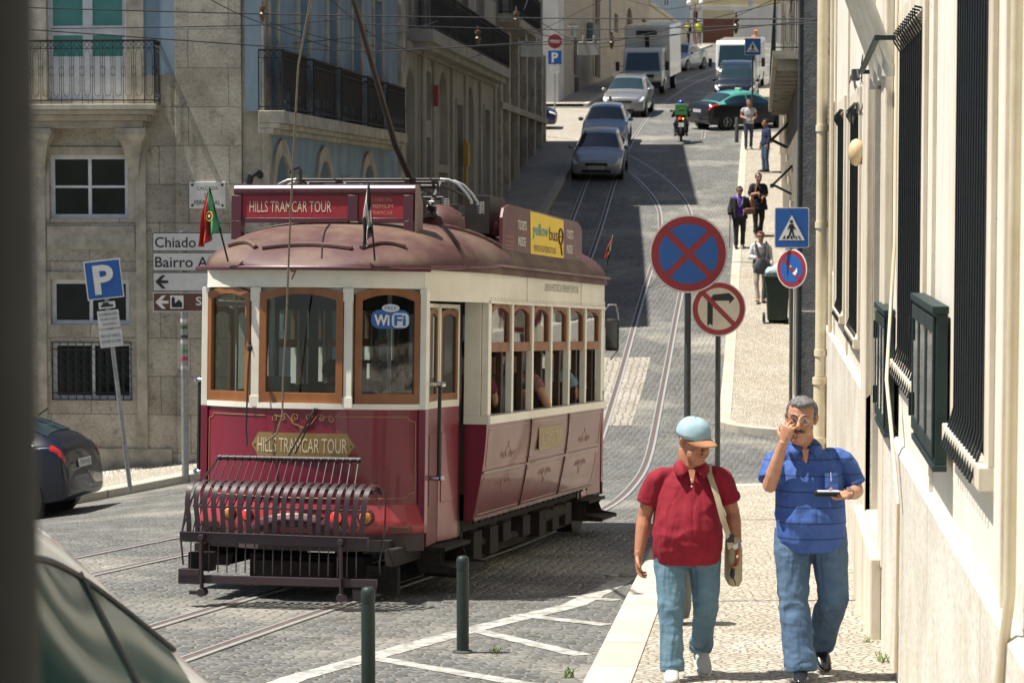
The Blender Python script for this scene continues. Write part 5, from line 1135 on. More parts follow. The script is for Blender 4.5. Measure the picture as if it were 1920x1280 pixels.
for s in(2.1,2.2):
    for sd in(-1,1):
        g=MB(); c=-.08; g.tube([(c+sd*x,s+(.0 if s==2.1 else .12),z) for x,z in((.68,3.57),(.76,3.565),(.84,3.53),(.92,3.45),(.97,3.38),(.975,3.35))],.014,8); tp(g,'collector_horn',m_galv,pg)
g=MB(); g.tube([(.0,1.2,3.42),(.15,1.2,3.45),(.25,1.25,3.40),(.3,1.3,3.3)],.03,8); g.tube([(-.45,1.3,3.2),(-.45,1.3,3.6),(-.47,1.3,3.63),(-.52,1.3,3.61),(-.55,1.3,3.58)],.015,6); g.bb(.25,.62,1.4,1.44,3.2,3.38)
for k in range(3): g.tube([(.2+.35*i/10,1.6+.1*math.sin(i*.9+k),3.22+.05*math.sin(i*.6+k*2)) for i in range(11)],.01,5)
tp(g,'roof_cable',m_gear,roof)
g=MB(); g.tube([(.1,3.2,3.25),(.1,3.2,3.34),(.1,3.2,3.4)],[.2,.2,.05],16); g.bar((.1,3.35,3.4),(.1,2.9,3.45),.07,.09); g.tube([(.1,3.3,3.38),(.14,2.2,3.9),(.45,-1.0,5.7)],[.034,.028,.018],10); g.sph((.45,-1.0,5.72),(.05,.07,.06),8)
tp(g,'trolley_pole',m_gear,roof)
g=MB()
rope=[(.45,-1.0,5.68),(.38,-.85,5.0),(.17,-.62,4.3),(.08,-.45,3.6),(.01,-.32,2.9),(-.04,-.22,2.3),(-.08,-.17,1.8),(-.09,-.15,1.5),(-.14,-.14,1.36),(-.24,-.14,1.28)]
g.tube(rope,.0085,6); tp(g,'rope',mat('rope',(.22,.18,.12),.9,c2=(.12,.1,.07),sc=40))
g=MB(); g.tube([(-.41,-.05,2.07),(-.415,-.08,1.9),(-.42,-.1,1.4),(-.4,-.13,1.25)],.008,5); g.sph((-.41,-.06,2.05),(.025,.025,.03),8); g.tube([(.0+.16,-.06,1.57),(-.03,-.16,1.18)],[(.008,.02),(.008,.02)],6); g.tube([(.18,-.06,1.57),(.02,-.14,1.2)],.006,5)
tp(g,'strap',m_iron)
def cr_(p0,p1,p2,p3,t): return [0.5*((2*b)+(-a+c)*t+(2*a-5*b+4*c-d)*t*t+(-a+3*b-3*c+d)*t**3) for a,b,c,d in zip(p0,p1,p2,p3)]
# ---------- folded fender
FO=.0
g=MB(); g.bar((-.80,-.56,.475),(.78,-.56,.475),.05,.075); g.bb(-.80,.78,-.60,-.52,.513,.519); fe=tp(g,'fender',m_fend,smooth=0,bev=.003)
g=MB(); g.bar((-.79,-.58,.14),(.86,-.58,.16),.05,.065); g.bar((-.8,-.56,.16),(-.62,-.56,.16),.09,.12); tp(g,'lower_beam',m_fend,fe,smooth=0,bev=.003)
g=MB(); g.tube([(-.62,-.2,1.10),(.60,-.2,1.11)],.02,10)
for k in range(20): l=lerp(-.6,.58,k/19); g.cyl((l-.006,-.2,1.1),(l+.006,-.2,1.1),.026,n=10)
tp(g,'top_tube',m_fend,fe)
for k in range(21):
    l=lerp(-.75,.74,k/20); g=MB(); lean=.02*(l)
    pts=[(l-lean,-.54,.50),(l-lean,-.55,.62),(l,-.55,.74),(l+.005,-.53,.84),(l+.015,-.47,.90),(l+.03,-.39,.925),(l+.045,-.31,.90),(l+.05,-.26,.84)]
    q=[V(p) for p in pts]; q=[q[0]]+q+[q[-1]]; pp=[V(cr_(*q[i:i+4],t/4)) for i in range(len(q)-3) for t in range(4)]+[q[-1]]
    g.tube(pp,[(.005,.029)]*len(pp),4,up=(0,-1,0)); tp(g,'slat',m_fend,fe,smooth=35)
g=MB(); g.tube([(-.72,-.36,.88),(.80,-.36,.88)],.009,6); g.tube([(-.72,-.5,.72),(.78,-.5,.72)],.009,6)
for k in range(19):
    l=lerp(-.6,.58,k/18); l2=l*1.18+.0; g.tube([(l,-.2,1.1),(l*1.03,-.34,.93),(l*1.12,-.50,.72),(l2,-.535,.5),(l2,-.565,.44),(l2+.0,-.565,.2)],.0055,5)
tp(g,'rod',m_fend,fe)
g=MB(); g.tube([(.78,-.36,.88),(.86,-.36,.87),(.87,-.4,.6),(.84,-.44,.32),(.84,-.44,.22)],.007,5); tp(g,'stay',m_fend,fe); g=MB(); g.tube([(-.62,-.2,1.1),(-.70,-.36,.9),(-.78,-.5,.7),(-.8,-.55,.45),(-.77,-.57,.25)],.009,5); g.tube([(-.62,-.2,1.1),(-.74,-.4,.85),(-.80,-.54,.5)],.006,5); tp(g,'stay',m_fend,fe)
for l in(-.60,.57):
    g=MB(); g.bar((l,-.61,.50),(l+.01,-.62,.02),.05,.018); g.cyl((l,-.64,.48),(l,-.56,.48),.025,n=10); g.cyl((l+.01,-.65,.04),(l+.01,-.56,.04),.035,n=10); tp(g,'hinge_arm',m_fend,fe,bev=.003)
for q in((-.70,-.55,-.62,-.585,.02,.05),(-.75,-.55,-.52,-.4,.2,.35)): g=MB(); g.bb(*q); tp(g,'linkage',m_under,fe,smooth=0,bev=.006)
g=MB(); g.bb(.66,.80,-.6,-.57,.02,.12); g.bb(.7,.84,-.57,-.5,.06,.16); tp(g,'linkage',m_under,fe,smooth=0,bev=.006)
fe.location.z=.055
# ---------- underframe
g=MB()
for l in(-.82,.82): g.bb(l-.04,l+.04,-.1,LEN+.1,.30,.44); g.bb(l-.03,l+.03,1.9,6.4,.13,.22)
g.bb(-.78,.78,.05,1.5,.40,.5); g.bb(-.95,.95,1.6,6.6,.44,.55); g.bb(-.5,.5,.25,.5,.14,.34); g.bb(-.4,.25,.1,.3,.08,.3)
for s in(2.3,3.5,4.5,5.9): g.bb(-.8,.8,s-.05,s+.05,.2,.44)
for s in(2.0,2.6,3.1,3.9,4.6,5.2,5.8): g.bb(.86,.98,s,s+.3,.16+.05*((s*7)%2),.42); g.bb(-.98,-.86,s,s+.3,.16,.42)
g.bb(.62,.95,6.62,6.66,.25,.55); g.bb(.62,.95,1.65,1.72,.05,.5); g.bb(-.95,-.62,1.65,1.72,.05,.5)
for k in range(22): g.sph((sidel(.55)-.02,S0+.1+.23*k,.53),.016,6)
g.tube([(.9,2.2,.3),(.9,4.2,.24)],.04,8); g.tube([(.92,4.8,.35),(.92,6,.35)],.07,10)
tp(g,'underframe',m_under,smooth=0,bev=.005)
for s in(2.9,5.3):
    g=MB()
    for l in(-.45,.45): g.tube([(l-.06,s,.33),(l-.03,s,.33),(l-.03,s,.33),(l+.05,s,.33)],[.36,.36,.33,.33],28)
    g.cyl((-.8,s,.33),(.8,s,.33),.06); tp(g,'wheelset',m_under)
    for l in(-.86,.86): g=MB(); g.box(l,s,.33,.14,.26,.26); g.box(l,s,.5,.1,.7,.05); g.cyl((l-.09,s,.33),(l+.09,s,.33),.09,n=12); tp(g,'axle_box',m_under,smooth=0,bev=.01)
g=MB()
for l in(-.75,.75):
    g.loft([[(l+d,6.75+a,z) for a,z in((0,.5),(.25,.5),(.3,.3),(.42,.16),(.52,.1),(.52,.04),(.05,.04),(0,.12))] for d in(-.09,.09)]); g.bb(l-.05,l+.05,7.2,7.4,.05,.16); g.cyl((l,7.4,.1),(l,7.5,.1),.06,n=10)
tp(g,'lifeguard',m_black,smooth=0,bev=.01)
for e in(0,1):
    g=MB(); N=None if e==0 else MR180; g.bb(.55,.82,.15,.22,.05,.28,N); 
    for i in range(5):
        for j in range(4): g.sph((.60+.04*i,.145,.10+.04*j),.012,6,M=N)
    tp(g,'step_plate',m_under)
# ---------- interior
g=MB(); g.bb(-1.05,1.05,S0,S1,.78,.82); g.bb(-.9,.9,.15,S0-.02,.56,.6); g.bb(-.9,.9,S1+.02,LEN-.15,.56,.6); tp(g,'floor',m_dwood,smooth=0)
for s in(S0,S1):
    g=MB(); g.bb(-1.1,-.42,s+.005,s+.05,.82,1.6); g.bb(.42,1.1,s+.005,s+.05,.82,1.6)
    for l in(-1.06,-.42,.42,1.06): g.bb(l-.04,l+.04,s+.005,s+.05,1.6,2.5)
    g.bb(-1.1,1.1,s+.005,s+.05,2.38,2.7); tp(g,'partition',m_dwood,smooth=0)
for k in range(5):
    for l in(-.68,.68):
        s=2.3+k*.85; g=MB(); g.bb(l-.38,l+.38,s,s+.42,1.17,1.24); g.bb(l-.38,l+.38,s+.40,s+.46,1.24,1.70); g.bb(l-.3,l+.3,s+.1,s+.35,.82,1.17); tp(g,'bench_seat',m_cloth_dark,smooth=0,bev=.015)
g=MB(); g.cyl((.0,.35,.6),(.0,.35,1.62),.13); g.cyl((0,.35,1.62),(0,.35,1.72),.15); g.bar((0,.35,1.74),(.2,.3,1.76),.03,.03); g.cyl((.45,.35,.6),(.45,.35,1.95),.02,n=8); g.bar((.28,.35,1.95),(.6,.35,1.95),.03,.03); tp(g,'controller',m_black)
g=MB(); g.bb(-.36,-.12,.12,.14,1.62,1.82); tp(g,'notice_paper',mat('paper_dull',(.3,.28,.24),.8),smooth=0)
for l in(-.55,.5): g=MB(); g.cyl((l,.9,.6),(l,.9,2.7),.018,n=8); tp(g,'grab_pole',m_wfr)
# mirror
g=MB(); g.tube([(.97,7.75,2.45),(1.0,7.85,2.52),(1.05,8.0,2.52),(1.06,8.1,2.40),(1.06,8.1,2.0),(1.0,8.0,1.9)],.01,6); mr=tp(g,'mirror_arm',m_galv)
g=MB(); g.tube([(1.0,8.07,2.0),(1.0,8.07,2.02),(1.0,8.07,2.34),(1.0,8.07,2.36)],[(.02,.065),(.03,.08),(.03,.08),(.02,.065)],12,up=(0,1,0)); tp(g,'mirror_case',m_black,mr); g=MB(); g.bb(.935,1.065,8.036,8.038,2.03,2.33); tp(g,'mirror_glass',mat('mirror_face',(.12,.13,.14),.1,metal=.6),mr,smooth=0)
# ---------- flags
def flag(pole0,pole1,width,height,cols,label,emb=False,seed=1,lean=-.15,nm='flag'):
    p0=V(pole0);p1=V(pole1); g=MB(); g.tube([p0,p1],.008,6); po=tp(g,'flag_pole',m_under); nn=24; rnd=random.Random(seed)
    mats=[m for _,m in cols]; g=MB(); ny=16
    def fn(i,j):
        u=i/nn; v=j/ny
        ax=p1.lerp(p0,v*.42); wdt=width*(v**.8)*(1-.15*v)
        x=ax.x+ -wdt*(1-u)*1.0+width*.25*u*v; z=p1.z-height*v*(.75+.25*(1-u))-.02*math.sin(u*5); y=ax.y-.025-.05*v*math.cos(u*PI*5+seed)*(.4+v*.6)+.015*math.sin(v*9+u*4)
        return (x+lean*v*(1-u)*width,y,z)
    vs=[fn(i,j) for i in range(nn+1) for j in range(ny+1)]
    b=0
    for i in range(nn):
        for j in range(ny):
            u=(i+.5)/nn
            idx=0
            for k,(lim,m) in enumerate(cols):
                if callable(lim):
                    if lim(u,(j+.5)/ny): idx=k;break
                elif u<lim: idx=k;break
            g.f.append([i*(ny+1)+j,(i+1)*(ny+1)+j,(i+1)*(ny+1)+j+1,i*(ny+1)+j+1]); g.m.append(idx)
    g.v=[V(v) for v in vs]; fl=g.build(nm,mats,TR,smooth=180,solid=.002,fix=False); 
    if label: fl['label']=label
    if emb:
        g=MB(); c=V(fn(15,9))+V((0,-.035,0)); g.tube([c+V((.028*math.cos(k*PI/6),0,.038*math.sin(k*PI/6))) for k in range(13)],.007,4); g.build('emblem_ring',mat('flag_gold',(.7,.5,.05),.6),fl)
        g=MB(); g.add([(c.x+x,c.y-.004,c.z+z) for x,z in((-.015,.018),(.015,.018),(.015,-.008),(0,-.022),(-.015,-.008))],[tuple(range(5))]); g.build('emblem_shield',m_red,fl,smooth=0,fix=False)
        g=MB(); g.add([(c.x+x,c.y-.007,c.z+z) for x,z in((-.009,.012),(.009,.012),(.009,-.006),(0,-.014),(-.009,-.006))],[tuple(range(5))]); g.build('emblem_field',m_white,fl,smooth=0,fix=False)
fg=mat('flag_green',(.06,.28,.14),.7,c2=(.05,.22,.1)); fr_=mat('flag_red',(.45,.03,.025),.7); fb=mat('flag_black',(.045,.04,.045),.8); fwh=mat('flag_white',(.6,.57,.52),.8)
flag((-.63,.0,2.76),(-.77,-.08,3.36),.15,.48,[(.5,fr_),(2,fg)],'red and green flag at the left front corner of the roof',True)
flag((.62,.05,2.78),(.585,-.03,3.40),.13,.54,[(lambda u,v:(u<.35 and v>.5) or (.62<u<1 and v<.5) ,fb),(lambda u,v:.62<u and v>.8,fb),(2,fwh)],'black and white flag at the right front corner of the roof',seed=3,lean=.3)
flag((1.0,7.6,2.85),(1.08,7.65,3.28),.07,.24,[(.6,fr_),(.8,fwh),(2,fg)],'small red, white and green flag at the far end of the roof',seed=5,lean=.1)
# ================= VEHICLES
def cr(p0,p1,p2,p3,t): return [0.5*((2*b)+(-a+c)*t+(2*a-5*b+4*c-d)*t*t+(-a+3*b-3*c+d)*t**3) for a,b,c,d in zip(p0,p1,p2,p3)]
class Surf:
    def __init__(s,st): s.st=st; s.n=len(st)
    def row(s,i):
        y,zb,zs,zr,wb,wr=s.st[i]; k=zr-zs
        return [(0,y,zb),(wb*.84,y,zb),(wb*.97,y,zb+.09),(wb,y,(zb+zs)*.5),(wb*.985,y,zs-.05),(wb*.93,y,zs),(wr,y,zr-min(.07,k*.35)),(wr*.72,y,zr-.004),(0,y,zr+.015)]
    def __call__(s,a,b,sg=1,off=0):
        def ev(a,b):
            a=min(max(a,0),s.n-1.0001);i=int(a);t=a-i; b=min(max(b,0),7.9999); j=int(b);u=b-j
            rows=[s.row(min(max(i+k,0),s.n-1)) for k in(-1,0,1,2)]
            ps=[]
            for r in rows:
                q=[]
                for k in(-1,0,1,2):
                    m=j+k
                    if m<0: p=r[1]; p=(-p[0],p[1],p[2])
                    elif m>8: p=r[7]; p=(-p[0],p[1],p[2])
                    else: p=r[m]
                    q.append(p)
                ps.append(cr(*q,u) if j not in(5,) else [q[1][c]+(q[2][c]-q[1][c])*u for c in range(3)])
            return V(cr(*ps,t))
        p=ev(a,b)
        if off:
            e=.05; da=ev(a+e,b)-ev(a-e,b); db=ev(a,b+e)-ev(a,b-e); n=da.cross(db)
            if n.length>1e-9:
                n.normalize()
                if n.x<-.15 or (abs(n.x)<=.15 and n.dot(p-V((0,p.y*.6,.6)))<0): n=-n
                p=p+n*off
        return V((p.x*sg,p.y,p.z))
    def patch(s,g,a0,a1,b0,b1,off=.006,na=8,nb=4,sides=(1,-1),join=False):
        if join:
            rs=[]
            for i in range(na+1):
                a=lerp(a0,a1,i/na)
                rs.append([s(a,lerp(b0,8,j/nb),1,off) for j in range(nb+1)]+[s(a,lerp(8,b0,j/nb),-1,off) for j in range(1,nb+1)])
            g.loft(rs,False,False)
        else:
            for sg in sides: g.loft([[s(lerp(a0,a1,i/na),lerp(b0,b1,j/nb),sg,off) for j in range(nb+1)] for i in range(na+1)],False,False)
        return g
HATCH=[(-1.9,.30,.50,.56,.60,.48),(-1.83,.19,.60,.68,.76,.62),(-1.5,.17,.72,.80,.82,.68),(-.98,.17,.86,.93,.83,.70),(-.28,.17,.90,1.35,.83,.56),(.3,.17,.92,1.43,.83,.57),(1.0,.17,.94,1.40,.83,.55),(1.62,.18,.96,1.12,.81,.56),(1.82,.2,.86,.93,.79,.58),(1.88,.28,.66,.70,.74,.5)]
SEDAN=[(-2.15,.30,.50,.58,.62,.5),(-2.06,.19,.62,.70,.80,.64),(-1.7,.17,.74,.82,.85,.7),(-1.05,.17,.87,.94,.86,.72),(-.3,.17,.90,1.36,.86,.57),(.25,.17,.92,1.43,.86,.58),(.9,.17,.93,1.37,.86,.56),(1.55,.18,.97,1.08,.85,.62),(2.0,.2,.94,1.04,.83,.66),(2.15,.28,.72,.80,.76,.55)]
SUV=[(-2.2,.34,.60,.68,.66,.52),(-2.1,.24,.74,.82,.84,.68),(-1.7,.22,.86,.94,.89,.74),(-1.1,.22,.98,1.05,.90,.76),(-.4,.22,1.02,1.52,.90,.62),(.3,.22,1.03,1.60,.90,.64),(1.3,.22,1.04,1.58,.90,.62),(1.9,.23,1.05,1.30,.88,.64),(2.12,.25,.95,1.05,.86,.66),(2.2,.34,.74,.8,.78,.56)]
VAN=[(-2.1,.34,.62,.70,.66,.52),(-2.02,.24,.80,.90,.84,.68),(-1.75,.22,.92,1.04,.90,.76),(-1.3,.22,1.0,1.12,.91,.78),(-.75,.22,1.04,1.66,.91,.70),(0,.22,1.04,1.80,.91,.74),(1.2,.22,1.04,1.80,.91,.74),(1.95,.22,1.05,1.76,.90,.72),(2.08,.25,1.03,1.66,.88,.7),(2.12,.34,.95,1.5,.80,.62)]
m_tyre=mat('tyre',(.018,.018,.018),.85); m_hub=mat('alloy',(.45,.46,.47),.35,metal=.8); m_cg=mat('car_glass',(.012,.03,.038),.05,c2=(.02,.04,.05),sc=1,bp=0,spec=.8)
m_hl=mat('headlamp_glass',(.75,.78,.8),.1,bp=0,coat=1); m_tail=mat('tail_lamp',(.45,.012,.012),.2,bp=0,coat=1); m_plate=mat('number_plate',(.6,.6,.56),.5); m_blk=mat('black_plastic',(.011,.011,.012),.55)
def paint(n,c,metal=.3): return mat('car_'+n,c,.3,metal=metal,c2=tuple(x*.9 for x in c),sc=2,bp=0,coat=1 if max(c)>.1 else .45)
def car(name,x,y,rz,label,st,pm,top=None,cat='car',pitch=None,group=None,ww=(3.05,4.02,6.1,7.1),wy=None,light=False,gm=None,plate='73-41-XQ',det=True):
    gm=gm or m_cg
    t=empty(name,(x,y,H(x,y)+.02),R(rz),label,cat,group)
    if pitch is None:
        d=V((math.sin(R(rz)),-math.cos(R(rz)))); pitch=math.degrees(math.atan2(H(x-d.x,y-d.y)-H(x+d.x,y+d.y),2)); rl=math.degrees(math.atan2(H(x-d.y,y+d.x)-H(x+d.y,y-d.x),2))
        t.rotation_euler=(R(pitch),R(-rl),R(rz))
    s=Surf(st); g=MB(); na=(len(st)-1)*5; nb=28; rs=[]
    for i in range(na+1):
        a=i/na*(len(st)-1); r=[s(a,8*j/nb) for j in range(nb+1)]; r+=[V((-p.x,p.y,p.z)) for p in reversed(r[1:-1])]; rs.append(r)
    g.loft(rs,True,True); k=0
    if top:
        n=len(rs[0]); lim=8*.0
        for idx,f in enumerate(g.f[:na*n]):
            j=idx%n; b=8*(j+.5)/nb if j<nb else 8*(2*nb-j-.5)/nb; i=idx//n; a=(i+.5)/na*(len(st)-1)
            if b>5.05 and 3.0<a<7.3: g.m[idx]=1
    body=g.build('body',[pm,top] if top else pm,t,smooth=50)
    a0,a1,a2,a3=ww
    g=MB(); s.patch(g,a0+.07,a1-.04,6.12 if name!='white_car' else 6.75,8,.008,join=True); w=g.build('windscreen',gm,t,smooth=180,fix=False)
    g=MB(); s.patch(g,a2+.0,a3-.12,6.15,8,.008,join=True); g.build('rear_window',gm,t,smooth=180,fix=False)
    mid=(a1+a2)/2+.05
    for sg in(1,-1):
        for q0,q1 in((a0+.35,mid-.05),(mid+.05,a2+.55)):
            g=MB(); rs=[]
            for i in range(13):
                a=lerp(q0,q1,i/12); 
                zt=5.86 if name!='white_car' else 5.82
                rs.append([s(a,lerp(5.12,zt,j/4),sg,.008) for j in range(5)])
            g.loft(rs,False,False); g.build('side_window',gm,t,smooth=180,fix=False)
        if name=='white_car':
            g=MB(); g.tube([s(lerp(a0+.3,a2+.6,i/24),5.85 if name=='white_car' else 5.88,sg,.009) for i in range(25)],.010,6); g.tube([s(mid,lerp(5.1,5.88,i/6),sg,.009) for i in range(7)],.013,6); g.tube([s(a0+1.0,lerp(5.1,5.88,i/6),sg,.009) for i in range(7)],.012,6); g.build('window_trim',m_blk,t)
        g=MB(); p=s(a0+.25,4.9,sg); g.sph((p.x+sg*.12,p.y,p.z+(.08 if name!='white_car' else .0)),(.1,.06,.07) if name!='white_car' else (.085,.05,.055),20); g.build('wing_mirror',pm if not top else m_blk,t)
    g=MB(); s.patch(g,.55,1.75,4.3,5.6,.006,6,4); 
    for sg,idx in((1,0),(-1,1)):
        g=MB(); s.patch(g,.45,1.7,4.1,5.45,.007,6,4,sides=(sg,)); g.build('headlamp',m_hl,t,smooth=180,fix=False)
        g=MB(); s.patch(g,len(st)-2.75,len(st)-1.35,4.0,5.2,.008,6,4,sides=(sg,)); g.build('tail_lamp',m_tail,t,smooth=180,fix=False)
    yf,yr=st[0][0],st[-1][0]; zg=st[1][2]
    g=MB(); g.box(0,yf-.0,zg*.86,.72,.03,.1); g.box(0,yf+.01,.3,.95,.03,.09); g.build('grille',m_blk,t,bev=.02)
    for yy,sg in((yf-.02,1),(yr+.02,-1)):
        zz_=.42 if sg>0 else st[-1][2]+.0
        g=MB(); g.box(0,yy,zz_,.5,.015,.11); pl_=g.build('number_plate',m_plate,t,smooth=0)
        if det: g=MB(); text(g,plate,0,zz_,.4,.07,-.009,M=T(0,yy,0) if sg>0 else T(0,yy,0,rz=PI)); g.build('lettering',m_black,pl_,smooth=0,fix=False)
    L=yr-yf; wy_=wy or (yf+L*.19,yr-L*.19); rw=.30 if st is not SUV and st is not VAN else .34
    for yy in wy_:
        for sg in(1,-1):
            wb=max(q[4] for q in st)
            g=MB(); g.cyl((sg*(wb-.2),yy,rw),(sg*(wb+.004),yy,rw),rw+.06,n=28); g.build('wheel_arch',m_blk,t)
            g=MB(); g.tube([(sg*(wb-.18),yy,rw),(sg*(wb-.01),yy,rw),(sg*(wb+.012),yy,rw)],[rw,rw,rw-.04],28); wh=g.build('wheel',m_tyre,t)
            g=MB(); g.cyl((sg*(wb+.005),yy,rw),(sg*(wb+.014),yy,rw),rw*.66,n=24); rm=g.build('rim',m_blk,wh)
            g=MB(); g.cyl((sg*(wb+.01),yy,rw),(sg*(wb+.026),yy,rw),rw*.16,n=12); ring_=[(sg*(wb+.016),yy+rw*.6*math.cos(k*PI/12),rw+rw*.6*math.sin(k*PI/12)) for k in range(25)]; g.tube(ring_,.016,5)
            for k in range(5): a=k*2*PI/5; g.bar((sg*(wb+.018),yy,rw),(sg*(wb+.018),yy+rw*.6*math.cos(a),rw+rw*.6*math.sin(a)),.05,.012)
            g.build('spokes',m_hub,wh)
    return t,s
def ux(u,Y): return (u-960)/F*Y
car('parked_car',ux(1125,79.6),79.6,-5.9,'silver hatchback at the front of the waiting line, in the building shade',HATCH,paint('silver',(.30,.315,.33),.4),group='cars coming down the left lane',plate='42-59-ZA')
car('parked_car',ux(1137,88.5),88.5,-5,'bluish grey compact car right behind the silver hatchback',HATCH,paint('bluegrey',(.24,.31,.38),.4),group='cars coming down the left lane')
t,_=car('parked_car',ux(1178,103),103,-9,'grey estate car with roof rails between the compact car and the box truck',SUV,paint('greysuv',(.26,.26,.26),.5),group='cars coming down the left lane')
for sg in(1,-1): g=MB(); g.tube([(sg*.6,-.3,1.58),(sg*.6,-.2,1.64),(sg*.6,1.3,1.64),(sg*.6,1.4,1.58)],.02,6); g.build('roof_rail',m_hub,t)
car('parked_car',ux(1276,136),136,-24,'silver blue car standing alone beyond the box truck',SEDAN,paint('silverblue',(.28,.33,.38),.5))
t,_=car('parked_van',ux(1379,109),109,-8,'dark navy van with bright headlamps in front of the white van',VAN,paint('navy',(.005,.010,.02),0),cat='van',ww=(3.05,4.1,7.2,8.4))
t,_=car('taxi',9.05,95.5,121,'black taxi with a mint green roof turning off to the right, seen from behind',SEDAN,paint('taxiblack',(.005,.006,.008),0),paint('mint',(.08,.36,.29),0),cat='taxi')
g=MB(); g.box(0,.2,1.49,.32,.14,.1); g.build('roof_sign',mat('taxi_sign',(.25,.5,.35),.5),t,bev=.02,smooth=0)
car('parked_car',-.15,95.2,88,'navy car nosing out of the left side street behind the dark house',HATCH,paint('navycar',(.01,.015,.06)))
t,_=car('parked_car',-7.72,33.75,-99,'dark navy hatchback at the left kerb with its red tail lamp towards us',HATCH,paint('audi',(.004,.007,.018),0))
g=MB(); g.tube([(-.03,1.3,1.38),(-.05,1.45,1.46)],.012,5); g.build('aerial',m_blk,t)
# white car close to the viewer
m_wc=mat('near_car_glass',(.012,.04,.036),.03,c2=(.02,.05,.045),sc=1,bp=0,spec=.6)
MPV=[(-1.95,.30,.55,.62,.62,.5),(-1.86,.19,.68,.78,.78,.64),(-1.55,.17,.82,.92,.83,.70),(-1.2,.17,.93,1.02,.84,.72),(-.45,.17,.97,1.50,.84,.52),(.15,.17,.98,1.63,.84,.52),(1.0,.17,1.0,1.62,.84,.52),(1.6,.18,1.0,1.45,.83,.57),(1.85,.2,.95,1.15,.81,.6),(1.92,.28,.7,.76,.76,.5)]
WCAR,_=car('white_car',-1.91,6.75,171,'white car close to the viewer at the lower left, cut off by the picture edge',MPV,paint('white',(.82,.81,.79),0),gm=m_wc,ww=(3.05,4.1,6.6,7.9)); WCAR.scale=(1,1,1.01)
# trucks
def boxveh(name,x,y,rz,label,cw,ch,cl,bw,bh,bl,cc,bc,cat,fridge=False,sign=True):
    t=empty(name,(x,y,H(x,y)+.02),0,label,cat); t.rotation_euler=(R(6),0,R(rz))
    g=MB(); c=cw/2; prof=[(-.05,.35),(-.08,.95),(.0,1.05),(.32,ch-.12),(.5,ch),(cl,ch),(cl,.35)]
    g.loft([[(s*c*k,y_,z) for y_,z in prof] for s,k in((-1,.93),(-1,1),(1,1),(1,.93))][0:4] if 0 else [[(xx,y_,z) for y_,z in prof] for xx in(-c,c)]); g.build('cab',paint(cc[0],cc[1],0),t,smooth=0,bev=.06)
    def on(z): return -.0+.32*max(0,(z-1.05))/(ch-1.17)
    g=MB(); g.add([(-c+.12,on(1.12)-.075,1.12),(c-.12,on(1.12)-.075,1.12),(c-.2,on(ch-.22)-.075,ch-.22),(-c+.2,on(ch-.22)-.075,ch-.22)],[(0,1,2,3)]); g.build('windscreen',m_cg,t,smooth=0,fix=False,solid=.02)
    for s in(-1,1):
        g=MB(); g.add([(s*(c+.005),.25,1.1),(s*(c+.005),cl-.3,1.1),(s*(c+.005),cl-.3,ch-.2),(s*(c+.005),.5,ch-.2)],[(0,1,2,3)]); g.build('side_window',m_cg,t,smooth=0,fix=False,solid=.01)
        g=MB(); g.bar((s*c,.1,1.3),(s*(c+.2),-.05,1.35),.03,.03); g.box(s*(c+.24),-.05,1.32,.17,.1,.42); g.build('wing_mirror',m_blk,t,smooth=0,bev=.02)
        g=MB(); g.box(s*(c-.22),-.09,.72,.34,.05,.2); g.build('headlamp',mat('truck_lamp',(.7,.6,.35),.2,bp=0,coat=1),t,smooth=0,bev=.02)
        for yy in(.75,cl+bl-1.1): 
            g=MB(); g.cyl((s*(c-.22),yy,.36),(s*(c+.01),yy,.36),.36,n=24); wh=g.build('wheel',m_tyre,t); g=MB(); g.cyl((s*(c+.0),yy,.36),(s*(c+.02),yy,.36),.2,n=16); g.build('rim',m_hub,wh)
    g=MB(); g.box(0,-.12,.45,cw*.96,.12,.26); g.build('bumper',m_blk,t,smooth=0,bev=.03)
    g=MB(); g.box(0,-.1,.86,cw*.6,.03,.14); g.build('grille',m_blk,t,smooth=0,bev=.02)
    g=MB(); g.box(0,-.19,.45,.5,.02,.11); g.build('number_plate',m_plate,t,smooth=0)
    if bh:
        g=MB(); g.bb(-bw/2,bw/2,cl+.05,cl+.05+bl,.7,bh); g.build('cargo_box',paint(bc[0],bc[1],0),t,smooth=0,bev=.03)
        if fridge: g=MB(); g.box(0,cl-.1,bh-.35,.95,.4,.2); g.bb(-.1,.1,cl-.0,cl+.045,ch,bh-.45); g.build('cooling_unit',m_blk,t,smooth=0,bev=.05)
    return t
boxveh('box_truck',ux(1203,114),113.5,-11,'white box truck with a tall cargo box behind the grey estate car',1.85,2.15,1.7,2.15,3.15,4.2,('truckcab',(.52,.52,.47)),('truckbox',(.55,.54,.50)),'truck',True)
t=boxveh('parked_van',ux(1378,117),116.5,-10,'white van with a wide windscreen, mostly hidden by the dark van',2.05,2.35,4.6,0,0,0,('vanwhite',(.74,.74,.72)),None,'van')
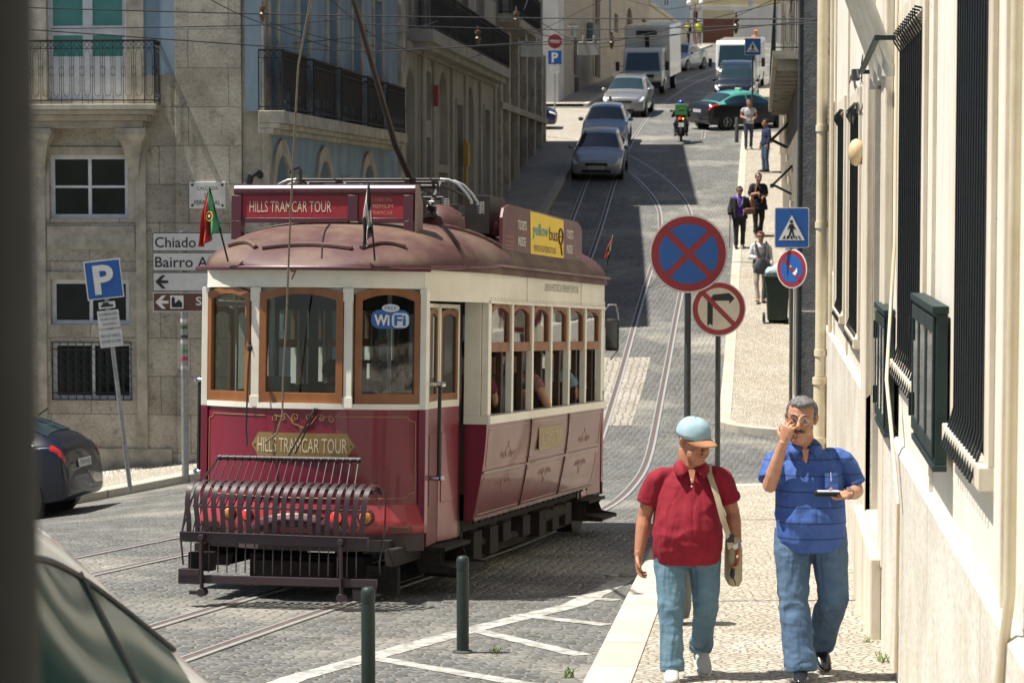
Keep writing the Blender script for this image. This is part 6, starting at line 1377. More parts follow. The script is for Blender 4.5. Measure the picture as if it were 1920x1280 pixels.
# scooter
x,y=ux(1276,89),89; SC=empty('scooter',(x,y,H(x,y)+.01),0,'black delivery scooter with lit tail lamps in the middle of the road','scooter'); SC.rotation_euler=(R(8),0,R(176))
g=MB(); g.loft([[(a*w_,y_,z+h_*b_) for a,b_ in((-1,-.6),(-1,.5),(-.6,1),(.6,1),(1,.5),(1,-.6),(.5,-1),(-.5,-1))] for y_,z,w_,h_ in((.72,.78,.09,.08),(.5,.66,.15,.16),(.1,.62,.16,.16),(-.15,.45,.12,.1),(-.35,.34,.15,.06),(-.5,.5,.14,.2),(-.62,.75,.12,.2),(-.6,.95,.1,.06))]); g.build('body',m_blk,SC,smooth=60)
for yy in(-.75,.62):
    g=MB(); g.tube([(-.05,yy,.25),(0.0,yy,.25),(.05,yy,.25)],[.22,.25,.22],24); g.build('wheel',m_tyre,SC)
g=MB(); g.tube([(-.35,-.5,1.05),(0,-.58,1.02),(.35,-.5,1.05)],.02,6); g.cyl((0,-.58,1.0),(0,-.75,.3),.035); g.build('handlebar',m_blk,SC)
for s in(-1,1): g=MB(); g.tube([(s*.25,-.52,1.05),(s*.32,-.5,1.2)],.008,4); g.sph((s*.36,-.5,1.25),(.07,.02,.05),8); g.build('mirror',m_blk,SC)
g=MB(); g.sph((.06,.80,.74),(.05,.03,.04),8); g.build('tail_lamp',mat('lit_red',(.8,.02,.02),.3,emit=2,bp=0),SC)
g=MB(); g.sph((-.07,.80,.73),(.035,.03,.035),8); g.build('indicator',mat('lit_amber',(.9,.4,.03),.3,emit=2,bp=0),SC)
g=MB(); g.box(0,.84,.50,.2,.012,.16); g.build('number_plate',m_plate,SC,smooth=0)
# ================= PEOPLE
HS=1.06
def remesh(mb,vox,smooth=2,amp=0,freq=(6,6,12),seed=0,fold=None):
    me=mb.mesh('tmp',[]); 
    import bmesh
    bm=bmesh.new(); bm.from_mesh(me); bmesh.ops.recalc_face_normals(bm,faces=bm.faces); bm.to_mesh(me); bm.free()
    o=bpy.data.objects.new('tmp',me); COL.objects.link(o)
    m=o.modifiers.new('r','REMESH'); m.mode='VOXEL'; m.voxel_size=vox; m.adaptivity=0
    if smooth: q=o.modifiers.new('s','SMOOTH'); q.factor=.5; q.iterations=smooth
    dg=bpy.context.evaluated_depsgraph_get(); r=bpy.data.meshes.new_from_object(o.evaluated_get(dg))
    COL.objects.unlink(o); bpy.data.objects.remove(o)
    if amp:
        ns=[v.normal.copy() for v in r.vertices]
        for v,n in zip(r.vertices,ns):
            c=V((v.co.x*freq[0],v.co.y*freq[1],v.co.z*freq[2]+seed)); a=NZ.noise(c)+.5*NZ.noise(c*2.1)
            a=(1-abs(a)*2.2); a=a if a>-.6 else -.6
            k=fold(v.co) if fold else 1
            v.co+=n*amp*a*k
    return r
def ringp(cx,cy,z,rx,rf,rb,n=20,p=.85,ty=0,tx=0):
    o=[]
    for k in range(n):
        a=2*PI*k/n; c,s=math.cos(a),math.sin(a); c=math.copysign(abs(c)**p,c); s2=math.copysign(abs(s)**p,s)
        o.append((cx+rx*c,cy+(rf if s<0 else rb)*s2,z+ty*s+tx*c))
    return o
def hand(g,w,d,n,side,curl=.6,sc=1,spread=.1,curls=None):   # wrist, finger direction, palm normal, side(+1/-1) of thumb
    d=V(d).normalized(); n=V(n); n=(n-d*n.dot(d)).normalized(); t=d.cross(n)*side; w=V(w)
    def el(c,a,b,k=10): return [c+t*(a*math.cos(2*PI*i/k))+n*(b*math.sin(2*PI*i/k)) for i in range(k)]
    g.loft([el(w-d*.03*sc,.028*sc,.022*sc),el(w+d*.0,.03*sc,.021*sc),el(w+d*.035*sc,.040*sc,.019*sc),el(w+d*.075*sc,.043*sc,.016*sc),el(w+d*.095*sc,.040*sc,.012*sc)])
    for i,(o,L) in enumerate(((.031,.070),(.011,.080),(-.010,.074),(-.029,.058))):
        cl=curls[i] if curls else curl*(1+.12*i)
        p=w+d*(.082-.004*abs(i-1))*sc+t*o*sc; ang=cl*.45; pts=[p]; 
        dd=(d+t*spread*(o/.03)).normalized()
        for k,f in enumerate((.42,.32,.26)):
            q=dd*math.cos(ang)+n*math.sin(ang); p=p+q*L*f*sc; pts.append(p); ang+=cl*.75
        g.tube(pts,[.0092*sc,.0088*sc,.008*sc,.0068*sc],8)
    p=w+d*.02*sc+t*.03*sc; q1=(d*.55+t*.75+n*.35).normalized(); q2=(d*.85+t*.25+n*.45).normalized()
    g.tube([w+d*.01*sc+t*.012*sc,p,p+q1*.038*sc,p+q1*.038*sc+q2*.034*sc],[.014*sc,.0145*sc,.0115*sc,.0085*sc],8)
def head(g,c,MH,sc=1,fatf=0):       # c: eye level centre; MH rotation (4x4); faces -y
    def X(x,y,z): return c+MH@V((x*sc,y*sc,z*sc))
    def rg(z,rx,f,b,cy=0,p=.92): return [X(*q) for q in ringp(0,cy,z,rx,f,b,18,p)]
    g.loft([rg(-.122,.020,.030,.01,-.055),rg(-.112,.036,.034,.03,-.052),rg(-.095,.050,.040,.05,-.045),rg(-.07,.060,.048,.075,-.035),rg(-.04,.068,.062,.10,-.022),rg(0,.074,.072,.112,-.012),rg(.03,.077,.079,.116,-.006),rg(.06,.075,.078,.112,0),rg(.088,.064,.064,.095,.002),rg(.107,.044,.044,.065,.004),rg(.116,.018,.02,.03,.006)])
    g.tube([X(0,-.084,.012),X(0,-.098,-.012),X(0,-.112,-.032),X(0,-.108,-.042),X(0,-.092,-.046)],[.008*sc,.011*sc,.014*sc,.013*sc,.010*sc],8)
    for s in(-1,1):
        g.sph(X(s*.012,-.098,-.040),.0085*sc,6); g.tube([X(s*.008,-.086,.02),X(s*.03,-.083,.024),X(s*.052,-.07,.018)],[.007*sc,.008*sc,.006*sc],6)
        g.sph(X(s*.045,-.062,-.035),(.02*sc,.018*sc,.022*sc),8)
        g.tube([X(s*.076,.0,.022),X(s*.086,.012,.018),X(s*.086,.014,-.006),X(s*.077,.004,-.034)],[.009*sc,.013*sc,.012*sc,.008*sc],6)
    g.tube([X(-.024,-.086,-.066),X(0,-.093,-.064),X(.024,-.086,-.066)],[.005*sc,.0075*sc,.005*sc],6); g.tube([X(-.02,-.084,-.077),X(0,-.091,-.078),X(.02,-.084,-.077)],[.005*sc,.0085*sc,.005*sc],6)
    g.sph(X(0,-.078,-.102),(.02*sc,.016*sc,.014*sc),8)
    if fatf:
        g.sph(X(0,-.038,-.118),(.052*sc,.05*sc,.034*sc),12)
        for s in(-1,1): g.sph(X(s*.042,-.045,-.062),(.036*sc,.04*sc,.042*sc),10)
def eyesock(me,c,MH,sc=1):
    Mi=MH.inverted()
    for v in me.vertices:
        q=Mi@(v.co-c); q/=sc
        if abs(q.z)<.12 and abs(q.x)<.1 and q.y<-.03:
            d=0
            for s in(-1,1): d+=.011*math.exp(-((q.x-s*.032)**2/.00028+(q.z+.001)**2/.00014))
            d+=.004*math.exp(-((q.z+.0715)**2/.000012+q.x**2/.0007))
            v.co+=MH@V((0,d*sc,0))
def facebits(p,c,MH,sc,iris=(.06,.035,.02),brow=(.05,.04,.03),lips=(.38,.14,.11),glasses=False):
    def X(x,y,z): return c+MH@V((x*sc,y*sc,z*sc))
    for s in(-1,1):
        g=MB(); g.sph(X(s*.032,-.0625,.0),.0118*sc,12); g.build('eye',mat('eye_white',(.42,.39,.35),.25,bp=0),p)
        g=MB(); g.sph(X(s*.032,-.0712,-.001),(.0055*sc,.0045*sc,.0055*sc),8); g.build('iris',mat('iris%d'%int(iris[0]*1000),iris,.2,bp=0),p)
        g=MB(); g.tube([X(s*.014,-.093,.024),X(s*.032,-.093,.030),X(s*.053,-.080,.024)],[.003*sc,.0045*sc,.002*sc],6); g.build('eyebrow',mat('brow%d'%int(brow[0]*1000),brow,.9),p)
    g=MB(); g.tube([X(-.022,-.0885,-.0715),X(0,-.0975,-.0715),X(.022,-.0885,-.0715)],[(.002*sc,.004*sc),(.004*sc,.006*sc),(.002*sc,.004*sc)],6); g.build('lips',mat('lips%d'%int(lips[0]*1000),lips,.5),p)
def capsp(n): 
    pass
def shoe(p,a,d,pitch,m,L=.28,name='shoe',sole=None,W=1):
    d=V((d[0],d[1],0)).normalized(); q=V((0,0,1)); t=d.cross(q); dd=d*math.cos(pitch)-q*math.sin(pitch)*-1 if 0 else d*math.cos(pitch)+q*math.sin(pitch); up=t.cross(dd)
    a=V(a)
    def rg(s,w,z0,z1,pw=.8): 
        c=a+dd*(s-.075*L/.28); return [c+t*(w*W*math.copysign(abs(math.cos(2*PI*k/14))**pw,math.cos(2*PI*k/14)))+up*((z0+z1)/2+(z1-z0)/2*math.copysign(abs(math.sin(2*PI*k/14))**pw,math.sin(2*PI*k/14))-.075) for k in range(14)]
    k=L/.28
    g=MB(); g.loft([rg(-.005*k,.022,.02,.07),rg(.01*k,.035,.012,.095),rg(.05*k,.04,.012,.11),rg(.09*k,.041,.012,.105),rg(.14*k,.044,.012,.08),rg(.20*k,.049,.012,.062),rg(.25*k,.043,.014,.05),rg(.275*k,.028,.018,.04),rg(.285*k,.012,.02,.032)])
    o=g.build(name,m,p,smooth=80,sub=1)
    g=MB(); g.loft([rg(-.012*k,.026,0,.016,.5),rg(.01*k,.039,0,.018,.5),rg(.09*k,.041,0,.018,.5),rg(.14*k,.046,0,.018,.5),rg(.2*k,.053,0,.018,.5),rg(.26*k,.042,0,.018,.5),rg(.288*k,.018,.003,.018,.5)]); g.build('sole',sole or m_blk,o,smooth=60)
    return o
DEF=dict(eye=(0,-.02,1.60),neck=(0,.02,1.42),sr=(-.18,.02,1.40),sl=(.18,.02,1.40),er=(-.24,.03,1.12),el=(.24,.03,1.12),wr=(-.25,-.06,.88),wl=(.25,-.06,.88),hr=(-.02,-.05,-1),hl=(.02,-.05,-1),nr=(1,0,0),nl=(-1,0,0),
    hipr=(-.09,.0,.90),hipl=(.09,0,.90),kr=(-.10,-.09,.50),kl=(.10,-.02,.50),ar=(-.10,-.12,.09),al=(.10,.16,.12))
def person(loc,rz,label,J={},sc=1.0,fat=1.0,skin=(.42,.24,.16),shirt=None,sleeve=.55,trous=None,shoem=None,hair=None,hairstyle='short',vox=.014,collar=False,rot=(0,0,0),torso=None,hem=None,leg=(.098,.075,.065),group=None,face=True,curl=.5,seat=False,top_extra=None,cl=None,cr_=None,skirt=False,legends=(1,1),seed=1,hcurls=None):
    K=dict(DEF); K.update(J); K={k:V(v) for k,v in K.items()}
    for k in K:
        if k not in('hr','hl','nr','nl'): K[k]=K[k]*sc
    p=empty('person',loc,rz,label,'person',group); f=fat
    MH=M4.Rotation(rot[2],3,'Z')@M4.Rotation(rot[1],3,'Y')@M4.Rotation(rot[0],3,'X')
    msk=mat('skin_%d'%int(skin[0]*100+skin[1]*1000),skin,.45,c2=(skin[0]*.8,skin[1]*.72,skin[2]*.7),sc=14,bp=.25,bsc=160,spec=.4,bd=.002)
    e=K['eye']; g=MB(); head(g,e,MH,sc*HS,vox<.012); nb=e+MH@V((0,.03*sc,-.09*sc))
    g.tube([nb+V((0,0,.03)),nb,K['neck']+V((0,0,.0)),K['neck']-V((0,0,.08))],[.054*sc,.056*sc*f**.5,.062*sc*f**.5,.09*sc] if vox>.012 else [.062,.068,.074,.09],14)
    hipc=(K['hipr']+K['hipl'])/2; ch=(K['sr']+K['sl'])/2
    to=torso or [(0,.165,.115,.11),(.16,.165,.115,.11),(.34,.15,.10,.10),(.50,.16,.115,.11),(.63,.165,.105,.11),(.71,.145,.09,.10),(.77,.10,.07,.08),(.82,.06,.055,.06)]
    top=ch.z+.03*sc; bot=hipc.z-.02*sc
    def trg(k,off,full=1):
        h,rx,rf,rb=to[k]; t_=h/.82; c=hipc.lerp(ch,t_); z=lerp(bot,top,t_)
        return ringp(c.x,c.y,z,(rx*f+off)*sc,(rf*f+off)*sc,(rb*f**.5+off)*sc,22)
    g.loft([trg(k,-.02) for k in range(len(to))])
    for s,sh,el,wr,hd,nn in((-1,'sr','er','wr','hr','nr'),(1,'sl','el','wl','hl','nl')):
        A,B,C=K[sh],K[el],K[wr]; r=f**.6*sc
        g.tube([A+V((-s*.05,0,-.03))*sc,A+V((0,0,-.02)),A.lerp(B,.35),A.lerp(B,.8),B,B.lerp(C,.25),B.lerp(C,.6),C],[.040*r,.047*r,.050*r,.047*r,.044*r,.046*r,.038*r,.027*r],12)
        hand(g,C,K[hd],K[nn],-s if True else s,curl if not hcurls else hcurls[0 if s<0 else 1],sc*(1.0+.06*(f-1)))
    for hp,kn,an in(('hipr','kr','ar'),('hipl','kl','al')):
        g.tube([K[hp],K[kn],K[an]],[.07*sc,.045*sc,.034*sc],10)
    me=remesh(g,vox*(.5 if vox<.012 else 1),2 if vox<.012 else 1); eyesock(me,e,MH,sc*HS); me.materials.append(msk); me.name='person_body'; body=link('body',me,p,180,fix=False)
    if face: facebits(p,e,MH,sc*HS,brow=hair[1] if hair else (.1,.08,.06))
    # shirt
    if shirt:
        hm=hem if hem is not None else -.02
        g=MB(); g.loft([trg(k,.012) for k in range(1,len(to)-1)] if 0 else [ringp(*(lambda q:(q,))(0))] if 0 else [ [V(q)-V((0,0,(-hm)*0)) for q in trg(k,.014)] for k in range(len(to))])
        # hem ring lowered
        for s,sh,el,wr in((-1,'sr','er','wr'),(1,'sl','el','wl')):
            A,B,C=K[sh],K[el],K[wr]; r=f**.6*sc
            pts=[A+V((-s*.10,0,-.005))*sc,A+V((-s*.03,0,-.012))*sc,A+V((s*.005,0,-.03)),A.lerp(B,.3)]; rr=[.048*r,.056*r,.062*r,.067*r]
            if sleeve<=1: pts+=[A.lerp(B,sleeve)]; rr+=[.072*r]
            else: pts+=[A.lerp(B,.8),B,B.lerp(C,.4),B.lerp(C,.9)]; rr+=[.062*r,.058*r,.052*r,.042*r]
            g.tube(pts,rr,14)
        SL=[(K[s_[0]].lerp(K[s_[1]],sleeve),(K[s_[1]]-K[s_[0]]).normalized()) for s_ in(('sr','er'),('sl','el'))] if sleeve<=1 and vox<.012 else []
        me=remesh(g,vox,2,.0062*sc if vox<.012 else .005,(5.5,5.5,7),seed,fold=lambda c:.5+.9*sst(1.3*sc,.85*sc,c.z)); me.materials.append(shirt); sh_=link('shirt',me,p,180,fix=False)
        for c_,d_ in SL:
            g=MB(); r_=.0735*f**.6*sc; g.tube([c_-d_*.028,c_-d_*.024,c_-d_*.002,c_+d_*.004],[r_*.985,r_*1.012,r_*1.015,r_*.99],28); g.build('sleeve_hem',shirt,sh_,smooth=60)
        if collar:
            g=MB(); n=K['neck']; 
            for s in(-1,1):
                pts=[]
                for k in range(9):
                    a=PI/2-s*0+ -s*PI*(k/8)*.93; ca,sa=math.cos(a),math.sin(a)
                    dz_=-.03*(1-sa)*.6
                    pts.append(([n.x+.068*ca*sc*f**.4,n.y-.0+.072*sa*sc,n.z+.045*sc+dz_],[n.x+.098*ca*sc*f**.4,n.y+.09*sa*sc-.012,n.z+.0*sc+dz_*1.9-(.028 if k>5 else 0)]))
                g.loft([[V(a_),V(b_)] for a_,b_ in pts],False,False)
            g.build('collar',shirt,sh_,smooth=180,solid=.006)
            for s in(-1,1):
                g=MB(); A_=[n+V(q) for q in((s*.060,-.030,.050),(s*.048,-.066,.030),(s*.016,-.098,-.012))]; B_=[n+V(q) for q in((s*.108,-.020,.004),(s*.105,-.085,-.022),(s*.072,-.128,-.062))]
                g.loft([[a_,a_.lerp(b_,.5)+V((0,-.008,.006)),b_] for a_,b_ in zip(A_,B_)],False,False); g.build('collar_wing',shirt,sh_,smooth=180,solid=.005)
            g=MB(); y0=n.y-.10; g.add([n+V((-.022,-.103,-.008)),n+V((.022,-.103,-.008)),n+V((.006,-.128,-.085)),n+V((-.006,-.128,-.085))],[(0,1,2,3)]); g.build('throat',msk,body,smooth=0,solid=.004)
    if trous:
        g=MB(); hz=hipc
        w0,w1,w2=leg
        g.loft([ringp(hz.x,hz.y,hz.z+dz_*sc,(.165*f+q)*sc,(.115*f+q)*sc,(.12*f**.6+q)*sc,20) for dz_,q in((-.13,-.06),(-.08,-.012),(0,.0),(.06,.0),(.12,-.012))])
        for hp,kn,an in(('hipr','kr','ar'),('hipl','kl','al')):
            A,B,C=K[hp],K[kn],K[an]
            g.tube([A+V((0,0,.03)),A.lerp(B,.25),A.lerp(B,.6),B,B.lerp(C,.3),B.lerp(C,.7),C+V((0,0,.0 if not seat else .03))],[w0*sc*f**.5,w0*sc*1.02*f**.4,w0*.9*sc,w1*sc,w2*sc,w2*sc,w2*sc*1.04],16)
        me=remesh(g,vox,3,.0058*sc if vox<.012 else .005,(7,7,11),seed+5,fold=lambda c:.3+1.0*max(math.exp(-((c.z-K['kr'].z)/.11)**2),math.exp(-((c.z-.15)/.11)**2),.8*math.exp(-((c.z-hipc.z+.1)/.06)**2))); me.materials.append(trous); tr_=link('trousers',me,p,180,fix=False)
        if vox<.012:
            for an,kn in(('ar','kr'),('al','kl')):
                d_=(K[an]-K[kn]).normalized(); c_=K[an]; g=MB(); r_=w2*1.045*sc; g.tube([c_-d_*.03,c_-d_*.027,c_+d_*.012,c_+d_*.016],[r_*.97,r_*1.01,r_*1.02,r_*.98],28); g.build('trouser_hem',trous,tr_,smooth=60)
    if shoem:
        for an,kn,lo in(('ar','kr',0),('al','kl',1)):
            sm,so=shoem if isinstance(shoem,tuple) else (shoem,None)
            back=K[an].y>.1*sc and not seat
            shoe(p,K[an],(.12*(-1 if an=='ar' else 1),-1),R(-28) if back and lo else R(3),sm,.285*sc,sole=so,W=sc)
    if hair:
        hm_=mat('hair_%d'%int(hair[0][0]*1000),hair[0],.8,c2=hair[1],sc=60,bp=.8,bsc=300,bd=.003)
        g=MB(); rnd=random.Random(seed)
        def X(x,y,z): return e+MH@V((x*sc*HS,y*sc*HS,z*sc*HS))
        nn=800 if vox<.012 else 150
        for i in range(nn):
            a=rnd.uniform(0,2*PI); zz_=rnd.uniform(-.6,1)
            q=V((.077*math.sqrt(1-zz_*zz_)*math.cos(a),.103*math.sqrt(1-zz_*zz_)*math.sin(a)+.012,.036+.074*zz_))
            if q.y<-.02 and q.z<.078+.0: continue
            if q.y<.02 and q.z<.0: continue
            if q.z<-.05 and hairstyle=='short': continue
            g.sph(X(*q),(.017 if vox<.012 else .026)*sc*rnd.uniform(.55,1.12),6)
        if hairstyle=='long':
            for i in range(60):
                a=rnd.uniform(0,PI); g.sph(X(.08*math.cos(a),.06*math.sin(a)+.03,rnd.uniform(-.12,0)),.028*sc,6)
        if hairstyle=='bun': g.sph(X(0,.1,.09),.045*sc,8)
        me=remesh(g,.006 if vox<.012 else .012,1,.002,(90,90,90),seed); me.materials.append(hm_); link('hair',me,p,180,fix=False)
    p['_e']=0; del p['_e']
    return p,K,MH,body
def fab(n,c,c2=None,sc=5,rough=.85,weave=500,fold=0): return mat('cloth_'+n,c,rough,c2=c2 or tuple(x*.8 for x in c),sc=sc,bp=.35,bsc=weave,bd=.0015,fold=fold)
# --- man in red
m_redshirt=mat('cloth_crimson',(.235,.003,.017),.85,c2=(.20,.003,.014),sc=4,bp=.3,bsc=500,bd=.0015,fold=5); m_jeanl=fab('lightdenim',(.11,.20,.26),(.08,.15,.20),sc=9,fold=7); m_jean=fab('denim',(.04,.085,.16),(.10,.165,.25),sc=4,weave=350,fold=6)
xr,yr_=1.06,14.55
RT=[(-.14,.180,.15,.12),(0,.193,.19,.13),(.16,.196,.20,.135),(.32,.188,.175,.13),(.48,.178,.145,.125),(.62,.170,.115,.115),(.70,.155,.10,.11),(.77,.11,.085,.095),(.83,.07,.065,.075)]
pr,K,MH,body=person((xr,yr_,H(xr,yr_)+.125),0,'man in a dark red polo shirt and pale blue cap, light jeans, looking aside',
 dict(eye=(.035,-.035,1.436),neck=(.02,.0,1.275),sr=(-.185,.01,1.225),sl=(.205,.02,1.235),er=(-.255,.04,.965),el=(.285,.09,.98),wr=(-.295,-.03,.735),wl=(.30,-.03,.78),hr=(.0,-.12,-1),hl=(-.02,-.3,-1),nr=(.9,-.3,0),nl=(-.9,-.3,0),
  hipr=(-.10,0,.80),hipl=(.10,0,.80),kr=(-.105,-.13,.43),kl=(.115,-.04,.44),ar=(-.10,-.22,.085),al=(.10,.17,.15)),sc=1,fat=1.0,skin=(.43,.20,.115),
 shirt=m_redshirt,sleeve=.66,trous=m_jeanl,shoem=(mat('white_trainer',(.42,.42,.40),.55),mat('trainer_sole',(.6,.58,.52),.6)),vox=.0085,collar=True,torso=RT,rot=(R(12),R(-4),R(38)),leg=(.101,.076,.068),seed=3,curl=.75)
def X_(K,MH,x,y,z): return K['eye']+MH@V((x,y,z))*HS
m_cap=fab('cap_blue',(.22,.36,.42),(.36,.47,.50),sc=12); m_visor=fab('visor_tan',(.28,.125,.06),(.36,.18,.09),sc=8)
g=MB(); rs=[]
for i in range(9):
    a=i/8*PI/2; z=.028+.107*math.sin(a); q=max(math.cos(a),.03)**.75; rs.append([X_(K,MH,.092*q*math.cos(t*2*PI/28)*(1+.012*(t%5==0)),.112*q*math.sin(t*2*PI/28)+.006,z+.012*math.cos(t*2*PI/28*1)*0) for t in range(28)])
g.loft(rs,True,True); g.sph(X_(K,MH,0,.006,.136),.008,8); capo=g.build('cap',m_cap,pr,smooth=180)
g=MB(); rs=[]
for i in range(7):
    k=i/6; rs.append([X_(K,MH,(.085+.0*k)*math.sin(t)*(1-.12*k*k),-.095*math.cos(t)*(1)-.085*k*math.cos(t)**.6 if math.cos(t)>0 else 0,.036-.02*k-.022*math.sin(t)**2) for t in [R(-80+160*j/14) for j in range(15)]])
g.loft(rs,False,False); g.build('visor',m_visor,capo,smooth=180,solid=.005)
g=MB(); g.tube([X_(K,MH,x,y,z) for x,y,z in((-.078,-.01,.006),(-.06,-.085,.008),(-.01,-.098,.004),(0,-.1,.008),(.01,-.098,.004),(.06,-.085,.008),(.078,-.01,.006))],.0015,4); g.build('glasses',m_blk,pr)
g=MB(); c=K['wl'].lerp(K['el'],.08); d=(K['el']-K['wl']).normalized(); g.tube([c-d*.011,c+d*.011],[.034,.034],20); bw=g.build('wristwatch',m_chrome,pr); g=MB(); g.tube([c+V((-.01,-.034,0)),c+V((-.012,-.044,0))],.016,14); g.build('watch_face',m_white,bw)
g=MB()
for i,(x,z) in enumerate(((.012,1.215),(.014,1.175))): g.sph((x,-.178+.02*i*0-.0,z),(.006,.004,.006),8)
g.build('button',m_white,pr)
pos=pr.location
def rel(p,*q): return V((pos.x+q[0],pos.y+q[1],pos.z+q[2]))
# shoulder bag
SB=empty('shoulder_bag',(xr+.27,yr_+.1,pos.z+.75),0,'cream canvas bag with a tan strap on the shoulder of the man in red','bag')
mb_=fab('canvas',(.42,.36,.25),(.34,.28,.18)); o=SB.location-pos
g=MB(); g.tube([V(q)-o for q in((.13,.02,1.285),(.125,-.085,1.245),(.165,-.16,1.12),(.20,-.19,.98),(.235,-.19,.88),(.25,-.15,.80))],[(.004,.021)]*6,6,up=(0,-1,0)); g.tube([V(q)-o for q in((.13,.02,1.285),(.14,.12,1.22),(.2,.17,1.05),(.26,.16,.86))],[(.004,.02)]*4,6,up=(0,1,0)); st_=g.build('strap',mb_,SB)
g=MB(); g.loft([ringp(0.02,0,z,rx,ry,ry,16,.6) for z,rx,ry in((-.2,.035,.13),(-.17,.05,.15),(-.02,.05,.155),(.08,.045,.15),(.1,.03,.14))]); g.build('pouch',mb_,SB,smooth=60)
g=MB(); q=V((.243,-.185,.865))-o; g.box(*q,.05,.012,.05); g.build('buckle',m_blk,SB,smooth=0)
g=MB(); w_=K['wl']; g.tube([w_+V((-.03,-.075,-.11)),w_+V((-.035,-.08,-.15)),w_+V((-.035,-.08,-.17))],[.012,.016,.006],10); g.tube([w_+V((-.03,-.08,-.16)),w_+V((-.012,-.08,-.21))],[.004,.003],6)
kk=tag(g.build('car_key',m_blk,smooth=50),'black car key hanging from the hand of the man in red','key'); kk.location=pos
# --- man in blue
def stripes():
    m,nt,b=nodes('cloth_blue_striped'); L=nt.links; v=coords(nt); sp=nt.nodes.new('ShaderNodeSeparateXYZ'); L.new(v,sp.inputs[0])
    a=nt.nodes.new('ShaderNodeMath'); a.operation='MULTIPLY'; a.inputs[1].default_value=2*PI/.093; L.new(sp.outputs[2],a.inputs[0]); s_=nt.nodes.new('ShaderNodeMath'); s_.operation='SINE'; L.new(a.outputs[0],s_.inputs[0])
    f=ramp(nt,s_.outputs[0],.93,.985); c=mix(nt,(.036,.09,.30),(.045,.105,.34),ramp(nt,noise(nt,v,6),.4,.6)); L.new(mix(nt,c,(.016,.036,.13),f),b.inputs['Base Color']); b.inputs['Roughness'].default_value=.8; 
    L.new(bump(nt,noise(nt,v,450,3),.3,.0015,folds(nt,5)),b.inputs['Normal']); return m
m_blueshirt=stripes()
xb,yb=1.80,14.5
BT=[(-.14,.185,.145,.12),(0,.193,.17,.125),(.16,.196,.18,.13),(.32,.193,.165,.13),(.48,.188,.145,.125),(.62,.178,.12,.12),(.70,.165,.10,.115),(.77,.12,.085,.095),(.83,.075,.065,.075)]
pb,K,MH,body=person((xb,yb,H(xb,yb)+.125),0,'grey haired man in a striped blue polo shirt and jeans adjusting his glasses',
 dict(eye=(-.065,-.05,1.575),neck=(-.045,.0,1.40),sr=(-.215,.01,1.34),sl=(.195,.03,1.345),er=(-.262,-.10,1.165),el=(.285,.05,1.12),wr=(-.182,-.16,1.445),wl=(.195,-.20,1.135),hr=(.27,-.10,.85),hl=(-.95,-.22,-.12),nr=(.45,.85,-.1),nl=(.1,-.4,1),
  hipr=(-.105,0,.88),hipl=(.105,0,.88),kr=(-.11,-.10,.47),kl=(.135,-.06,.49),ar=(-.075,-.2,.085),al=(.095,.26,.17)),sc=1,fat=1.0,skin=(.47,.25,.155),
 shirt=m_blueshirt,sleeve=.78,trous=m_jean,shoem=mat('black_leather',(.012,.012,.013),.25,coat=.4),hair=((.20,.195,.185),(.035,.034,.032)),vox=.0085,collar=True,torso=BT,rot=(R(4),R(4),R(-14)),leg=(.112,.090,.092),seed=7,curl=.9)
g=MB()
for s in(-1,1): g.tube([X_(K,MH,s*.033+.021*math.cos(k*PI/8),-.0985+.004*abs(math.cos(k*PI/8)),-.004+.015*math.sin(k*PI/8)) for k in range(17)],.0014,4); g.tube([X_(K,MH,s*.054,-.094,0),X_(K,MH,s*.08,-.01,.006)],.0013,4)
g.tube([X_(K,MH,-.012,-.099,0),X_(K,MH,0,-.103,.003),X_(K,MH,.012,-.099,0)],.0014,4); g.build('glasses',m_chrome,pb)
g=MB(); g.tube([X_(K,MH,-.034,-.088,-.066),X_(K,MH,-.015,-.102,-.057),X_(K,MH,0,-.104,-.056),X_(K,MH,.015,-.102,-.057),X_(K,MH,.034,-.088,-.066)],[.004,.0085,.0085,.0085,.004],8); g.build('moustache',mat('moustache_dark',(.05,.045,.04),.9,bp=.8,bsc=300),pb)
g=MB(); c=K['wl'].lerp(K['el'],.10); d=(K['el']-K['wl']).normalized(); g.tube([c-d*.012,c+d*.012],[.033,.033],20); bw=g.build('wristwatch',m_black,pb); g=MB(); g.tube([c+V((0,-.02,.026)),c+V((0,-.026,.034))],.017,14); g.build('watch_face',m_chrome,bw)
g=MB(); g.add([(.065,-.152,1.255),(.145,-.140,1.255),(.145,-.155,1.165),(.105,-.172,1.15),(.065,-.175,1.165)],[(0,1,2,3,4)]); g.build('chest_pocket',m_blueshirt,pb,smooth=0,solid=.004)
g=MB(); g.tube([(.098,-.172,1.262),(.101,-.178,1.21)],.0022,6); tag(g.build('pen',m_white),'thin white pen clipped to the chest pocket of the striped blue shirt','pen').location=pb.location
wp=K['wl']+V((-.13,-.05,.015)); g=MB(); g.box(wp.x,wp.y,wp.z,.15,.09,.012,None); g.box(wp.x-.01,wp.y-.005,wp.z-.014,.13,.08,.010)
wl_=tag(g.build('wallet',m_blk,smooth=0,bev=.003),'black wallet held in front by the man in the striped blue shirt','wallet'); wl_.location=pb.location
g=MB(); g.box(wp.x+.01,wp.y,wp.z+.009,.13,.08,.002,None); o=tag(g.build('paper_slip',mat('paper_blueish',(.5,.55,.65),.8),smooth=0),'pale folded paper lying on the black wallet','paper'); o.location=pb.location
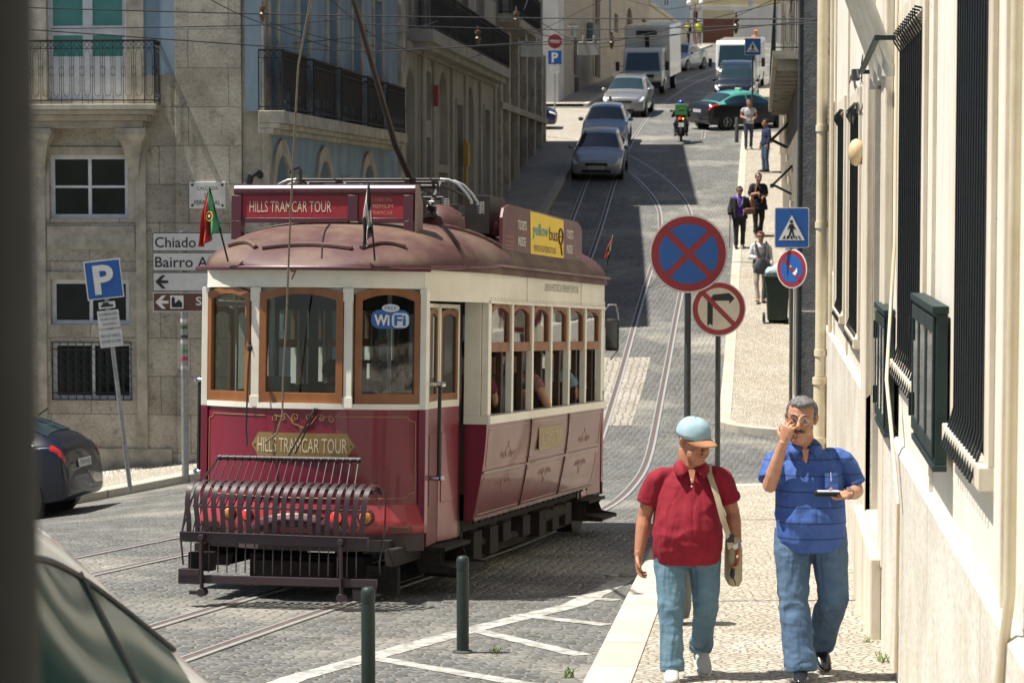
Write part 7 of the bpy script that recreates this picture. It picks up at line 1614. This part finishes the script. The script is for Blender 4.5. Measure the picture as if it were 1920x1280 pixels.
# --- people further up
FV=.014
def fp(u,v,Y,lift=.12): x=ux(u,Y); return (x,Y,H(x,Y)+lift)
blk=fab('black',(.014,.014,.016)); dkj=fab('darkjeans',(.03,.04,.06)); brownh=((.06,.035,.02),(.03,.018,.01)); blackh=((.015,.012,.01),(.008,.007,.006)); blackshoe=mat('black_shoe',(.015,.015,.015),.4)
p,K,MH,_=person(fp(1386,0,64.5),0,'woman in a purple top and open black jacket walking with a stick',dict(er=(-.26,0,1.12),wr=(-.27,-.12,.9),wl=(.1,-.2,1.05),el=(.25,.03,1.1)),sc=.95,skin=(.38,.2,.14),shirt=fab('purple',(.08,.03,.33)),sleeve=.3,trous=blk,shoem=blackshoe,hair=brownh,vox=FV,fat=1.1,seed=11)
g=MB()
for s in(-1,1):
    g.loft([[V(q) for q in((s*.06,-.165,z),(s*.13,-.16,z),(s*.215,-.05,z),(s*.2,.1,z),(s*.06,.155,z),(0,.155,z),(0,.12,z),(s*.14,.09,z),(s*.17,-.04,z),(s*.1,-.13,z))] for z in(.78,.95,1.15,1.32)])
    for a,b in(((s*.17,.02,1.33),(s*.25,.0,1.08)),((s*.25,.0,1.08),((.1 if s>0 else -.27),-.12,.98 if s>0 else .9))): g.tube([a,b],[.075,.06],10)
me=remesh(g,.014,2,.005); me.materials.append(blk); link('jacket',me,p,180,fix=False)
g=MB(); g.tube([(.0+.07*math.cos(a),-.135-.02*math.sin(-a),1.33-.22*abs(math.sin(a))) for a in [PI*k/12 for k in range(13)]],.009,5); g.build('necklace',m_white,p)
g=MB(); g.tube([X_(K,MH,-.06,-.085,.002),X_(K,MH,0,-.1,.0),X_(K,MH,.06,-.085,.002)],[(.018,.006)]*3,6); g.build('sunglasses',m_blk,p)
o=MB(); b=p.location; o.tube([(b.x-.27,b.y-.2,b.z+.86),(b.x-.28,b.y-.25,b.z+.0)],.012,8); tag(o.build('walking_stick',m_blk),'black walking stick held by the woman in the purple top','walking stick')
o=MB(); o.box(b.x+.26,b.y-.2,b.z+.98,.26,.12,.17); tag(o.build('handbag',mat('brown_leather',(.13,.06,.035),.5),bev=.03),'small brown handbag carried by the woman in the purple top','handbag')
p,K,MH,_=person(fp(1421,0,66.5),R(10),'woman in loose black clothes with an orange brown bag behind the woman in purple',dict(wr=(-.05,-.22,1.18),er=(-.25,-.03,1.12),wl=(.05,-.2,1.05)),sc=1.0,skin=(.42,.23,.16),shirt=blk,sleeve=.9,trous=blk,shoem=blackshoe,hair=brownh,hairstyle='bun',vox=FV,fat=1.05,seed=12)
g=MB(); g.loft([ringp(0,0,z,rx,ry,ry,18) for z,rx,ry in((.72,.27,.2),(.95,.22,.18),(1.15,.18,.15))]); me=remesh(g,.014,2,.01); me.materials.append(blk); link('tunic',me,p,180,fix=False)
b=p.location; o=MB(); o.loft([ringp(b.x-.2,b.y-.1,b.z+z,rx,.08,.08,14) for z,rx in((.65,.05),(.7,.12),(.85,.13),(.98,.06))]); o.tube([(b.x-.2,b.y-.12,b.z+.95),(b.x-.1,b.y-.17,b.z+1.2),(b.x-.05,b.y-.1,b.z+1.42)],.018,5); tag(o.build('shoulder_bag',mat('orange_leather',(.35,.12,.05),.6)),'orange brown bag on the shoulder of the woman in black','bag')
p,K,MH,_=person(fp(1426,0,56.5),R(-6),'woman in a white blouse, sunglasses and pale trousers with a grey shoulder bag',dict(wr=(-.08,-.2,1.08),er=(-.25,.0,1.1),wl=(.27,-.12,.9),ar=(-.06,-.1,.09),al=(.07,.06,.09)),sc=.96,skin=(.45,.25,.17),shirt=fab('white',(.6,.6,.6)),sleeve=2,trous=fab('beige',(.42,.37,.31)),shoem=mat('tan_sandal',(.3,.18,.1),.6),hair=((.13,.05,.03),(.06,.03,.02)),vox=FV,seed=13,leg=(.085,.06,.052))
g=MB(); g.loft([ringp(0,0,z,rx,ry,ry,18) for z,rx,ry in((.80,.19,.16),(.95,.185,.155),(1.15,.165,.145),(1.3,.14,.12))]); me=remesh(g,.014,2,.004); me.materials.append(fab('greyvest',(.20,.20,.22))); link('vest',me,p,180,fix=False)
g=MB(); g.tube([X_(K,MH,-.06,-.085,.002),X_(K,MH,0,-.1,.0),X_(K,MH,.06,-.085,.002)],[(.018,.006)]*3,6); g.build('sunglasses',m_blk,p)
b=p.location; o=MB(); o.loft([ringp(b.x+.02,b.y-.24,b.z+z,rx,.09,.09,16) for z,rx in((.66,.1),(.70,.21),(.84,.22),(.98,.15),(1.03,.08))]); o.tube([(b.x-.08,b.y-.24,b.z+1.0),(b.x-.14,b.y-.16,b.z+1.3),(b.x-.12,b.y-.02,b.z+1.42)],.02,5); o.tube([(b.x+.12,b.y-.24,b.z+1.0),(b.x+.15,b.y-.15,b.z+1.3),(b.x+.12,b.y-.02,b.z+1.42)],.02,5); tag(o.build('shoulder_bag',fab('greybag',(.07,.075,.09))),'large dark grey bag hanging in front of the woman in the white blouse','bag')
p,*_=person(fp(1402,0,85.5),0,'man in a pale grey t-shirt and dark jeans walking down in front of the taxi',dict(wr=(-.1,-.24,1.05),wl=(.12,-.24,1.02),er=(-.26,0,1.12),el=(.26,0,1.12)),sc=1.02,skin=(.4,.22,.15),shirt=fab('palegrey',(.42,.43,.45)),sleeve=.5,trous=fab('slim',(.04,.055,.09)),shoem=blackshoe,hair=blackh,vox=.018,seed=14,leg=(.085,.062,.055))
p,*_=person(fp(1434,0,79),R(-70),'person in a navy top and jeans standing against the right wall',dict(kr=(-.1,-.03,.5),ar=(-.1,0,.09),al=(.1,.02,.09)),sc=1.0,shirt=fab('navy',(.015,.025,.07)),sleeve=2,trous=fab('midjeans',(.07,.12,.2)),shoem=blackshoe,hair=blackh,vox=.018,seed=15)
# workers at the top
for u,Y,lb_,sm,hm_,hv in((1287,167,'worker in dark clothes and a yellow vest standing by the low wall',blk,(.1,.1,.1),True),(1308,169,'worker in a bright yellow vest and pale helmet, near the brown garage door',fab('khaki',(.2,.19,.14)),(.6,.6,.6),True),(1415,140,'worker in an orange vest and orange helmet behind the white van',fab('orange',(.7,.16,.03)),(.8,.2,.05),True)):
    p,K,MH,_=person(fp(u,0,Y,.12 if Y>150 else .3),R(0),lb_,dict(er=(-.25,-.05,1.12),wr=(-.1,-.2,1.1)) ,sc=1.02,shirt=sm,sleeve=2,trous=fab('khaki',(.2,.19,.14)) if 'pale' in lb_ else dkj,shoem=blackshoe,vox=.03,seed=int(u))
    g=MB(); c=fab('hivis_orange',(.8,.22,.02)) if 'orange' in lb_ else fab('hivis',(.65,.75,.03)); z0=1.2 if 'dark' in lb_ else .9
    g.loft([ringp(0,0,z,rx,.15,.14,16) for z,rx in((z0,.2),(1.2,.2),(1.38,.2),(1.44,.12))] if z0<1.2 else [ringp(0,0,z,rx,.15,.14,16) for z,rx in((1.22,.2),(1.38,.2),(1.44,.12))]); g.build('safety_vest',c,p)
    g=MB(); g.sph(tuple(K['eye']+V((0,.01,.07))),(.12,.14,.09),10); g.build('helmet',mat('helmet_%d'%int(u),hm_,.4),p)
# scooter rider
RJ=dict(eye=(0,-.1,1.42),neck=(0,-.02,1.24),sr=(-.19,0,1.2),sl=(.19,0,1.2),er=(-.3,-.22,1.02),el=(.3,-.22,1.02),wr=(-.33,-.48,1.05),wl=(.33,-.48,1.05),hr=(0,-1,0),hl=(0,-1,0),nr=(0,0,-1),nl=(0,0,-1),hipr=(-.1,.15,.78),hipl=(.1,.15,.78),kr=(-.22,-.25,.72),kl=(.22,-.25,.72),ar=(-.2,-.22,.36),al=(.2,-.22,.36))
p,K,MH,_=person(tuple(SC.location),R(176),'rider in dark clothes and a blue helmet sitting on the black scooter',RJ,shirt=blk,sleeve=2,trous=dkj,shoem=blackshoe,vox=.018,seat=True,seed=20); p.rotation_euler=SC.rotation_euler
g=MB(); g.sph(tuple(K['eye']+V((0,.01,.03))),(.135,.15,.15),14); g.build('helmet',mat('helmet_blue',(.015,.03,.25),.25,coat=.6),p)
g=MB(); g.box(0,.32,1.12,.46,.34,.44); gb=tag(g.build('delivery_box',mat('box_green',(.03,.16,.035),.6),bev=.03),'bright green delivery box on the back of the scooter rider','delivery box'); gb.location=SC.location; gb.rotation_euler=SC.rotation_euler
g=MB(); g.tube([(.1,.497,1.12),(.02,.497,1.15),(-.1,.497,1.12)],.008,4); g.build('mark',mat('box_mark',(.3,.5,.3),.6),gb)
# passengers
SE=dict(eye=(0,-.02,1.20),neck=(0,.02,1.03),sr=(-.18,.02,.99),sl=(.18,.02,.99),er=(-.26,.0,.74),el=(.26,.0,.74),wr=(-.14,-.2,.72),wl=(.14,-.2,.72),hr=(0,-1,0),hl=(0,-1,0),nr=(0,0,-1),nl=(0,0,-1),hipr=(-.1,.0,.50),hipl=(.1,0,.50),kr=(-.12,-.42,.5),kl=(.12,-.42,.5),ar=(-.12,-.42,.1),al=(.12,-.42,.1))
TM=wmat(TR)
def seatp(l,s,rz,label,shirt,hair,floor=.80,J=None,**k):
    q=TM@V((l,s,floor)); K=dict(SE); K.update(J or {}); return person(tuple(q),R(rz-14.3),label,K,shirt=shirt,trous=dkj,hair=hair,vox=.016,seat=True,**k)
seatp(.80,2.5,184,'tram passenger in a dark top seated at the nearest side window',fab('maroon',(.12,.02,.03)),brownh,seed=31)
seatp(.84,3.4,186,'tram passenger in a striped grey blue top seated by the third side window',fab('greyblue',(.10,.13,.18)),blackh,seed=32,sleeve=.5)
seatp(.84,4.15,178,'tram passenger with a bare arm on the sill of a middle side window',fab('patterned',(.16,.05,.06),(.3,.2,.2),sc=40),blackh,seed=33,sleeve=.4,J=dict(wr=(-.3,.0,.72),er=(-.34,.05,.68),hr=(0,-1,-.2)))
seatp(.84,5.75,182,'tram passenger in pale clothes at the farthest side window',fab('paleblue',(.2,.3,.38)),brownh,seed=34)
seatp(-.12,1.35,185,'person in a chequered shirt standing behind the middle front window of the tram',fab('checked',(.04,.07,.07),(.15,.2,.2),sc=50),blackh,floor=.62,seed=35)
p,K,MH,_=seatp(.42,1.3,120,'tram driver in a dark shirt and pale cap behind the right front window',fab('driver',(.05,.05,.06)),brownh,floor=.62,seed=36)
g=MB(); g.sph(tuple(K['eye']+V((0,.01,.065))),(.09,.11,.06),12); g.tube([K['eye']+V((0,-.08,.05)),K['eye']+V((0,-.17,.035))],[(.006,.06),(.004,.045)],8); g.build('cap',mat('grey_cap',(.4,.4,.38),.8),p)
# ================= SKY, SUN, CAMERA
EL=66; SX,SY=-1.0,-.065
w=bpy.data.worlds.new('World'); S.world=w; w.use_nodes=True; nt=w.node_tree
sky=nt.nodes.new('ShaderNodeTexSky'); sky.sky_type='NISHITA'; sky.sun_disc=False; sky.sun_elevation=R(EL); sky.altitude=50; sky.air_density=1.0; sky.dust_density=1.0; sky.ozone_density=1.5
az=math.atan2(SX,SY)      # clockwise from +Y
sky.sun_rotation=az%(2*PI)
bg=nt.nodes['Background']; nt.links.new(sky.outputs[0],bg.inputs[0]); bg.inputs[1].default_value=.05
sl=bpy.data.lights.new('sun','SUN'); sl.energy=5.0; sl.angle=R(.53); sl.color=(1,.95,.87); so=bpy.data.objects.new('sun',sl); COL.objects.link(so)
d=V((SX,SY,0)).normalized()*math.cos(R(EL))+V((0,0,math.sin(R(EL)))); so.rotation_euler=(-d).to_track_quat('-Z','Y').to_euler(); so.location=d*60
cd=bpy.data.cameras.new('camera'); cam=bpy.data.objects.new('camera',cd); COL.objects.link(cam); cam.location=(0,0,ZC); cam.rotation_euler=(PI/2-TH,0,0)
cd.sensor_width=36; cd.lens=85.0; cd.clip_end=1500; cd.clip_start=.05; cd.dof.use_dof=True; cd.dof.focus_distance=18.0; cd.dof.aperture_fstop=7.1
S.camera=cam
S.render.resolution_x=1024; S.render.resolution_y=682
S.view_settings.view_transform='Standard'; S.view_settings.look='None'; S.view_settings.exposure=.85; S.view_settings.gamma=1
S.render.engine='CYCLES'
